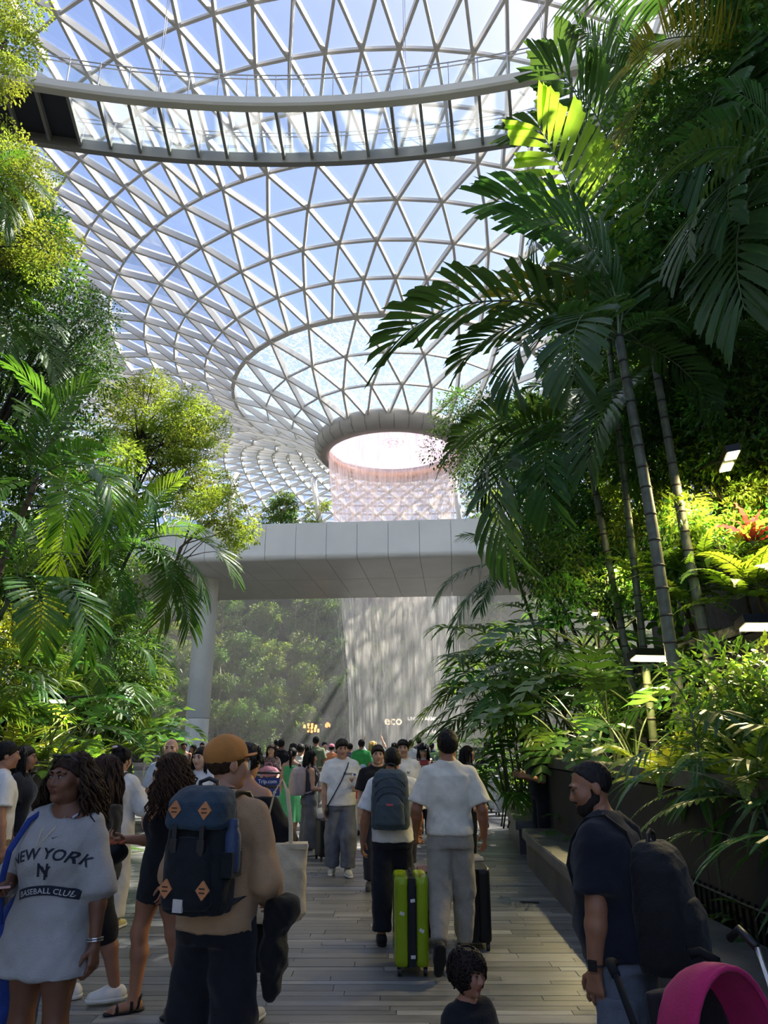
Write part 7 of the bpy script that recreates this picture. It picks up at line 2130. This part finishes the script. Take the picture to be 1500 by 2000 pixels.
# the crowd by the far railing
CR = [(360, 20.5, 10, 1.66, 'm', SK3, (52, 54, 58), (40, 42, 48), 'tank', 'short', 'man in a dark vest left of the column foot'),
      (378, 22.5, -30, 1.58, 'f', SK2, (60, 62, 70), (40, 40, 46), 'tee', 'long', 'dark clad woman beside the column foot'),
      (420, 24, 170, 1.64, 'm', SK1, (90, 110, 150), (50, 52, 60), 'tee', 'short', 'man in a dusty blue tee behind the mustard cap'),
      (502, 20, 160, 1.60, 'f', SK4, (196, 190, 182), (80, 80, 88), 'tee', 'long', 'woman in an off white tee left of the trolley'),
      (549, 18.6, 178, 1.72, 'm', SK3, (22, 22, 26), (24, 24, 28), 'long', 'short', 'man all in black behind the green dress'),
      (541, 23, 175, 1.74, 'm', SK2, (36, 38, 46), (30, 32, 38), 'tee', 'short', 'tall man in a navy tee behind the man in black'),
      (573, 21, 172, 1.62, 'f', SK1, (206, 204, 198), (70, 72, 80), 'long', 'bob', 'woman in a pale blouse with dark bobbed hair'),
      (588, 15.4, 176, 1.62, 'm', SK1, (212, 208, 196), (120, 116, 104), 'long', 'short', 'man in a cream shirt behind the green dress'),
      (600, 17.6, 178, 1.60, 'f', SK1, (30, 28, 30), (30, 30, 34), 'long', 'long', 'black haired woman right of the cream shirt'),
      (617, 20.5, 176, 1.80, 'm', SK2, (112, 122, 92), (60, 62, 60), 'tee', 'short', 'tall man in an olive tee'),
      (634, 23, 20, 1.66, 'f', SK4, (222, 216, 204), (150, 146, 140), 'long', 'pony', 'woman in white by the railing'),
      (648, 21.5, 175, 1.60, 'f', SK4, (206, 128, 84), (60, 60, 70), 'tee', 'short', 'person in an orange top and pink cap'),
      (684, 22, 172, 1.62, 'm', SK2, (88, 84, 92), (60, 60, 70), 'long', 'short', 'man in a mauve grey shirt behind the walking man'),
      (706, 19.4, 176, 1.72, 'm', SK2, (58, 150, 74), (36, 44, 60), 'tee', 'short', 'man in a bright green tee facing the waterfall'),
      (728, 20.2, 178, 1.68, 'f', SK4, (150, 170, 190), (60, 66, 80), 'tee', 'long', 'blond woman lifting her arms to take a picture'),
      (803, 22.5, 176, 1.72, 'm', SK1, (206, 206, 200), (70, 72, 80), 'tee', 'short', 'man in a white tee at the glass railing'),
      (818, 25, 170, 1.80, 'm', SK2, (80, 84, 92), (50, 52, 60), 'tee', 'short', 'tall man in a grey tee at the glass railing'),
      (843, 24, 174, 1.64, 'f', SK1, (70, 96, 128), (50, 56, 70), 'tee', 'pony', 'woman in a blue top at the glass railing'),
      (866, 25.5, 10, 1.66, 'f', SK4, (196, 170, 120), (60, 60, 70), 'tee', 'bob', 'person in an ochre top at the glass railing'),
      (955, 27, 170, 1.66, 'm', SK2, (180, 160, 96), (80, 80, 84), 'tee', 'short', 'person in a straw yellow top right of the falls'),
      (668, 26, 170, 1.66, 'm', SK2, (60, 62, 70), (50, 50, 56), 'tee', 'short', 'man in a slate tee far behind the walking man'),
      (770, 27, 175, 1.64, 'f', SK4, (190, 150, 150), (70, 70, 80), 'tee', 'long', 'woman in a rose top far off at the railing'),
      (395, 27, 10, 1.64, 'm', SK2, (40, 60, 100), (40, 40, 50), 'tee', 'short', 'man in a blue tee right of the column foot')]
for (x, d, rz, H, sex, sk_, tc, bc, top, hr, lab) in CR:
    kw = {}
    if 'lifting' in lab: kw = dict(armL=((.5, -.3, .5), (-.35, -.3, .8)), armR=((-.5, -.3, .5), (.35, -.3, .8)), hairc=(196, 160, 96))
    p, loc, rz, r = figure(lab, x, d, rz, H, sex, sk_, tc, bc, top=top, hair=hr, hv=.024, **kw)
    if 'pink cap' in lab: capon(p, loc, rz, 'pink cap of the person in orange', (214, 120, 140), .016)

# ================================================================== LUGGAGE AND OTHER THINGS
def suitcase(name, loc, rz, label, W_, D_, H_, shell, gusset, handle=.30, gloss=.25, tags=True, wheel=.03):
    """upright hard case: two shells, zip gusset between, corner wheels, telescopic handle. local x = across the gusset"""
    root = tag(empty(name, loc, R(rz)), label, 'suitcase')
    sh = cloth(shell, gloss, name='hard_shell', bump=0.02, sheen=0, var=.05); gu = cloth(gusset, .5, name='case_gusset', bump=.1, sheen=0)
    z0 = wheel * 2
    for sg in (-1, 1):
        F_ = Field(.012); F_.stack([(z0, 0, 0, W_ * .20, D_ * .47), (z0 + .03, 0, 0, W_ * .21, D_ * .5), (z0 + H_ - .03, 0, 0, W_ * .21, D_ * .5), (z0 + H_, 0, 0, W_ * .20, D_ * .47)], Matrix.Translation((sg * W_ * .28, 0, 0)), .01, 5)
        Vv, Q = F_.build(); link('shell_half', qmesh('shell_half', [(Vv, Q, 0)], [sh]), root)
    MB().box((0, 0, z0 + H_ / 2), (W_ * .20, D_ * .985, H_ * .985)).obj('gusset', gu, root)
    for sg in (-1, 1): MB().tube([(sg * W_ * .105, -D_ * .5, z0 + .05), (sg * W_ * .105, -D_ * .5, z0 + H_ - .05)], .006, 5).obj('zip', M['black'], root)
    for a in (-1, 1):
        for b in (-1, 1):
            w_ = MB(); w_.lathe([(.001, -.012), (wheel, -.012), (wheel, .012), (.001, .012)], 14)
            o = w_.obj('wheel', M['black'], root, loc=(a * W_ * .36, b * D_ * .40, wheel), rot=(0, R(90), 0))
            MB().box((0, 0, wheel * .9), (.03, .03, .03)).obj('wheel_fork', M['black'], o, rot=(0, R(-90), 0))
    if handle:
        for x in (-.07, .07): MB().tube([(0, x, z0 + H_), (0, x, z0 + H_ + handle)], .008, 6).obj('handle_rod', M['stainless'], root)
        MB().box((0, 0, z0 + H_ + handle), (.03, .18, .03)).obj('handle_grip', M['black'], root)
    MB().tube([(0, -.07, z0 + H_), (0, -.06, z0 + H_ + .025), (0, .06, z0 + H_ + .025), (0, .07, z0 + H_)], .011, 6).obj('carry_handle', M['black'], root)
    if tags:
        wt = cloth((214, 210, 200), .6, name='paper_tag', bump=0)
        for (x, z, a) in ((-.28, .50, 20), (.02, .62, -8), (.02, .10, 0), (.26, .34, 30)):
            MB().box((x * W_, -D_ * .505, z0 + z * H_ * 1.2), (.035, .004, .022), Euler((0, R(a), 0)).to_matrix()).obj('sticker', wt, root)
    return root
suitcase('suitcase', (.205, 6.28, 0), 2, 'lime green hard suitcase with a dark middle band, wrapped in film', .27, .42, .60, (138, 160, 28), (30, 32, 34), handle=0, gloss=.12)
suitcase('suitcase', (atY(838, 1450, 7.0).x, 7.05, 0), 0, 'dark red suitcase mostly hidden behind the lime green one', .26, .36, .52, (70, 18, 26), (30, 20, 22), handle=.30, gloss=.4, tags=False)
suitcase('suitcase', (.76, 6.95, 0), 0, 'black suitcase ahead of the man in joggers', .30, .40, .56, (24, 24, 26), (18, 18, 20), handle=0, gloss=.4, tags=False)
suitcase('suitcase', (atY(637, 1450, 11.4).x, 11.6, 0), 20, 'small black cabin case behind the walking man', .24, .34, .50, (30, 30, 33), (20, 20, 22), handle=.35, gloss=.4, tags=False)
M['film'] = mat('cling_film_grey', (.46, .47, .48), .22, var=.25, scale=18, bump=.5, bscale=26, spec=.7)
def wrapped(loc, rz, label, W_, D_, H_):
    root = tag(empty('wrapped_suitcase', loc, R(rz)), label, 'suitcase')
    F_ = Field(.016); F_.stack([(.07, 0, 0, W_ * .48, D_ * .47), (.10, 0, 0, W_ * .5, D_ * .5), (H_ - .03, 0, 0, W_ * .5, D_ * .5), (H_, 0, 0, W_ * .47, D_ * .46)], Matrix.Identity(4), .01, 5)
    Vv, Q = F_.build(); link('wrapped_case', qmesh('wrapped_case', [(displace(Vv, Q, .006, 20, 2, 40), Q, 0)], [M['film']]), root)
    for a in (-1, 1):
        for b in (-1, 1): MB().lathe([(.001, -.015), (.035, -.015), (.035, .015), (.001, .015)], 12).obj('wheel', M['black'], root, loc=(a * W_ * .38, b * D_ * .38, .035), rot=(0, R(90), 0))
    MB().tube([(-.07, -D_ * .5, H_ * .75), (0, -D_ * .53, H_ * .70), (.02, -D_ * .53, H_ * .4), (-.05, -D_ * .52, H_ * .15)], .010, 5).obj('film_fold', M['film'], root)
wrapped((atY(983, 1450, 18.2).x, 18.4, 0), 6, 'film wrapped grey suitcase nearer the planter', .50, .34, .80)
wrapped((atY(968, 1450, 19.2).x, 19.3, 0), -4, 'film wrapped grey suitcase behind its neighbour', .46, .32, .84)

def trolley(loc, rz, label, sign=None, load=None):
    root = tag(empty('luggage_trolley', loc, R(rz)), label, 'trolley')
    for x in (-.28, .28):
        MB().tube([(x, .40, .12), (x, .38, .6), (x * .95, .36, 1.02), (x * .9, .44, 1.08)], .018, 8).obj('upright', M['stainless'], root, smooth=True)
        MB().tube([(x, .40, .14), (x * .8, -.45, .12)], .018, 8).obj('side_rail', M['stainless'], root, smooth=True)
        MB().lathe([(.001, -.02), (.07, -.02), (.07, .02), (.001, .02)], 14).obj('wheel', M['black'], root, loc=(x, .36, .07), rot=(0, R(90), 0))
    MB().lathe([(.001, -.02), (.06, -.02), (.06, .02), (.001, .02)], 14).obj('wheel', M['black'], root, loc=(0, -.42, .06), rot=(0, R(90), 0))
    MB().box((0, -.02, .14), (.50, .80, .02)).obj('deck', M['stainless'], root)
    MB().tube([(-.26, .44, 1.08), (.26, .44, 1.08)], .022, 8).obj('push_handle', M['black'], root, smooth=True)
    blue = cloth((48, 58, 132), .4, name='trolley_blue', bump=0, sheen=0)
    wh = cloth((220, 222, 228), .5, name='trolley_white', bump=0, sheen=0)
    MB().tube([(-.26, .30, .62), (.26, .30, .62)], .012, 6).obj('basket_rail', M['stainless'], root)
    if sign:
        for z in (.92, .72):
            MB().box((0, .33, z), (.52, .02, .13)).obj('sign_board', blue, root)
            if z > .8: link('lettering', text_mb(sign, .10, .001, 1, 0).mesh('lettering', wh), root, loc=(0, .345, z - .033), rot=(0, 0, R(180)))
            else:
                for x in (-.15, .15): MB().box((x, .345, z), (.05, .006, .05), Euler((0, R(45), 0)).to_matrix()).obj('sign_icon', wh, root)
    if load == 'pink':
        F_ = Field(.014); F_.ell((0, .30, 1.10), (.20, .12, .10), .04); Vv, Q = F_.build()
        b = tag(empty('holdall', toworld(loc, rz, V3(0, .30, 1.02)), R(rz)), 'pink holdall on top of the lettered trolley', 'bag')
        link('holdall_body', qmesh('holdall_body', [(displace(Vv - np.array((0, .30, 1.02)), Q, .008, 24), Q, 0)], [cloth((196, 130, 146), .8, name='pink_cloth')]), b)
        MB().tube([(-.08, 0, .16), (-.06, 0, .24), (.06, 0, .24), (.08, 0, .16)], .010, 6).obj('holdall_handle', cloth((196, 130, 146), .8, name='pink_cloth'), b)
        suitcase('suitcase', toworld(loc, rz, V3(0, -.12, .15)), rz + 90, 'silver suitcase standing on the lettered trolley', .30, .40, .46, (190, 192, 196), (150, 150, 152), handle=.12, gloss=.3, tags=False)
    return root
trolley(at_px(531, 15.3), 180, 'luggage trolley with blue Trip.com boards on the left', 'Trip.com', 'pink')
tl = at_px(948, 20.4)
trolley(tl, 150, 'luggage trolley loaded with black bags by the right planting')
bb = tag(empty('duffel_bag', (tl[0], tl[1], .16), R(150)), 'stack of soft black baggage on the right hand trolley', 'bag')
F_ = Field(.02); F_.stack([(0, 0, 0, .23, .30), (.1, 0, 0, .25, .33), (.72, 0, 0, .22, .28), (.86, 0, 0, .16, .22)], Matrix.Identity(4), .02, 3); F_.ell((0, 0, .98), (.30, .26, .20), .05)
Vv, Q = F_.build(); link('bag_body', qmesh('bag_body', [(displace(Vv, Q, .012, 14, 2, 30), Q, 0)], [cloth((20, 20, 23), .8, name='black_bag_cloth')]), bb)
MB().tube([(-.1, -.3, .95), (0, -.36, 1.05), (.1, -.3, .95)], .014, 6).obj('bag_handle', M['black'], bb)
figure('person in black trousers standing at the loaded trolley', 950, 21.3, 175, 1.66, 'm', SK2, (22, 22, 25), (20, 20, 22), top='long', hv=.02, shoec=(220, 218, 214))

# far railings
def railing(name, x0, x1, Y, label, h=1.12, wood=False, step=1.4, skew=0.0):
    root = tag(empty(name, (x0, Y, 0)), label, 'railing'); n = max(1, round((x1 - x0) / step)); s = (x1 - x0) / n
    for i in range(n + 1): MB().box((i * s, skew * i * s, h / 2), (.05, .05, h)).obj('post', M['stainless'], root)
    for i in range(n): MB().add([(i * s + .04, skew * (i * s + .04), .10), ((i + 1) * s - .04, skew * ((i + 1) * s - .04), .10), ((i + 1) * s - .04, skew * ((i + 1) * s - .04), h - .06), (i * s + .04, skew * (i * s + .04), h - .06)], [(0, 1, 2, 3)]).obj('glass_pane', M['railglass'], root)
    MB().tube([(0, 0, h), (x1 - x0, skew * (x1 - x0), h)], .035, 8).obj('handrail', M['barkbrown'] if wood else M['stainless'], root, smooth=True)
    return root
railing('glass_railing', -9.0, 6.5, 28.5, 'long glass railing in front of the waterfall pool', 1.15, step=1.7)
railing('glass_railing', -1.5, .15, 17.2, 'short railing with a brown wooden handrail behind the boy in red', 1.08, wood=True, step=.8)
railing('glass_railing', .5, 2.0, 19.0, 'short angled glass railing beside the woman in stripes', 1.10, step=.75, skew=.5)

M['frameblack'] = mat('matt_black_frame', (.012, .012, .013), .8, spec=.15)
# stroller with the magenta hood, lower right corner
st = tag(empty('stroller', (1.08, 2.62, 0), R(-160)), 'stroller with a magenta hood at the lower right corner', 'stroller')
mag = cloth((176, 34, 92), .75, name='magenta_cloth'); dk = cloth((26, 22, 26), .8, name='dark_seat_cloth')
vs = []; fs = []; nu, nv = 16, 8
for i in range(nu + 1):
    u = R(-100 + 200 * i / nu)
    for j in range(nv + 1):
        v = R(88 * j / nv)
        # quarter dome opening towards the camera
        vs.append((.175 * math.sin(u) * (1 - .12 * (j / nv)), .02 - .26 * math.sin(v) * max(.25, math.cos(u * .5)), .60 + .37 * math.cos(u * .88) * (math.cos(v * .72))))
for i in range(nu):
    for j in range(nv): fs.append((i * (nv + 1) + j, (i + 1) * (nv + 1) + j, (i + 1) * (nv + 1) + j + 1, i * (nv + 1) + j + 1))
hd = MB().add(vs, fs).obj('hood', mag, st, smooth=True); sm = hd.modifiers.new('thickness', 'SOLIDIFY'); sm.thickness = .008
MB().tube([vs[i * (nv + 1)] for i in range(nu + 1)], .009, 6).obj('hood_rim', mag, st, smooth=True)
F_ = Field(.012); F_.stack([(.30, 0, .02, .17, .16), (.34, 0, 0, .18, .17), (.50, 0, -.14, .17, .05), (.86, 0, -.20, .15, .03)], Matrix.Identity(4), .03, 3)
Vv, Q = F_.build(); link('seat', qmesh('seat', [(Vv, Q, 0)], [dk]), st)
for sx in (-.22, .22):
    MB().tube([(sx, .30, .10), (sx, .0, .42), (sx, -.16, .74), (sx, -.26, .90)], .012, 8).obj('frame_tube', M['frameblack'], st, smooth=True)
    MB().tube([(sx, -.34, .10), (sx, -.05, .50)], .012, 8).obj('frame_tube', M['frameblack'], st, smooth=True)
    for y_ in (.30, -.34): MB().lathe([(.001, -.02), (.07, -.02), (.07, .02), (.001, .02)], 16).obj('wheel', M['black'], st, loc=(sx, y_, .07), rot=(0, R(90), 0))
    MB().tube([(sx, -.26, .90), (sx * .9, -.32, .92), (sx * .75, -.34, .91)], .017, 8).obj('grip', M['frameblack'], st, smooth=True)
# grey stroller at the very edge
s2 = tag(empty('stroller', (1.50, 2.72, 0), R(200)), 'grey folding stroller cut by the right edge', 'stroller')
gr = cloth((92, 94, 98), .8, name='grey_stroller_cloth')
F_ = Field(.012); F_.stack([(.34, 0, .0, .15, .13), (.40, 0, 0, .17, .15), (.70, 0, -.05, .16, .12), (.86, 0, -.08, .14, .06)], Matrix.Identity(4), .03, 3); F_.ell((0, .02, .75), (.12, .12, .20), .02, None, True)
Vv, Q = F_.build(); link('seat', qmesh('seat', [(displace(Vv, Q, .006, 22), Q, 0)], [gr]), s2)
for sx in (-.18, .18):
    MB().tube([(sx, .25, .08), (sx, .0, .5), (sx, -.15, .98)], .010, 8).obj('frame_tube', M['stainless'], s2, smooth=True)
    MB().tube([(sx, -.25, .08), (sx, .12, .62)], .010, 8).obj('frame_tube', M['stainless'], s2, smooth=True)
    for y_ in (.25, -.25): MB().lathe([(.001, -.018), (.055, -.018), (.055, .018), (.001, .018)], 14).obj('wheel', M['black'], s2, loc=(sx, y_, .055), rot=(0, R(90), 0))
    MB().tube([(sx, -.15, .98), (sx, -.22, 1.02), (sx, -.27, .98)], .015, 8).obj('grip', M['black'], s2, smooth=True)
# dropped pen on the planks
pn = tag(empty('pen', tuple(atZ(1035, 1764, .0)), R(80)), 'thin dark stick lying on the planks near the bench', 'pen')
MB().tube([(0, -.10, .011), (0, .08, .011)], .010, 8).obj('barrel', M['black'], pn); MB().tube([(0, .08, .011), (0, .11, .011)], [.008, .003], 8).obj('tip', M['blackmetal'], pn)

# ================================================================== LAMPS IN THE PLANTING
def lamp(px_, py_, Y, label, size=(.30, .10), energy=20, tilt=0, yaw=0, twin=False, col=(1.0, .80, .38), post=True, drop=.5, power=14):
    p_ = atY(px_, py_, Y)
    root = tag(empty('garden_lamp', p_, R(yaw)), label, 'lamp')
    em = mat('lamp_lens', (1, .9, .6), .4, emit=(1.0, .86, .48), estr=power * .5)
    Mx_ = Euler((R(tilt), 0, 0)).to_matrix()
    MB().box(Mx_ @ Vector((0, 0, .06)), (size[0] * (2.6 if twin else 1.12), size[1] * 1.3, .09), Mx_).obj('housing', M['blackmetal'], root)
    for x in ((-size[0] * .8, size[0] * .8) if twin else (0,)):
        MB().box(Mx_ @ Vector((x, 0, .008)), (size[0], size[1], .012), Mx_).obj('lens', em, root)
        ld = bpy.data.lights.new('lamp_light', 'AREA'); ld.shape = 'RECTANGLE'; ld.size = size[0]; ld.size_y = size[1]; ld.energy = energy; ld.color = col
        lo_ = bpy.data.objects.new('lamp_light', ld); COL.objects.link(lo_); lo_.parent = root; lo_.location = Mx_ @ Vector((x, 0, -.004)); lo_.rotation_euler = (R(tilt), 0, 0)
    if post: MB().tube([(size[0] * .2, .05, .06), (size[0] * .2 + .3, .25, .10), (size[0] * .2 + .5, .3, .10)], .018, 6).obj('arm', M['blackmetal'], root)
    return root
lamp(1425, 903, 8.3, 'twin lensed lamp bar lighting the yellow shrubs', (.26, .13), 75, -6, 74, True)
lamp(1268, 1288, 8.8, 'flat lamp on an arm in front of the upper stone wall', (.40, .16), 55, -14, 10)
lamp(1492, 1227, 7.0, 'flat lamp at the right edge under the upper terrace', (.40, .16), 50, -14, 0)
lamp(1202, 1112, 10.4, 'small round lamp among the leaves behind the ringed trunks', (.12, .12), 40, -25, 0, power=25)
lamp(1113, 1357, 11.2, 'small lamp above the split leaf plants', (.12, .10), 30, -20, 0, power=25)
lamp(1330, 985, 9.2, 'small lamp right of the ringed trunk', (.12, .08), 35, -25, 0, power=25)
lamp(1162, 1200, 11.0, 'tiny lamp low among the dark leaves', (.08, .06), 14, -25, 0, power=20)
lamp(52, 992, 12.4, 'small lamp behind the leftmost palm trunk', (.10, .10), 45, -20, 0, power=25)
lamp(112, 1371, 11.6, 'low lamp in the left bed beside the ferns', (.22, .10), 45, -18, 0, power=18)
lamp(20, 1235, 12.2, 'lamp glowing in the yellow shrub at the left', (.14, .10), 45, -18, 0, power=18)

# shops behind the falls: lit signs on the lowest terrace
def sign(px_, py_, Y, txt, size, label, col=(1.0, .55, .20), power=3.0):
    p_ = atY(px_, py_, Y)
    em = mat('lit_sign', col, .5, emit=col, estr=power)
    root = tag(empty('shop_sign', p_), label, 'sign')
    link('lettering', text_mb(txt, size, .01, 1, 0).mesh('lettering', em), root, loc=(0, -.05, -size * .3))
    MB().box((0, .1, 0), (size * .62 * len(txt), .06, size * 1.2)).obj('sign_back', M['mallwall'], root)
SGY = AY + 20.5
sign(768, 1408, SGY, 'eco', 1.3, 'glowing eco shop sign behind the falling water', (1.0, .72, .40), 4)
sign(832, 1404, SGY, 'UNDER ARMOUR', .5, 'upper lit shop name right of the eco sign', (1.0, .9, .75), 3)
sign(845, 1430, SGY, 'UNDER ARMOUR', .42, 'lower lit shop name right of the eco sign', (1.0, .9, .75), 3)
for i, (x, y, w_, lab) in enumerate([(444, 1416, 1.4, 'orange lit shop window right of the column'), (606, 1418, 1.6, 'orange lit shop window left of the falls'), (640, 1416, .6, 'narrow orange lit window left of the falls'), (612, 1426, 1.4, 'small orange lamps in the far shop')]):
    p_ = atY(x, y, SGY); root = tag(empty('shop_window', p_), lab, 'window')
    em = mat('shop_glow', (1, .45, .12), .5, emit=(1, .42, .12), estr=2.4)
    MB().box((0, .1, 0), (w_ + .4, .06, .9)).obj('window_frame', M['mallwall'], root)
    for k in range(4): MB().box((-w_ / 2 + w_ * (k + .5) / 4, 0, .05 * ((k * 7) % 3 - 1)), (w_ / 4 * .6, .08, .35 + .1 * ((k * 5) % 3))).obj('glowing_pane', em, root)

# ================================================================== SPRAY
def spraymat(name, dens):
    vm = bpy.data.materials.new(name); vm.use_nodes = True
    t = NT(vm); t.n.remove(t.n['Principled BSDF'])
    v_ = t.new('ShaderNodeVolumeScatter'); v_.inputs['Color'].default_value = (0.96, 0.97, 0.92, 1); v_.inputs['Density'].default_value = dens; v_.inputs['Anisotropy'].default_value = 0.35
    t.ln(v_.outputs[0], t.n['Material Output'].inputs['Volume'])
    return vm
mi = MB().lathe([(.01, .12), (11.0, .12), (14.0, 2.0), (15.0, 7.0), (14.0, 13.0), (9.0, 17.5), (.01, 18.5)], 48).obj('spray', spraymat('spray_mist', MIST), loc=(AX + 1.0, AY + 6.4, 0), scale=(1.75, 1.0, 1.0), smooth=True)
tag(mi, 'wide pale spray hanging in the air behind and around the falling water', 'mist', kind='stuff')
mi2 = MB().lathe([(.01, .1), (7.6, .1), (8.0, 1.2), (6.9, 3.6), (5.7, 7.0), (5.3, 12.5), (.01, 13.2)], 40).obj('spray', spraymat('dense_spray', MIST * 1.6), loc=(AX, AY, 0), smooth=True)
tag(mi2, 'denser spray column wrapped close about the falling water', 'mist', kind='stuff')
